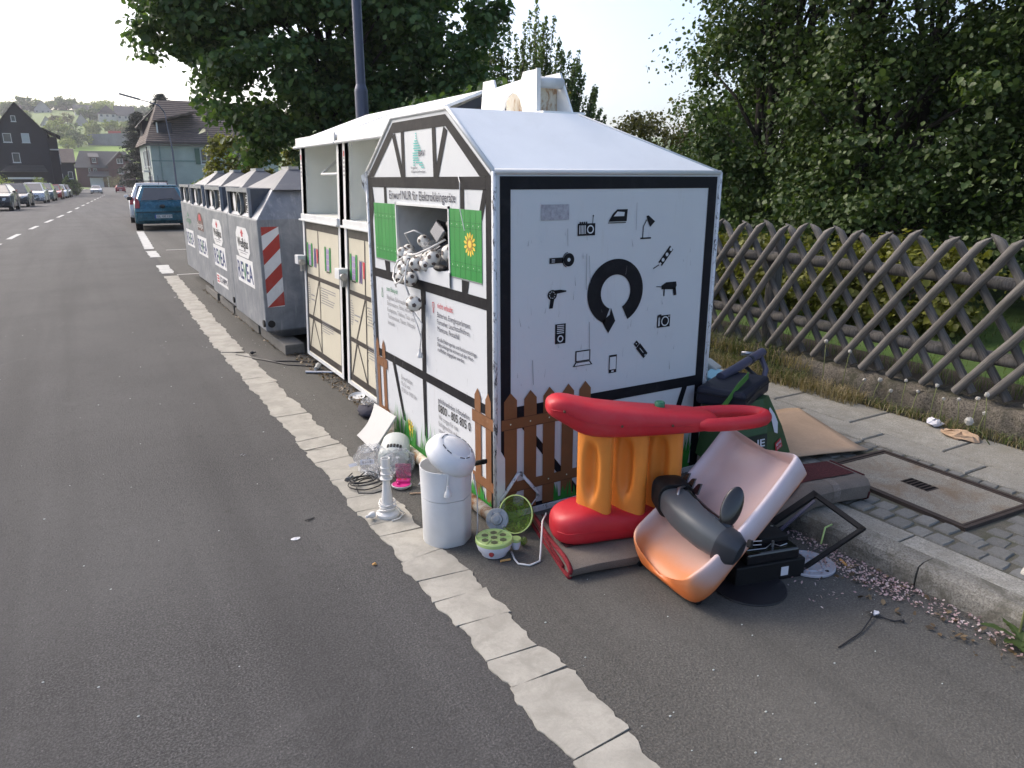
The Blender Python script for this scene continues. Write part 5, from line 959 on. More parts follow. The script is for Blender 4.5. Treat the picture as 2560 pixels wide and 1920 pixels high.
# --- balls lamp chain and chrome machine in the opening
plain('ball_white', (.70,.68,.63), .6, var=.08, scale=30, bstr=.4, bscale=60); plain('ball_brown', (.10,.075,.065), .6); plain('chrome', (.09,.095,.105), .3, 1., .1)
t = thing('ball_lights', 'tangled chain of soccer ball lights spilling out of the container opening', 'string lights', (-.05,.83,1.15)); rd = random.Random(12)
ICO = []; ph = (1+5**.5)/2
for a in (-1,1):
    for c in (-ph,ph): ICO += [Vector((0,a,c)).normalized(), Vector((a,c,0)).normalized(), Vector((c,0,a)).normalized()]
def ball(c, r, hang=False):
    M = Euler((rd.uniform(0,6),rd.uniform(0,6),rd.uniform(0,6))).to_matrix(); sc = (rd.uniform(.9,1.05), rd.uniform(.9,1.05), rd.uniform(.82,1)); b = MB().sphere(c, r, 16, 10, sc, M); b.v = [tuple(Vector(p)+Vector((rd.uniform(-1,1),rd.uniform(-1,1),rd.uniform(-1,1)))*r*.03) for p in b.v]; o = b.build('ball', 'ball_white', t, smooth=True, world=True); q = MB(); c = Vector(c)
    for k, n_ in enumerate(ICO):
        nn = (M @ Vector((n_.x*sc[0], n_.y*sc[1], n_.z*sc[2]))); u_ = nn.orthogonal().normalized(); v_ = nn.normalized().cross(u_); q = MB().face([c + nn*r*1.012 + (u_*math.cos(2*math.pi*j/5+k)+v_*math.sin(2*math.pi*j/5+k))*r*.30 for j in range(5)])
        q.v = [tuple(Vector(w)-t.location) for w in q.v]; q.build('patch', 'ball_brown', o)
for c, r in (((.03,1.04,1.215),.038),((.0,.965,1.19),.042),((-.02,.90,1.175),.04),((-.03,.97,1.135),.04),((-.045,.90,1.12),.04),((-.045,.85,1.08),.042),((.02,.84,1.18),.042),((.03,.76,1.19),.042),((.02,.69,1.20),.043),((.06,.58,1.235),.045),((.10,.52,1.275),.045),((.08,.94,1.27),.036),((.12,.66,1.21),.042),((.10,.86,1.20),.042),((.05,1.03,1.18),.036),((-.055,.79,.955),.043),((-.02,1.005,1.20),.038),((-.05,.945,1.085),.038),((-.03,.80,1.165),.039),((.0,.725,1.17),.04)): ball(c, r)
MB().tube([(.06,.62,1.30),(.0,.70,1.25),(-.03,.80,1.215),(-.04,.90,1.205),(-.05,1.0,1.165),(-.06,1.04,1.12),(-.085,1.0,1.075),(-.10,.92,1.05),(-.10,.85,1.075),(-.09,.80,1.13),(-.075,.79,1.19)], .005, 8).build('cord', 'cable_white', t, smooth=True, world=True)
MB().tube([(-.09,.80,1.13),(-.09,.82,1.06),(-.075,.80,1.0)], .005, 8).build('cord', 'cable_white', t, smooth=True, world=True); MB().tube([(.02,.97,1.24),(-.01,.99,1.31),(.02,.93,1.33),(.05,.88,1.31)], .0045, 8).build('cord', 'cable_white', t, smooth=True, world=True)
MB().tube([(-.07,.79,.915),(-.045,.775,.84),(-.03,.765,.77),(-.03,.79,.70)], .0035, 8).build('cord', 'cable_white', t, smooth=True, world=True); MB().tube([(-.06,.785,.915),(-.03,.75,.85),(-.03,.77,.76)], .003, 8).build('cord', 'cable_white', t, smooth=True, world=True); MB().tube([(-.07,.985,1.09),(-.08,.99,1.06),(-.07,1.0,1.02)], .004, 6).build('cord_end', 'cable_white', t, smooth=True, world=True)
plug(t, Matrix.Translation((-.03,.792,.655)), 'white_gloss', True)
t = thing('chrome_machine', 'chrome and black kitchen machine jammed inside the container opening', 'appliance', (.15,.66,1.25)); Mc = Euler((R(32),R(18),R(10))).to_matrix()
MB().obox((.10,.72,1.32), (.10,.12,.09), Mc).build('chrome_head', 'chrome', t, world=True, bevel=.012); MB().obox((.15,.61,1.37), (.12,.11,.10), Mc).build('black_block', 'black_gloss', t, world=True, bevel=.012); MB().obox((.07,.80,1.235), (.10,.13,.05), Mc).build('glass_tray', 'clear_film', t, world=True, bevel=.01); MB().obox((.16,.68,1.25), (.10,.20,.12), Mc).build('dark_body', 'black_gloss', t, world=True, bevel=.02); MB().tube([(.09,.655,1.285),(.05,.71,1.245),(.06,.80,1.20)], .006, 6).build('chrome_edge', 'chrome', t, world=True, smooth=True)
MB().tube([(.16,.60,1.46),(.17,.55,1.43),(.16,.56,1.38)], .008, 8).build('hose', 'black_matte', t, world=True, smooth=True)
t = thing('steel_flask', 'shiny steel flask lying in the corner of the container opening', 'flask', (.0,.50,1.18)); MB().lathe([(.001,-.06),(.028,-.058),(.03,.03),(.02,.05),(.012,.055),(.001,.057)], 20, Matrix.Translation((.035,.49,1.195)) @ Euler((R(35),R(-20),0)).to_matrix().to_4x4()).build('flask_body', 'chrome', t, smooth='auto', world=True); MB().sphere((.0,.56,1.165), 1, 10, 8, (.03,.06,.018)).build('dark_lump', 'black_matte', t, world=True)
# --- small litter
t = thing('black_plug_cable', 'black mains cable with plug trailing out from under the clothes container', 'cable', (-.2,4,0)); MB().tube([(.30,3.55,.02),(.1,3.62,.006),(-.05,3.75,.006),(-.18,3.82,.006),(-.30,4.0,.006)], .007, 6).build('cord', 'cable_black', t, world=True, smooth=True); MB().tube([(.30,3.40,.02),(.08,3.45,.006),(-.10,3.62,.006),(-.26,3.95,.006),(-.42,4.25,.006)], .007, 6).build('cord', 'cable_black', t, world=True, smooth=True); MB().tube([(-.52,4.42,.006),(-.42,4.36,.006),(-.34,4.26,.02)], .006, 6).build('cord', 'cable_black', t, world=True, smooth=True); plug(t, Matrix.Translation((-.29,4.20,.022)) @ Euler((R(80),0,R(40))).to_matrix().to_4x4(), 'cable_black', True)
tag(MB().tube([(-.035,3.26,.012),(.16,3.13,.012)], .011, 8).build('metal_rod', 'bright_steel', smooth='auto'), 'short bright metal rod on the asphalt by the clothes container', 'rod'); t = thing('metal_fitting', 'small grey pipe fitting beside the metal rod', 'pipe fitting', (.08,3.33,0)); MB().tube([(.06,3.28,.02),(.11,3.37,.03)], [.018,.024], 10).build('sleeve', 'steel_pipe', t, world=True, smooth='auto'); MB().tube([(.05,3.26,.0),(.05,3.27,.03)], .012, 8).build('stub', 'steel_pipe', t, world=True)
tag(MB().lathe([(.001,.0),(.05,.0),(.065,.014),(.062,.018),(.048,.005),(.001,.005)], 24, Matrix.Translation((.10,2.33,.0)) @ Euler((R(12),R(-10),0)).to_matrix().to_4x4()).build('saucer', 'white_gloss', smooth='auto'), 'small white saucer lying at the foot of the clothes container', 'saucer'); t = crumple(MB().sphere((.10,2.08,.03), 1, 10, 7, (.05,.08,.03)), .014, 5).build('film_scrap', 'clear_film'); tag(t, 'scrap of clear film caught under the clothes container', 'litter')
t = crumple(MB().sphere((.02,1.88,.035), 1, 14, 9, (.06,.10,.04)), .008, 6).build('dark_sock', 'sock_dark', smooth=True); tag(t, 'dark grey rolled sock beside the white board', 'sock')
t = thing('wire_scrap', 'thin black wire with a paper scrap lying on the asphalt near the kerb', 'wire', (.78,-1.45,0)); MB().tube([(.558,-1.481,.004),(.70,-1.47,.006),(.80,-1.44,.012),(.845,-1.42,.02),(.83,-1.40,.012),(.84,-1.425,.01),(.875,-1.49,.006),(.895,-1.50,.008)], .0028, 6).build('wire', 'cable_black', t, world=True, smooth=True); crumple(MB().sphere((.855,-1.425,.012), 1, 8, 6, (.02,.012,.006)), .003, 2).build('scrap', 'paper_white', t, world=True); MB().sphere((.90,-1.505,.008), .007).build('tip', 'cable_black', t, world=True)
tag(MB().tube([(-.80,.47,.004),(-.752,.475,.006)], .0022, 5).tube([(-.79,.455,.004),(-.75,.478,.005)], .0018, 5).build('dark_twig', 'cable_black'), 'two short black slivers lying on the road', 'twig'); tag(crumple(MB().sphere((-.885,.31,.002), 1, 12, 6, (.022,.016,.002)), .002, 3).build('white_splat', 'paper_white'), 'flattened white paper scrap stuck to the road', 'litter'); tag(crumple(MB().sphere((-.655,-.10,.006), 1, 8, 6, (.010,.007,.006)), .002, 4).build('pebble', 'butt_orange'), 'small tan pebble on the road beside the painted line', 'pebble')
rd = random.Random(21); b = MB()
for k in range(150):
    x, y = (rd.uniform(-2.6,-.6), rd.uniform(-1.6,7)) if k < 75 else (rd.uniform(-.3,1.1), rd.uniform(-1.8,-.6)) if k < 115 else (rd.uniform(-.35,0), rd.uniform(.2,6)); s = rd.uniform(.001,.0035); b.sphere((x,y,s*.6), s, 6, 4, (1.5,1,.6))
stuff(b.build('grit', 'housing_grey')).__setitem__('label', 'pale grit and paper crumbs scattered on the asphalt')
# leaf litter along the containers and petals in the gutter
def litter(name, mat, regions, s0, s1, label, z=.004):
    P = []
    for (x0,x1,y0,y1,n) in regions: P.append(np.stack([rng.uniform(x0,x1,n), rng.uniform(y0,y1,n), np.full(n,z)+rng.uniform(0,.012,n)], 1))
    P = np.concatenate(P); n = len(P); Nn = rng.normal(size=(n,3))*.45 + np.array([0,0,1.]); o = leaves_mesh(name, mat, P, Nn, rng.uniform(s0,s1,n)); stuff(o); o['label'] = label; return o
leafmat('litter_brown', (.05,.035,.02), (.11,.075,.04), (.22,.16,.09), .1); leafmat('petal', (.38,.24,.25), (.52,.38,.38), (.62,.52,.50), .15); leafmat('straw', (.16,.13,.06), (.28,.22,.11), (.40,.33,.19), .2)
litter('leaf_litter', 'litter_brown', [(.02,.16,1.6,4.1,520),(-.05,.12,3.9,9,700),(.9,1.25,-1.9,-1.1,120),(-.06,.0,.1,1.5,90)], .012,.035, 'brown leaf litter along the foot of the containers')
litter('blossom_petals', 'petal', [(1.0,1.16,-1.42,-1.02,520),(1.03,1.16,-2.2,-1.42,420),(1.08,1.16,-1.0,-.8,100),(2.75,3.02,-1.6,.8,260),(2.9,3.04,-.9,.3,260),(.7,1.1,-1.3,-1.0,60)], .008,.017, 'pink blossom petals drifted along kerb and wall')
litter('blossom_petals', 'petal', [(.87,1.04,-1.12,-.98,70)], .008,.015, 'pink blossom petals lying on the round grey lid', z=.016)
t = crumple(MB().sphere((2.86,-.62,.115), 1, 12, 7, (.07,.12,.014)), .012, 8).build('cardboard_scrap', 'card_brown'); tag(t, 'torn pale cardboard scrap at the foot of the low wall', 'litter'); t = crumple(MB().sphere((2.93,-.42,.125), 1, 10, 7, (.04,.05,.018)), .01, 7).build('tissue', 'paper_white'); tag(t, 'crumpled white tissue at the foot of the low wall', 'litter')
# ================================================================ lattice fence
def wood_mat(nm, c0=(.155,.145,.135)):
    m, nt, p = base_mat(nm); vec = coords(nt, (30,30,2.0)); n1 = noise(nt, vec, 3, 5, .65, .5); oi = nd(nt, 'ShaderNodeObjectInfo')
    c = ramp(nt, n1, [(.3, shade(c0,.45)), (.5, c0), (.75, shade(c0,1.5))]); c = mixc(nt, 1., c, ramp(nt, oi.outputs['Random'], [(0, grey(.55)), (1, grey(1.))]), 'MULTIPLY')
    c = mixc(nt, ramp(nt, noise(nt, coords(nt), 5, 4, .6), [(.5, grey(0)), (.7, grey(.45))]), c, (.07,.07,.05)); nt.links.new(c, p.inputs['Base Color']); p.inputs['Roughness'].default_value = .9; bump(nt, p, n1, .7, .004); return m
DEFS['weathered_wood'] = wood_mat
fence = thing('lattice_fence', 'weathered grey crossed-pole lattice fence on the low wall', 'fence', (3.15,0,.28))
def pole_mesh(q, ln, back):
    rd = random.Random(q); n = 10; st = 7; rings = []; r = .027
    for k in range(st+1):
        z = ln*k/st; rr = r*(1+rd.uniform(-.08,.08)); ox, oy = rd.uniform(-.003,.003), rd.uniform(-.003,.003); rings.append([(ox + (rr*math.cos(a) if not (math.cos(a) > .2) else rr*.35), oy + rr*math.sin(a), z) for a in [2*math.pi*i/n for i in range(n)]])
    tip = [(x*.3+.0, (y*.12 + (.024 if back else -.024)), ln+.075) for x, y, z in rings[-1]]; tip2 = [(x*.7, y*.6+(.012 if back else -.012), ln+.045) for x, y, z in rings[-1]]; rings += [tip2, tip]
    o = MB().loft(rings).build('picket', 'weathered_wood', smooth='auto'); me = o.data; bpy.data.objects.remove(o); return me
FM = [pole_mesh(q, 1.13, False) for q in range(4)]; BM = [pole_mesh(q+10, 1.13, True) for q in range(4)]; rd = random.Random(31); ang = math.atan2(.70,.975)
for k in range(-9, 19):
    v = .245+.213*k
    o = bpy.data.objects.new('picket', rd.choice(FM)); COL.objects.link(o); o.parent = fence; o.location = (3.13-3.15, v+rd.uniform(-.012,.012), .02+rd.uniform(-.01,.012)); o.rotation_euler = (ang+rd.uniform(-.02,.02), rd.uniform(-.01,.01), 0)
    o = bpy.data.objects.new('picket', rd.choice(BM)); COL.objects.link(o); o.parent = fence; o.location = (3.178-3.15, v-.10+rd.uniform(-.012,.012), .02+rd.uniform(-.01,.012)); o.rotation_euler = (-ang+rd.uniform(-.02,.02), rd.uniform(-.01,.01), 0)
for z in (.995,.53):
    pts = [(3.232+rd.uniform(-.004,.004), y, z+rd.uniform(-.012,.012)) for y in np.linspace(-2.4,4.4,9)]; MB().tube(pts, [.042*(1+rd.uniform(-.08,.08)) for _ in pts], 9).build('rail', 'weathered_wood', fence, smooth=True, world=True)
for y in (-2.0,1.24,4.3): MB().tube([(3.31,y,.1),(3.31,y,1.13),(3.31,y,1.17)], [.062,.06,.045], 12).build('post', 'weathered_wood', fence, smooth='auto', world=True)
# ================================================================ lamp posts
plain('lamp_grey', (.075,.085,.13), .45, .3, .1); t = thing('street_lamp', 'slate grey street lamp pole rising behind the clothes containers', 'street lamp', (1.9,6.95,.0)); MB().tube([(0,0,0),(0,0,2.72)], .085, 16).build('lower_pole', 'lamp_grey', t, smooth='auto'); MB().tube([(0,0,2.70),(0,0,2.78)], [.088,.062], 16).build('collar', 'lamp_grey', t, smooth='auto'); MB().tube([(0,0,2.75),(0,0,5.2),(-.05,0,7.6)], [.062,.057,.05], 16).build('upper_pole', 'lamp_grey', t, smooth='auto'); MB().tube([(-.05,0,7.55),(-.5,0,7.9),(-1.4,0,8.0)], .04, 10).build('arm', 'lamp_grey', t, smooth=True); MB().box(-2.0,-.12,7.94,-1.3,.12,8.06).build('lamp_head', 'lamp_grey', t, bevel=.03)
zl = zt(62); t = thing('street_lamp', 'distant street lamp with a long outreach arm in front of the green house', 'street lamp', (6.15,64.5,zl+.09)); MB().tube([(0,0,0),(0,0,4.0)], .075, 10).build('lower_pole', 'lamp_grey', t, smooth='auto'); MB().tube([(0,0,4.0),(-.25,0,6.9)], [.055,.04], 10).build('upper_pole', 'lamp_grey', t, smooth='auto'); MB().tube([(-.25,0,6.9),(-.6,0,7.4),(-1.4,0,7.65),(-1.9,0,7.75)], [.05,.045,.04,.03], 8).build('arm', 'lamp_grey', t, smooth=True); MB().obox((-2.6,0,7.95), (1.5,.3,.12), (0,R(14),0)).build('lamp_head', 'lamp_grey', t, bevel=.04)
# ================================================================ trees
leafmat('leaf_maple', (.045,.085,.032), (.075,.145,.046), (.14,.21,.065), .42); leafmat('leaf_hazel', (.030,.056,.016), (.055,.095,.024), (.105,.15,.045), .3); leafmat('leaf_young', (.06,.095,.035), (.10,.15,.05), (.16,.21,.08), .45); leafmat('leaf_yellow', (.085,.095,.018), (.15,.155,.03), (.22,.23,.05), .4); leafmat('leaf_bronze', (.09,.085,.03), (.15,.14,.05), (.21,.20,.08), .35); leafmat('leaf_far', (.16,.20,.06), (.24,.29,.09), (.34,.38,.14), .45); leafmat('leaf_fardark', (.06,.10,.035), (.10,.15,.05), (.15,.21,.07), .35); leafmat('needle', (.010,.022,.020), (.018,.036,.030), (.032,.058,.046), .1)
stone('bark', (.075,.062,.048), .35, 40, .9, grit=90); stone('bark_dark', (.03,.026,.022), .35, 40, .9, grit=90)
def make_tree(name, label, cat, loc, height, blobs, nleaf, lsize, leaf, trunk_r=.12, nclump=60, clump_r=.35, limbs=14, bark='bark', seed=1, group=None, stems=1, droop=.0, trunk_h=None, z0=0.):
    """blobs: (x,y,z,rx,ry,rz) crown volumes in local metres"""
    g = np.random.default_rng(seed); t = thing(name, label, cat, loc, 0, group)
    vol = np.array([b[3]*b[4]*b[5] for b in blobs]); pr = vol**.62; pr = pr/pr.sum(); C = []
    for _ in range(nclump):
        b = blobs[g.choice(len(blobs), p=pr)]; d_ = g.normal(size=3); d_ /= np.linalg.norm(d_); r = g.uniform(.35,1)**.45; C.append([b[0]+d_[0]*b[3]*r, b[1]+d_[1]*b[4]*r, b[2]+d_[2]*b[5]*r])
    C = np.array(C); per = nleaf//nclump; cen = np.repeat(C, per, axis=0); n = len(cen); rad = np.repeat(g.uniform(.55,1.35,nclump)*clump_r, per)
    off = g.normal(size=(n,3)); off /= np.linalg.norm(off, axis=1, keepdims=True); off *= (g.uniform(0,1,n)**.5)[:,None]; off[:,2] *= .7
    ax_ = g.normal(size=(nclump,3)); ax_ /= np.linalg.norm(ax_, axis=1, keepdims=True); ax_[:,2] = ax_[:,2]*.5; st_ = np.repeat(ax_*g.uniform(.3,1.5,(nclump,1)), per, axis=0)*g.uniform(-1,1,n)[:,None]; P = cen + (off+st_)*rad[:,None]; P[:,2] -= droop*np.abs(off[:,0])*rad; keep = P[:,2] > z0+.02; P = P[keep]; off = off[keep]; n = len(P)
    N = off*.9 + g.normal(size=(n,3))*.55 + np.array([0,0,.55]); leaves_mesh('crown', leaf, P, N, np.clip(g.lognormal(-.05,.32,n),.45,1.9)*lsize, t, aspect=.8, fold=.5)
    top = C[:,2].max(); th = trunk_h or top*.85; b = MB(); trunks = []
    for s in range(stems):
        a = g.uniform(0,6.28); lean = .0 if stems == 1 else g.uniform(.05,.2); bx, by = (0,0) if stems == 1 else (math.cos(a)*.15, math.sin(a)*.15); cx, cy = C[:,0].mean(), C[:,1].mean(); pts = []
        for k in range(7): f = k/6; pts.append((bx+(cx-bx)*f*.6+math.cos(a)*lean*f*th+g.normal()*.03*f, by+(cy-by)*f*.6+math.sin(a)*lean*f*th+g.normal()*.03*f, th*f))
        b.tube(pts, [trunk_r*(1-.82*k/6)*(1.25 if k == 0 else 1)/(stems**.35) for k in range(7)], 9); trunks.append(np.array(pts))
    for i in g.choice(nclump, min(limbs, nclump), replace=False):
        c = C[i]; tp = trunks[g.integers(len(trunks))]; f = min(.9, max(.12, (c[2]*.55)/max(.1,th))); k = f*6; p0 = tp[int(k)]*(1-(k % 1)) + tp[min(6,int(k)+1)]*(k % 1); m = (p0+c)/2 + np.array([0,0,.08*np.linalg.norm(c-p0)]); b.tube([p0, m, c], [trunk_r*.35*(1-f*.5), trunk_r*.2, trunk_r*.05], 6)
    b.build('trunk', bark, t, smooth=True); return t
# maple beside the glass bank
make_tree('maple_tree', 'big dark green maple tree overhanging the glass bins', 'tree', (3.9,14.2,.08), 8, [(-2.6,.8,5.8,1.5,2.0,2.3),(-1.2,.3,4.6,1.9,2.0,2.6),(.6,-.3,4.6,2.0,2.0,2.6),(2.0,-1.0,4.9,1.6,1.9,2.4),(.2,.0,7.0,2.6,2.2,1.6),(-.3,.2,2.6,1.7,1.6,1.2),(1.6,-.6,2.6,1.6,1.6,1.3),(-2.3,.9,4.4,.9,1.3,1.0),(-1.5,.5,6.6,1.6,1.6,1.5),(.3,0,5.6,2.2,1.8,2.0)], 112000, .12, 'leaf_maple', .16, 460, .46, 40, 'bark_dark', 2, trunk_h=7)
make_tree('hedge_shrub', 'yellow-green shrub below the maple beside the green house', 'shrub', (3.1,20.2,.05), 3, [(-.45,.2,1.9,.7,.9,1.0),(.6,-.2,1.8,.9,.9,1.0),(.0,.3,1.0,1.1,1.1,.9)], 14000, .085, 'leaf_yellow', .05, 90, .26, 20, seed=3, stems=3)
make_tree('hedge_shrub', 'dark shrub filling the gap behind the glass bins', 'shrub', (3.3,11.6,.05), 3, [(0,0,1.4,1.0,1.2,1.1),(.6,-1.6,1.5,.9,1.2,1.2),(.7,-3.4,1.7,.9,1.3,1.4)], 12000, .11, 'leaf_maple', .06, 90, .34, 20, seed=4, stems=3, bark='bark_dark')
make_tree('garden_bush', 'small low bush with pale blossoms in front of the green house', 'bush', (2.55,22.5,.05), 2, [(0,0,.95,.75,.7,.75)], 4200, .07, 'leaf_fardark', .04, 45, .22, 12, seed=5, stems=3)
# young spiky trees in the middle distance: upright leafy shoots
def shoot_tree(label, loc, tips, nshoot, per, lsize, leaf, seed, depth=.9, name='young_tree'):
    g = np.random.default_rng(seed); t = thing(name, label, 'tree', loc); P = []; N = []; b = MB(); xs = [q[0] for q in tips]; hs = [q[1] for q in tips]; rx, ry = .8616, -.5075
    for k in range(nshoot):
        x = g.uniform(min(xs), max(xs)); h = float(np.interp(x, xs, hs))*g.uniform(.62,1.0); y = g.normal()*depth*.6; x0 = x*.45+g.normal()*.2; base = np.array([x0*rx-y*.3*ry, x0*ry+y*.3*rx, 0]); tip = np.array([x*rx-y*ry, x*ry+y*rx, h]); m = base*.35+tip*.65; m[2] = h*.5; q = g.uniform(.18,1,per)**.8; A = base[None]*((1-q)**2)[:,None]+2*m[None]*(q*(1-q))[:,None]+tip[None]*(q**2)[:,None]
        r = (.34*(1-q)**.7+.045)*g.uniform(.3,1,per); o_ = g.normal(size=(per,3)); o_ /= np.linalg.norm(o_, axis=1, keepdims=True); P.append(A+o_*r[:,None]); N.append(o_+np.array([0,0,.5])+g.normal(size=(per,3))*.5); b.tube([base, base*.25+m*.5+tip*.25, tip], [.035,.018,.004], 5)
    P = np.concatenate(P); N = np.concatenate(N); keep = P[:,2] > .1; leaves_mesh('crown', leaf, P[keep], N[keep], np.clip(g.lognormal(-.05,.3,len(P)),.5,1.8)[keep]*lsize, t, aspect=.6, fold=.5); b.build('trunk', 'bark', t, smooth=True)
shoot_tree('spiky light green young tree behind the container roofs', (9.9,16.2,.2), [(-1.8,5.0),(-1.35,6.6),(-1.0,5.9),(-.55,6.3),(-.2,5.8),(.25,6.2),(.8,6.2),(1.1,5.5),(1.5,5.0),(1.9,4.4),(2.25,3.7),(2.5,3.0)], 110, 330, .085, 'leaf_young', 6)
shoot_tree('mid green bushy tree between the maple and the young tree', (7.9,17.4,.2), [(-2.2,4.2),(-1.2,5.0),(0,5.0),(1.0,4.9),(1.8,4.2)], 60, 300, .09, 'leaf_young', 7)
make_tree('sapling', 'thin sparse sapling just right of the crane mount', 'sapling', (9.3,13.2,.2), 4, [(0,0,2.8,.25,.3,.75),(.3,-.25,2.4,.35,.35,.5),(.75,-.5,2.1,.3,.3,.3)], 420, .085, 'leaf_bronze', .02, 40, .13, 30, seed=8, stems=4, trunk_h=3.4)
make_tree('bronze_bush', 'bronze-green rounded bush beyond the container roof', 'bush', (8.2,8.4,.2), 3, [(0,0,1.7,.9,.9,1.0),(.9,-.6,1.8,.9,.8,1.0),(-.7,.5,1.5,.6,.7,.75)], 15000, .055, 'leaf_bronze', .05, 130, .26, 30, seed=9, stems=4)
# row of tall shrubs behind the fence
make_tree('hazel_tree', 'tall hazel at the left end of the row behind the fence', 'tree', (6.55,4.15,.2), 7, [(-.1,.3,2.1,1.05,1.1,1.5),(.2,.1,4.0,1.15,1.2,1.6),(.5,-.2,5.6,1.1,1.1,1.3),(-.2,.3,1.0,1.0,1.0,.8)], 58000, .052, 'leaf_hazel', .11, 310, .34, 46, 'bark_dark', 10, stems=4, trunk_h=5.8)
make_tree('hazel_tree', 'dense hazel in the middle of the row behind the fence', 'tree', (6.7,2.5,.2), 7, [(0,0,1.8,1.3,1.3,1.4),(.1,.1,3.6,1.3,1.4,1.5),(.1,0,5.4,1.2,1.3,1.4),(-.2,.2,.9,1.2,1.2,.7)], 64000, .052, 'leaf_hazel', .12, 320, .36, 46, 'bark_dark', 11, stems=5, trunk_h=6)
make_tree('hazel_tree', 'shady hazel at the right end of the row behind the fence', 'tree', (6.9,.7,.2), 7, [(0,0,1.7,1.4,1.3,1.3),(.2,-.1,3.5,1.4,1.3,1.5),(.2,-.2,5.3,1.2,1.2,1.4)], 58000, .052, 'leaf_hazel', .12, 290, .36, 46, 'bark_dark', 12, stems=5, trunk_h=6)
make_tree('hazel_tree', 'dark hazel standing past the right edge of the view', 'tree', (6.9,-1.6,.2), 7, [(0,0,1.9,1.3,1.2,1.5),(.2,-.1,3.7,1.3,1.2,1.5),(.2,0,5.4,1.1,1.1,1.2)], 26000, .07, 'leaf_hazel', .12, 190, .36, 30, 'bark_dark', 13, stems=4, trunk_h=6)
make_tree('back_thicket', 'deep shaded thicket closing the view behind the hazel row', 'thicket', (9.4,3.2,.2), 6, [(0,0,1.6,1.6,2.2,1.5),(-.3,3.0,1.6,1.4,1.8,1.5),(.2,-3.0,1.7,1.6,2.0,1.6)], 22000, .14, 'leaf_maple', .1, 200, .5, 30, 'bark_dark', 14, stems=5, trunk_h=4)
for k, (x, y, lb) in enumerate(((4.55,3.4,'low yellow-green shrub behind the left part of the lattice fence'),(4.7,2.1,'low yellow-green shrub behind the middle of the lattice fence'),(5.0,1.1,'low yellow-green shrub thinning out towards the lawn'))):
    make_tree('low_shrub', lb, 'shrub', (x,y,.22), 1, [(0,0,.42,.55,.75,.42)], 5200, .05, 'leaf_yellow', .02, 60, .2, 10, seed=20+k, stems=4, group='low shrubs behind the fence')
# ================================================================ grass and weeds
leafmat('blade_green', (.06,.085,.02), (.10,.14,.035), (.17,.19,.07), .3); leafmat('blade_dry', (.20,.16,.08), (.30,.24,.13), (.42,.35,.21), .3)
def tuft(name, mat, regs, h0, h1, label, w=.0022):
    P = []; H_ = []
    for (x0,x1,y0,y1,z,n,hs) in regs: P.append(np.stack([rng.uniform(x0,x1,n), rng.uniform(y0,y1,n), np.full(n,z)], 1)); H_.append(rng.uniform(h0,h1,n)*hs)
    P = np.concatenate(P); H_ = np.concatenate(H_); o = blades_mesh(name, mat, P, H_, np.full(len(P), w), rng.uniform(.2,1.2,len(P))); stuff(o); o['label'] = label
tuft('verge_grass', 'blade_green', [(2.95,3.06,-3,.6,.1,1300,.45),(2.88,3.08,.6,4,.1,2600,1.),(3.02,3.12,.9,3,.2,900,1.2),(3.3,3.6,-2,3,.27,900,.7),(3.75,6.5,-2.5,3.5,.25,5200,.5)], .06,.2, 'green grass growing along the low wall and garden edge')
tuft('verge_hay', 'blade_dry', [(2.84,3.04,.1,3,.1,3000,.75),(2.92,3.04,-2.5,.1,.1,700,.4),(3.0,3.1,.6,3,.2,600,.9)], .08,.2, 'dry straw-coloured grass at the foot of the low wall')
stone('fluff', (.52,.50,.45), .2, 60, .8, grit=200); stone('stem_green', (.22,.24,.10), .2); rd = random.Random(17)
def dandelion(x, y, z, h, lx, ly, r, label):
    t = thing('dandelion', label, 'dandelion', (x,y,z), 0, 'dandelion clocks by the wall'); MB().tube([(0,0,0),(lx*.4,ly*.4,h*.6),(lx,ly,h)], [.0035,.003,.0025], 6).build('stem', 'stem_green', t, smooth=True); b = MB().sphere((lx,ly,h+r*.6), r, 10, 8); b.v = [tuple(Vector(p)+Vector((rd.uniform(-1,1),rd.uniform(-1,1),rd.uniform(-1,1)))*r*.18) for p in b.v]; b.build('seed_head', 'fluff', t)
DL = 'dandelion clock on a thin stem along the foot of the low wall'
for x, y, h in ((3.0,.46,.36),(3.0,.30,.33),(2.98,.05,.18),(2.98,-.16,.22),(3.0,-.02,.12),(2.97,-.36,.24),(2.98,-.42,.16),(2.96,-.62,.22),(2.97,-.66,.14),(2.95,-.55,.2),(2.96,-.70,.26),(2.97,-.24,.17),(2.99,.18,.15)): dandelion(x, y, .1, h, rd.uniform(-.03,.03), rd.uniform(-.04,.02), rd.uniform(.010,.015), DL)
dandelion(2.88,-.78,.1,.10,-.03,.12,.024,'large dandelion clock bent low over the pavement slabs')
t = thing('dandelion_plant', 'leafy dandelion plant with a seed clock growing at the kerb on the right', 'dandelion', (1.14,-1.80,0)); MB().tube([(.02,.02,0),(.05,.03,.14),(.06,.04,.23)], [.005,.004,.0035], 6).build('stem', 'stem_green', t, smooth=True); b = MB().sphere((.06,.04,.25), .028, 12, 9); b.v = [tuple(Vector(p)+Vector((rd.uniform(-1,1),rd.uniform(-1,1),rd.uniform(-1,1)))*.006) for p in b.v]; b.build('seed_head', 'fluff', t)
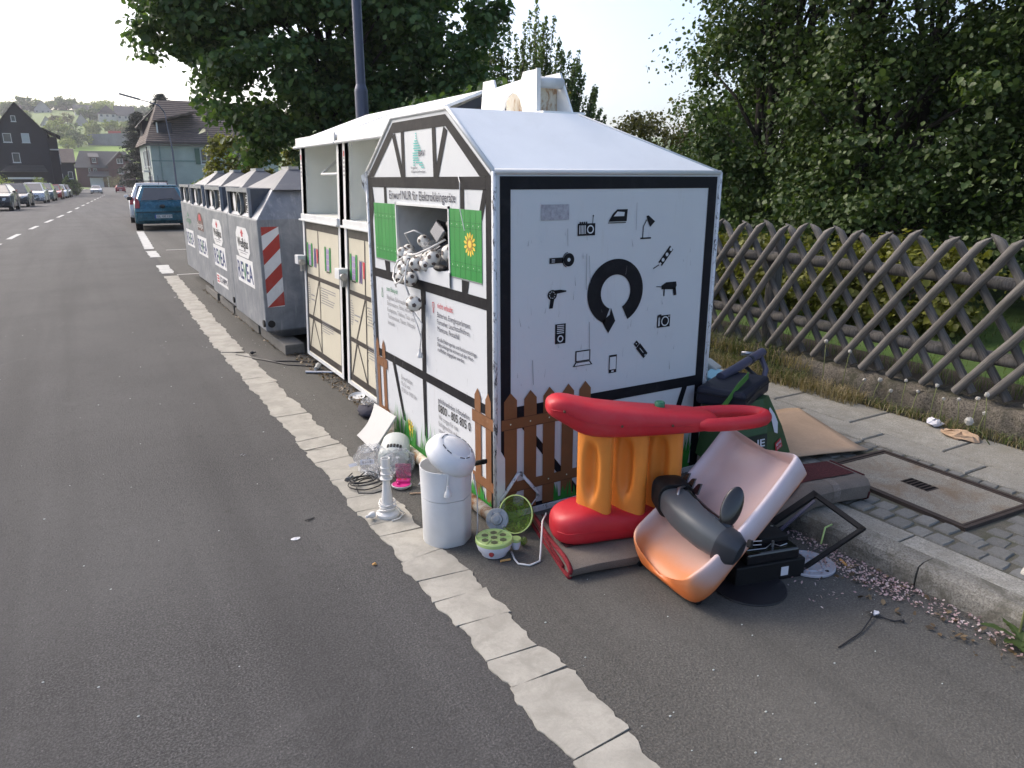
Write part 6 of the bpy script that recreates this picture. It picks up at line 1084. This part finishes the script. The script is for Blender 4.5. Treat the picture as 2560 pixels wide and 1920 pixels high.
for k in range(16):
    a = rd.uniform(0,6.28); L_ = rd.uniform(.08,.15); up = rd.uniform(.25,.8); b = MB(); ws = [.004,.012,.008,.018,.011,.022,.014,.012,.002]; pts = []
    for j, w_ in enumerate(ws): f = j/8; pts.append((math.cos(a)*L_*f, math.sin(a)*L_*f, .008+L_*up*f*(1-.5*f), w_))
    b.loft([[(x-math.sin(a)*w_, y+math.cos(a)*w_, z+.003), (x, y, z), (x+math.sin(a)*w_, y-math.cos(a)*w_, z+.003)] for x, y, z, w_ in pts], cap=False, closed=False).build('leaf', 'leaf_young', t)
tag(MB().tube([(1.18,-.98,.105),(1.12,-.99,.11),(1.06,-1.02,.06)], .004, 6).build('green_stalk', 'lime', smooth=True), 'fresh green stalk lying behind the monitor bezel', 'stalk')
# ================================================================ cars
def carpaint(name, col, metal=.4): plain(name, col, .28, metal, .04, 4, coat=.6, dirt=shade(col,.7), dirtamt=.2)
glassmat('car_glass', (.012,.016,.02), .03); glassmat('car_glass_lit', (.05,.065,.075), .05); plain('tyre', (.014,.014,.015), .8); plain('rim', (.35,.36,.37), .35, .8); plain('tail_red', (.38,.02,.02), .2, spec=.6); plain('lamp_clear', (.55,.57,.6), .15, .3); plain('plate_white', (.68,.68,.66), .4); plain('plate_blue', (.02,.06,.35), .4); plain('trim_black', (.015,.015,.017), .55)
def car(label, loc, rz, paint, L=4.2, W=1.74, H=1.46, kind='hatch', plate=None, rails=False, group=None):
    """local: +Y is the nose, rear bumper at y=0; z=0 on the road"""
    t = thing('parked_car', label, 'car', loc, rz, group); hw = W/2; zb = .92 if kind != 'suv' else 1.02; g0 = .22
    # lower body: side profile lofted across the width
    prof = [(.0,.40),(.0,.62),(.04,zb-.10),(.14,zb+.02),(L*.30,zb+.03),(L*.70,zb),(L*.80,zb-.04),(L*.955,zb-.16),(L*.995,.66),(L,.42),(L-.06,g0),(L*.5,g0-.02),(.08,g0)]
    rings = []
    for xs, k in ((-1,.0),(-.97,.6),(-.86,1),(.86,1),(.97,.6),(1,.0)):
        cy, cz = L/2, .58; f = .94+.06*k; rings.append([(xs*hw*(.985 if z > zb-.12 else 1), cy+(y-cy)*(.965+.035*k), cz+(z-cz)*(.90+.10*k)) for y, z in prof])
    MB().loft(rings).build('body', paint, t, smooth='auto', bevel=.02)
    ry = .10 if kind == 'hatch' else .06; rtop = .62 if kind == 'hatch' else .42; ft = L*.53; fb = L*.74
    if kind == 'sedan': ry, rtop = .62, 1.15
    b0 = [(-hw*.93,ry,zb),(hw*.93,ry,zb),(hw*.93,fb,zb-.02),(-hw*.93,fb,zb-.02)]; t0 = [(-hw*.66,rtop,H-.05),(hw*.66,rtop,H-.05),(hw*.66,ft,H-.04),(-hw*.66,ft,H-.04)]
    MB().loft([b0, t0]).build('cabin', paint, t, bevel=.05, seg=3); MB().loft([[(x*1.0,y,H-.052) for x, y, z in t0], [(x*.95,y+(.04 if y < 1.2 else -.04),H) for x, y, z in t0]]).build('roof', paint, t, bevel=.02)
    Bv, Tv = [Vector(p) for p in b0], [Vector(p) for p in t0]
    def pane(name, i, j, a0, a1, h0, h1, mat='car_glass'):
        p = lambda a, h: Bv[i].lerp(Bv[j], a).lerp(Tv[i].lerp(Tv[j], a), h); q = [p(a0,h0), p(a1,h0), p(a1,h1), p(a0,h1)]; nn = (q[1]-q[0]).cross(q[3]-q[0]).normalized(); cc = (Bv[0]+Bv[2])/2+Vector((0,0,.2)); nn = nn if nn.dot(q[0]-cc) > 0 else -nn; MB().prism([x+nn*.002 for x in q], nn*.006).build(name, mat, t)
    pane('rear_window', 0,1,.10,.90,.10,.90); pane('windscreen', 2,3,.05,.95,.04,.94)
    for i, j in ((1,2),(3,0)):
        for a0, a1 in ((.08,.30),(.33,.60),(.63,.93)) if kind == 'suv' else ((.10,.48),(.52,.92)): pane('side_window', i, j, (a0 if i == 1 else 1-a1), (a1 if i == 1 else 1-a0), .08, .9)
    for y in (L*.175, L*.82):
        for s in (-1,1):
            Mw = Matrix.Translation((s*(hw-.10),y,.31)) @ Euler((0,R(90),0)).to_matrix().to_4x4(); w = MB().lathe([(.19,-.105),(.30,-.10),(.31,-.06),(.31,.06),(.30,.10),(.19,.105)], 22, Mw).build('wheel', 'tyre', t, smooth='auto'); MB().lathe([(.195,-.108 if s < 0 else .09),(.195,.108 if s > 0 else -.09)], 18, Mw).build('rim', 'rim', w, smooth='auto')
            MB().lathe([(.335,-.02),(.335,.02)], 20, Matrix.Translation((s*(hw-.015),y,.32)) @ Euler((0,R(90),0)).to_matrix().to_4x4()).build('wheel_arch', 'trim_black', t)
    MB().box(-hw*.96,-.03,.30,hw*.96,.10,.56).build('rear_bumper', paint, t, bevel=.03); MB().box(-hw*.97,L-.10,.28,hw*.97,L+.02,.54).build('front_bumper', paint, t, bevel=.03); MB().box(-hw*.6,L+.018,.32,hw*.6,L+.024,.42).build('air_intake', 'trim_black', t); MB().box(-hw*.5,L+.0,.56,hw*.5,L+.012,.66).build('grille', 'trim_black', t)
    for s in (-1,1):
        MB().prism([(s*hw*.965,.02,.72),(s*hw*.80,-.012,.72),(s*hw*.78,.02,zb+.02),(s*hw*.92,.075,zb+.18 if kind != 'sedan' else zb)], (0,.05,0)).build('tail_light', 'tail_red', t, bevel=.01); MB().prism([(s*hw*.96,L*.975,.60),(s*hw*.55,L-.005,.60),(s*hw*.60,L-.015,.74),(s*hw*.94,L*.94,.78)], (0,.03,0)).build('headlight', 'lamp_clear', t, bevel=.01)
        MB().obox((s*(hw+.09),L*.66,zb+.06), (.17,.12,.12)).build('mirror', 'trim_black' if paint == 'paint_teal' else paint, t, bevel=.03); MB().box(s*hw*.5-.12,-.034,.34,s*hw*.5+.12,-.031,.38).build('reflector', 'tail_red', t) if kind == 'suv' else None
    MB().box(-.26,-.036,.40,.26,-.03,.51).build('number_plate', 'plate_white', t); MB().box(-.26,-.0375,.40,-.22,-.0365,.51).build('plate_band', 'plate_blue', t); MB().box(-.26,L+.0245,.36,.26,L+.028,.46).build('number_plate', 'plate_white', t)
    if plate: 
        o = text(plate, lambda x, y, d_: (x, -.0375-d_, y), -.2, .25, .425, .085, .0, 'print_black', None, bold=.02); o.parent = t
    if rails:
        for s in (-1,1): MB().tube([(s*hw*.6,rtop+.1,H+.04),(s*hw*.6,ft-.1,H+.04)], .018, 6).build('roof_rail', 'trim_black', t)
        for y in (rtop+.3, ft-.3): MB().tube([(-hw*.66,y,H+.06),(hw*.66,y,H+.06)], .022, 6).build('cross_bar', 'trim_black', t)
    return t
carpaint('paint_teal', (.012,.105,.155)); carpaint('paint_white', (.60,.61,.63), .1); carpaint('paint_maroon', (.10,.02,.03)); carpaint('paint_black', (.012,.014,.02)); carpaint('paint_dark', (.03,.034,.042)); carpaint('paint_silver', (.42,.44,.47), .6); carpaint('paint_petrol', (.045,.075,.09)); carpaint('paint_red', (.28,.015,.02)); carpaint('paint_pearl', (.55,.58,.63), .2); carpaint('paint_slate', (.05,.055,.065))
def rz_at(v): return math.atan2(-(uc(v+2)-uc(v-2)), 4)
t = car('teal hatchback parked behind the glass bins, seen from behind', (1.02,24.2,zt(25)), rz_at(25), 'paint_teal', 3.85, 1.68, 1.45, 'hatch', 'GL GE 127')
MB().sphere((0,-.005,.78), 1, 12, 8, (.09,.02,.06)).build('emblem', 'trim_black', t, smooth=True); MB().box(-.80,-.02,.585,.80,.0,.61).build('bumper_strip', 'trim_black', t); MB().tube([(0,.80,1.44),(0,.72,1.75)], .006, 5).build('aerial', 'trim_black', t); MB().tube([(-.1,.10,.99),(.35,.16,1.02)], .01, 5).build('rear_wiper', 'trim_black', t)
car('white car with red tail lamp peeking out ahead of the teal hatchback', (1.25,29.6,zt(31)), rz_at(31), 'paint_white', 4.2, 1.76, 1.52)
car('maroon estate car with roof bars parked ahead of the white car', (2.0,36.5,zt(38)), rz_at(38), 'paint_maroon', 4.5, 1.78, 1.56, 'suv', rails=True)
LC = [(51.4,'paint_black','suv',4.4,1.50,'nearest black car of the left row, cut off by the frame'),(59.8,'paint_dark','hatch',4.2,1.58,'dark grey hatchback second in the left row'),(72,'paint_silver','suv',4.7,1.66,'broad silver off-roader in the left row'),(80.3,'paint_petrol','suv',4.5,1.64,'petrol grey off-roader behind the silver one'),(90,'paint_red','hatch',4.0,1.5,'small red car squeezed in the left row'),(97.5,'paint_pearl','hatch',4.2,1.5,'pale silver-blue car near the end of the left row'),(104.3,'paint_slate','hatch',4.2,1.52,'last dark car at the far end of the left row')]
for v, p_, kd, L_, H_, lb in LC: car(lb, (uc(v)-3.85, v+L_/2, zt(v)), math.pi+rz_at(v), p_, L_, 1.8, H_, kd, group='cars parked along the far kerb')
car('small silver car driving towards the camera far down the road', (uc(150)-1.7,152,zt(150)), math.pi+rz_at(150), 'paint_silver', 4.2, 1.78, 1.46, 'sedan'); car('red car driving away far down the road', (uc(160)+1.8,160,zt(160)), rz_at(160), 'paint_red', 4.1, 1.75, 1.42, 'sedan')
car('left white car parked before the red-brown house', (-2.5,252,-.35), R(150), 'paint_white', 4.3, 1.8, 1.5, 'hatch'); car('right white car parked before the red-brown house', (2.0,253,-.35), R(140), 'paint_white', 4.6, 1.85, 1.6, 'suv')
# ================================================================ houses
def tiles(name, c1, c2, sc=5.0):
    def f(nm):
        m, nt, p = base_mat(nm); vec = coords(nt); w = nd(nt, 'ShaderNodeTexBrick'); mp = nd(nt, 'ShaderNodeMapping'); mp.inputs['Rotation'].default_value = (R(0),0,0); nt.links.new(vec, mp.inputs[0])
        sx = nd(nt, 'ShaderNodeSeparateXYZ'); nt.links.new(vec, sx.inputs[0]); wv_ = nd(nt, 'ShaderNodeMath', operation='SINE'); mu = nd(nt, 'ShaderNodeMath', operation='MULTIPLY'); nt.links.new(sx.outputs['Z'], mu.inputs[0]); mu.inputs[1].default_value = sc*6.28; nt.links.new(mu.outputs[0], wv_.inputs[0])
        k = ramp(nt, wv_.outputs[0], [(0, grey(0)), (.5, grey(1))]); c = mixc(nt, k, c1, c2); c = mixc(nt, ramp(nt, noise(nt, vec, 3, 5, .6), [(.4, grey(.4)), (.6, grey(0))]), c, shade(c1,.7)); nt.links.new(c, p.inputs['Base Color']); p.inputs['Roughness'].default_value = .85; bump(nt, p, wv_.outputs[0], .6, .05); return m
    DEFS[name] = f
tiles('tile_brown', (.055,.042,.038), (.135,.098,.085)); tiles('tile_dark', (.022,.021,.022), (.05,.045,.043)); tiles('tile_grey', (.05,.05,.055), (.085,.083,.085)); stone('slate_wall', (.022,.023,.034), .2, 6, .3, grit=14); stone('red_clad', (.075,.022,.024), .2, 6, .3, grit=10); stone('green_render', (.36,.41,.385), .05, 4, .1, grit=30); stone('green_band', (.22,.29,.27), .05); stone('cream_render', (.50,.48,.43), .06, 3, .1); stone('grey_render', (.34,.34,.33), .06, 3, .1); plain('window_white', (.55,.56,.57), .4); glassmat('window_glass', (.045,.05,.055), .06); plain('blind_white', (.42,.45,.47), .6); plain('shutter_green', (.06,.12,.09), .6); plain('fascia', (.12,.10,.09), .7); stone('wall_grey', (.22,.23,.25), .08, 3, .1)
def window(par, face, a0, a1, z0, z1, blind=False, mull=True, fw=.07):
    """face(a, z, d) -> local point; d is outward"""
    def slab(x0,x1,y0,y1,d0,d1): return [face(x0,y0,d0),face(x1,y0,d0),face(x1,y1,d0),face(x0,y1,d0),face(x0,y0,d1),face(x1,y0,d1),face(x1,y1,d1),face(x0,y1,d1)]
    FC = [(0,3,2,1),(4,5,6,7),(0,1,5,4),(1,2,6,5),(2,3,7,6),(3,0,4,7)]; b = MB()
    for r_ in ((a0,a1,z0,z0+fw),(a0,a1,z1-fw,z1),(a0,a0+fw,z0+fw,z1-fw),(a1-fw,a1,z0+fw,z1-fw)) + ((((a0+a1)/2-fw*.45,(a0+a1)/2+fw*.45,z0+fw,z1-fw),) if mull and a1-a0 > .9 else ()): b.add(slab(*r_, -.02, .05), FC)
    w = b.build('window', 'window_white', par); MB().add(slab(a0+.02,a1-.02,z0+.02,z1-.02,.005,.02), FC).build('pane', 'blind_white' if blind else 'window_glass', w); MB().add(slab(a0-.06,a1+.06,z0-.07,z0,.0,.12), FC).build('sill', 'window_white', w)
def house(label, u0, u1, v0, v1, zb, ze, zr, wall, roof, wins=(), ridge='v', ov=.35, hip=0., side_wins=(), chim=None, name='house', group=None):
    cx, cy = (u0+u1)/2, (v0+v1)/2; t = thing(name, label, 'house', (cx,cy,zb), 0, group); a, b_ = (u1-u0)/2, (v1-v0)/2; h = ze-zb; r = zr-zb; b = MB()
    if ridge == 'v': pts = [(-a,-b_),(a,-b_),(a,b_),(-a,b_)]; b.loft([[(x,y,0) for x, y in pts], [(x,y,h) for x, y in pts]]); (b.prism([(-a,-b_,h),(a,-b_,h),(0,-b_,r)], (0,2*b_,0)) if hip == 0 else None)
    else: pts = [(-a,-b_),(a,-b_),(a,b_),(-a,b_)]; b.loft([[(x,y,0) for x, y in pts], [(x,y,h) for x, y in pts]]); (b.prism([(-a,-b_,h),(-a,b_,h),(-a,0,r)], (2*a,0,0)) if hip == 0 else None)
    b.build('wall', wall, t); th = .16; rb = MB(); s = ov*(r-h)/(a if ridge == 'v' else b_)
    if ridge == 'v':
        k = hip; e = [(-a-ov,-b_-ov,h-s),(a+ov,-b_-ov,h-s),(a+ov,b_+ov,h-s),(-a-ov,b_+ov,h-s)]; rd0, rd1 = (0,-b_-ov+k*(b_+ov),r),(0,b_+ov-k*(b_+ov),r); fcs = [(e[0],rd0,rd1,e[3]),(e[1],e[2],rd1,rd0)] + ([(e[0],e[1],rd0),(e[2],e[3],rd1)] if k else [])
    else:
        k = hip; e = [(-a-ov,-b_-ov,h-s),(a+ov,-b_-ov,h-s),(a+ov,b_+ov,h-s),(-a-ov,b_+ov,h-s)]; rd0, rd1 = (-a-ov+k*(a+ov),0,r),(a+ov-k*(a+ov),0,r); fcs = [(e[0],e[1],rd1,rd0),(e[3],rd0,rd1,e[2])] + ([(e[0],rd0,e[3]),(e[1],e[2],rd1)] if k else [])
    for f_ in fcs: rb.prism([Vector(p)+Vector((0,0,.02)) for p in f_], (0,0,th))
    ro = rb.build('roof', roof, t)
    if chim: MB().box(chim[0]-.3,chim[1]-.3,r-1.2,chim[0]+.3,chim[1]+.3,r+.8).build('chimney', 'fascia', ro)
    F = lambda x, z, d: (x-cx, -b_-d, z-zb)
    for w in wins: window(t, F, *w[:4], *(w[4:]))
    G = lambda y, z, d: (-a-d, y-cy, z-zb)
    for w in side_wins: window(t, G, *w[:4], *(w[4:]))
    return t
# pale green house on the right of the road
zb = zt(73)
t = house('pale green rendered house with brown tiled roof on the right', 5.3, 16.5, 73, 84, zb, 4.85, 8.7, 'green_render', 'tile_brown', [(9.45,10.5,2.9,4.3),(12.6,13.8,2.9,4.3)], 'u', .32, .34, [(74.2,75.2,2.7,4.2),(76.6,77.6,2.7,4.2),(79.0,80.0,2.7,4.2),(74.2,75.2,.6,1.9),(76.6,77.6,.6,1.9)])
ox, oy = t.location.x, t.location.y; Lc = lambda u, v, z: (u-ox, v-oy, z-zb)
MB().add([Lc(9.0,72.97,2.9),Lc(9.4,72.97,2.9),Lc(9.4,72.97,4.3),Lc(9.0,72.97,4.3),Lc(9.0,72.9,2.9),Lc(9.4,72.9,2.9),Lc(9.4,72.9,4.3),Lc(9.0,72.9,4.3)], [(4,5,6,7),(0,4,7,3),(1,2,6,5),(3,7,6,2),(0,1,5,4)]).build('shutter', 'shutter_green', t)
MB().add([Lc(5.28,72.96,3.12),Lc(16.5,72.96,3.12),Lc(16.5,72.96,3.24),Lc(5.28,72.96,3.24)], [(0,1,2,3)]).build('string_course', 'green_band', t); MB().tube([Lc(6.05,72.92,4.7),Lc(6.05,72.92,.1)], .05, 6).build('downpipe', 'green_band', t); MB().tube([Lc(4.7,72.42,4.52),Lc(17,72.42,4.52)], .07, 6).build('gutter', 'fascia', t); MB().tube([Lc(5.26,76.0,4.5),Lc(5.26,76.0,.1)], .06, 6).build('downpipe', 'fascia', t)
d_ = MB().box(*Lc(6.15,73.9,5.2), *Lc(7.4,77,6.55)).build('dormer', 'slate_wall', t); MB().prism([Lc(5.9,73.5,6.55),Lc(9.6,73.5,7.5),Lc(9.6,77.4,7.5),Lc(5.9,77.4,6.55)], (0,0,.14)).build('dormer_roof', 'tile_brown', d_); MB().box(*Lc(6.1,73.86,5.2), *Lc(6.22,73.95,6.55)).build('dormer_post', 'window_white', d_)
d_ = MB().box(*Lc(5.4,79.5,4.6), *Lc(8,82,7.0)).build('dormer', 'slate_wall', t); MB().prism([Lc(5.0,79.2,6.4),Lc(5.0,82.4,6.4),Lc(7.2,82.4,8.6),Lc(7.2,79.2,8.6)], (0,0,.15)).build('dormer_roof', 'tile_dark', d_); MB().box(*Lc(4.75,75.5,2.2), *Lc(5.28,77.5,2.35)).build('porch_canopy', 'window_white', t)
# dark slate house left
zb = zt(120)
t = house('dark slate-clad gabled house on the left above the parked cars', -9.3, -3.1, 120, 131, zb, 7.5, 11.3, 'slate_wall', 'tile_dark', [(-8.13,-7.18,6.32,7.46,False,False),(-6.03,-5.12,6.31,7.52,True,False),(-7.45,-6.58,3.73,4.98,False,False),(-6.88,-6.34,8.98,9.73,False,False)], 'v', .35)
ox, oy = t.location.x, t.location.y; MB().box(*Lc(-3.1,122,zb), *Lc(-2.0,130,7.2)).build('side_wing', 'slate_wall', t); MB().prism([Lc(-3.6,121.2,8.3),Lc(-1.5,121.2,7.2),Lc(-1.5,131.3,7.2),Lc(-3.6,131.3,8.3)], (0,0,.15)).build('wing_roof', 'tile_dark', t); MB().box(*Lc(-3.0,121.3,5.45), *Lc(-1.95,122,5.6)).build('balcony', 'window_white', t); MB().prism([Lc(-9.0,118.4,2.4),Lc(-3.55,118.4,2.4),Lc(-4.0,120,3.3),Lc(-8.1,120,3.3)], (0,0,.12)).build('porch_roof', 'tile_dark', t); MB().box(*Lc(-8.3,118.6,1.55), *Lc(-4.4,118.8,1.8)).build('porch_beam', 'window_white', t)
MB().box(*Lc(-2.0,123,3.6), *Lc(-1.93,123.9,5.0)).build('side_window', 'window_white', t); MB().box(*Lc(-2.0,123,.9), *Lc(-1.93,123.9,2.3)).build('side_window', 'window_white', t)
house('small dark house with tiled roof behind the slate house', -5.0, -.1, 150, 160, zt(150), 4.3, 6.6, 'slate_wall', 'tile_brown', [(-1.2,-.5,1.6,2.8)], 'u', .3)
# red-brown house closing the street
zb = -.85
t = house('red-brown clad house with grey roof closing the end of the street', 1.2, 16.2, 246, 258, zb, 4.9, 9.25, 'red_clad', 'tile_grey', [(5.39,6.34,3.16,4.42),(4.24,4.7,3.3,4.55,False,False)], 'u', .5, .25)
ox, oy = t.location.x, t.location.y; w = MB(); w.prism([Lc(9.2,243.5,zb),Lc(15.8,243.5,zb),Lc(15.8,243.5,5.2),Lc(12.6,243.5,8.9),Lc(9.2,243.5,5.6)], (0,4,0)); w.build('front_wing', 'red_clad', t)
for a_, c_ in (((12.6,9.05),(8.6,5.0)),((12.6,9.05),(16.6,4.4))): MB().prism([Lc(a_[0],242.9,a_[1]),Lc(c_[0],242.9,c_[1]),Lc(c_[0],252,c_[1]),Lc(a_[0],252,a_[1])], (0,0,.22)).build('wing_roof', 'tile_grey', t)
Fw = lambda x, z, d: (x-ox, 243.5-oy-d, z-zb)
for w_ in ((11.6,13.14,5.88,7.13),(11.6,13.08,2.96,4.17),(13.99,14.72,3.14,4.33)): window(t, Fw, *w_)
window(t, Fw, 11.49, 13.1, -.53, 1.2); d_ = MB().box(*Lc(5.0,246.4,5.6), *Lc(6.9,250,7.5)).build('dormer', 'red_clad', t); MB().prism([Lc(4.6,246,7.45),Lc(7.3,246,7.45),Lc(7.3,251,8.6),Lc(4.6,251,8.6)], (0,0,.2)).build('dormer_roof', 'tile_grey', d_); window(t, lambda x, z, d: (x-ox, 246.4-oy-d, z-zb), 5.46, 6.43, 6.1, 7.33)
MB().prism([Lc(3.6,243.2,2.2),Lc(9.6,243.2,2.0),Lc(9.6,246,3.5),Lc(4.6,246,3.5)], (0,0,.2)).build('porch_roof', 'tile_grey', t); MB().box(*Lc(4.2,246.0-.3,-.85), *Lc(7.6,245.98,1.9)).build('entrance', 'window_white', t); MB().box(*Lc(8.6,243.4,-.85), *Lc(8.8,243.6,2.0)).build('porch_post', 'window_white', t)
# hillside
def hz(u, v): return ghill(u, v)
HH = [(-8.5,-4.0,441,449,'cream_render','tile_dark',3.2,3.4,'small white gabled house half way up the hillside','v'),(6.0,12.5,452,462,'grey_render','tile_brown',1.5,5.0,'brown-roofed house among the hillside trees','v'),(18.0,26.5,470,480,'cream_render','tile_brown',4.8,4.2,'large pale house with a broad hipped roof on the hillside','v'),(26.8,36,474,486,'cream_render','tile_grey',3.5,5.0,'grey-roofed house at the right end of the hillside row','u'),(-13,-4,556,568,'grey_render','tile_dark',2.5,5.2,'dark-roofed house near the hill crest','v'),(-45,-20,560,574,'cream_render','tile_brown',4.5,3.2,'long terrace on the hill crest at the left edge','u'),(8,17,520,532,'cream_render','tile_grey',3.0,3.5,'pale house below the hilltop wood','u')]
for u0, u1, v0, v1, wl, rf_, h, rr, lb, rg in HH:
    z = min(hz(u0,v0), hz(u1,v0))-.3; wn_ = []; n = max(2, int((u1-u0)/2.4))
    for k in range(n): c = u0+(u1-u0)*(k+.5)/n; wn_.append((c-.6,c+.6,z+h-1.9,z+h-.5))
    house(lb, u0, u1, v0, v1, z, z+h, z+h+rr, wl, rf_, wn_, rg, .5, .3 if 'hipped' in lb else 0, group='houses on the hillside')
q = MB(); n = 14
for k in range(n): u_ = 8.5+k*1.3; v_ = 374-k*.55; q.box(u_, v_, hz(u_,v_)-.5, u_+1.298, v_+.4, 20.0+.07*k-(.8 if k > 9 else 0)*(k-9)*.3)
tag(q.build('retaining_wall', 'wall_grey'), 'long grey retaining wall above the meadow', 'wall')
struct(MB().add([(u_, v_, hz(u_, v_)+.25) for v_ in (262,275,290,303,320,335,350,366) for u_ in (-30,-15,0,10,24,34)], [(j*6+i, j*6+i+1, (j+1)*6+i+1, (j+1)*6+i) for j in range(7) for i in range(5)]).build('meadow', 'meadow', smooth=True))
plain('barrier_red', (.45,.05,.03), .6); tag(MB().box(17,378,20.6,22,378.2,21.9).build('site_barrier', 'barrier_red', bevel=.05), 'red site barrier above the grey retaining wall', 'barrier')
def far_tree(u, v, w, h, leaf, label, seed, n=1500, dz=0): 
    make_tree('hill_tree', label, 'tree', (u,v,hz(u,v)-.3+dz), h, [(0,0,h*.55,w,w,h*.42),(w*.5,0,h*.42,w*.6,w*.7,h*.3),(-w*.5,0,h*.45,w*.6,w*.7,h*.3)], n, max(.35,w*.16), leaf, w*.06, 50, w*.32, 8, seed=seed, group='trees on the hillside', z0=-.5)
FT = [(.7,355,2.6,6.2,'leaf_far','round bright bush standing alone on the meadow'),(4.5,364,3.2,10.5,'leaf_fardark','dark round tree at the upper meadow edge'),(-1.8,380,4.4,11,'leaf_far','broad yellow-green tree behind the meadow bush'),(8.6,371,1.8,6.5,'leaf_far','slim shrub at the left end of the retaining wall'),(12,410,3.6,6.5,'leaf_far','loose tree above the retaining wall, left'),(20,412,3.6,7,'leaf_far','loose pale tree above the retaining wall, middle'),(27,405,3.8,6.5,'leaf_far','loose tree above the retaining wall, right'),(-14,430,3.5,7.5,'leaf_far','bright tree left of the small white house'),(-2.4,455,3.2,6,'leaf_bronze','bronze tree right of the small white house'),(3,468,3,6,'leaf_bronze','reddish tree between the hillside houses'),(-17,470,4,8,'leaf_far','yellow-green tree below the crest'),(-24,520,5,9,'leaf_fardark','green tree below the crest terrace'),(14,480,5,8,'leaf_fardark','dark shrub behind the brown-roofed house'),(22,392,3.5,5,'leaf_bronze','bronze scrub beside the red barrier')]
for k, (u, v, w, h, lf, lb) in enumerate(FT): far_tree(u, v, w, h, lf, lb, 60+k, 2200 if w > 3 else 1200)
rc = random.Random(9)
for k in range(13): u_ = -34+k*8+rc.uniform(-2,2); v_ = 585+rc.uniform(-18,30); far_tree(u_, v_, rc.uniform(5,8), rc.uniform(5,8.5), rc.choice(['leaf_far','leaf_fardark']), 'tree of the wood along the hill crest', 90+k, 1400)
# conifer behind the green house
def conifer(label, loc, h, w, seed):
    g = np.random.default_rng(seed); t = thing('conifer', label, 'tree', loc); P = []; N = []; b = MB().tube([(0,0,0),(0,0,h*.6),(0,0,h)], [.28,.16,.03], 8)
    for k in range(260):
        f = g.uniform(.06,1)**.85; z = h*f; L_ = w*(1-f)**.62*g.uniform(.65,1.15)+.25; a = g.uniform(0,6.28); e = np.array([math.cos(a)*L_, math.sin(a)*L_, z-.10*L_+.12*L_*f]); s = np.array([0,0,z]); b.tube([s, (s+e)/2+np.array([0,0,.12*L_]), e], [.05,.03,.008], 5); n = int(70*L_/2)+16; q = g.uniform(.15,1,n); pts = s[None]*(1-q[:,None])+e[None]*q[:,None]; pts[:,2] += .12*L_*np.sin(q*math.pi); pts += g.normal(size=(n,3))*np.array([.22,.22,.10]); P.append(pts); N.append(g.normal(size=(n,3))*.4+np.array([0,0,1]))
    P = np.concatenate(P); N = np.concatenate(N); leaves_mesh('crown', 'needle', P, N, g.uniform(.25,.5,len(P)), t, aspect=.35); b.build('trunk', 'bark_dark', t)
conifer('tall dark conifer between the red-brown and green houses', (11.4,117,zt(117)), 13.6, 4.6, 40); conifer('second dark conifer close behind the first', (8.4,121,zt(121)), 11.4, 3.6, 41)
for k, (u, v, w, h, lf, lb) in enumerate(((-1.6,112,.55,2.6,'leaf_fardark','dark columnar hedge at the end of the car row'),(-.7,122,.8,2.2,'leaf_fardark','dark hedge further down beside the pavement'),(-4.4,108,.8,2.4,'leaf_far','clipped bright bush in front of the slate house'),(-9.0,104,1.8,2.8,'leaf_far','grassy bank shrub at the left edge behind the cars'),(9.0,228,2.2,3.5,'leaf_bronze','yellowish bush right of the red-brown house'))):
    make_tree('street_bush', lb, 'bush', (u,v,zt(v)), h, [(0,0,h*.52,w,w,h*.46)], 1500, .14, lf, .05, 40, w*.4, 6, seed=120+k)
# air: light haze over the valley
def haze_mat(nm):
    m = bpy.data.materials.new(nm); m.use_nodes = True; nt = m.node_tree; nt.nodes.clear(); v = nd(nt, 'ShaderNodeVolumePrincipled'); o = nd(nt, 'ShaderNodeOutputMaterial'); v.inputs['Color'].default_value = (.93,.95,1,1); v.inputs['Density'].default_value = .00035; v.inputs['Anisotropy'].default_value = .3; nt.links.new(v.outputs[0], o.inputs['Volume']); return m
DEFS['haze_air'] = haze_mat
stuff(MB().box(-1250,-420,-3,1250,1250,82).build('haze', 'haze_air'))
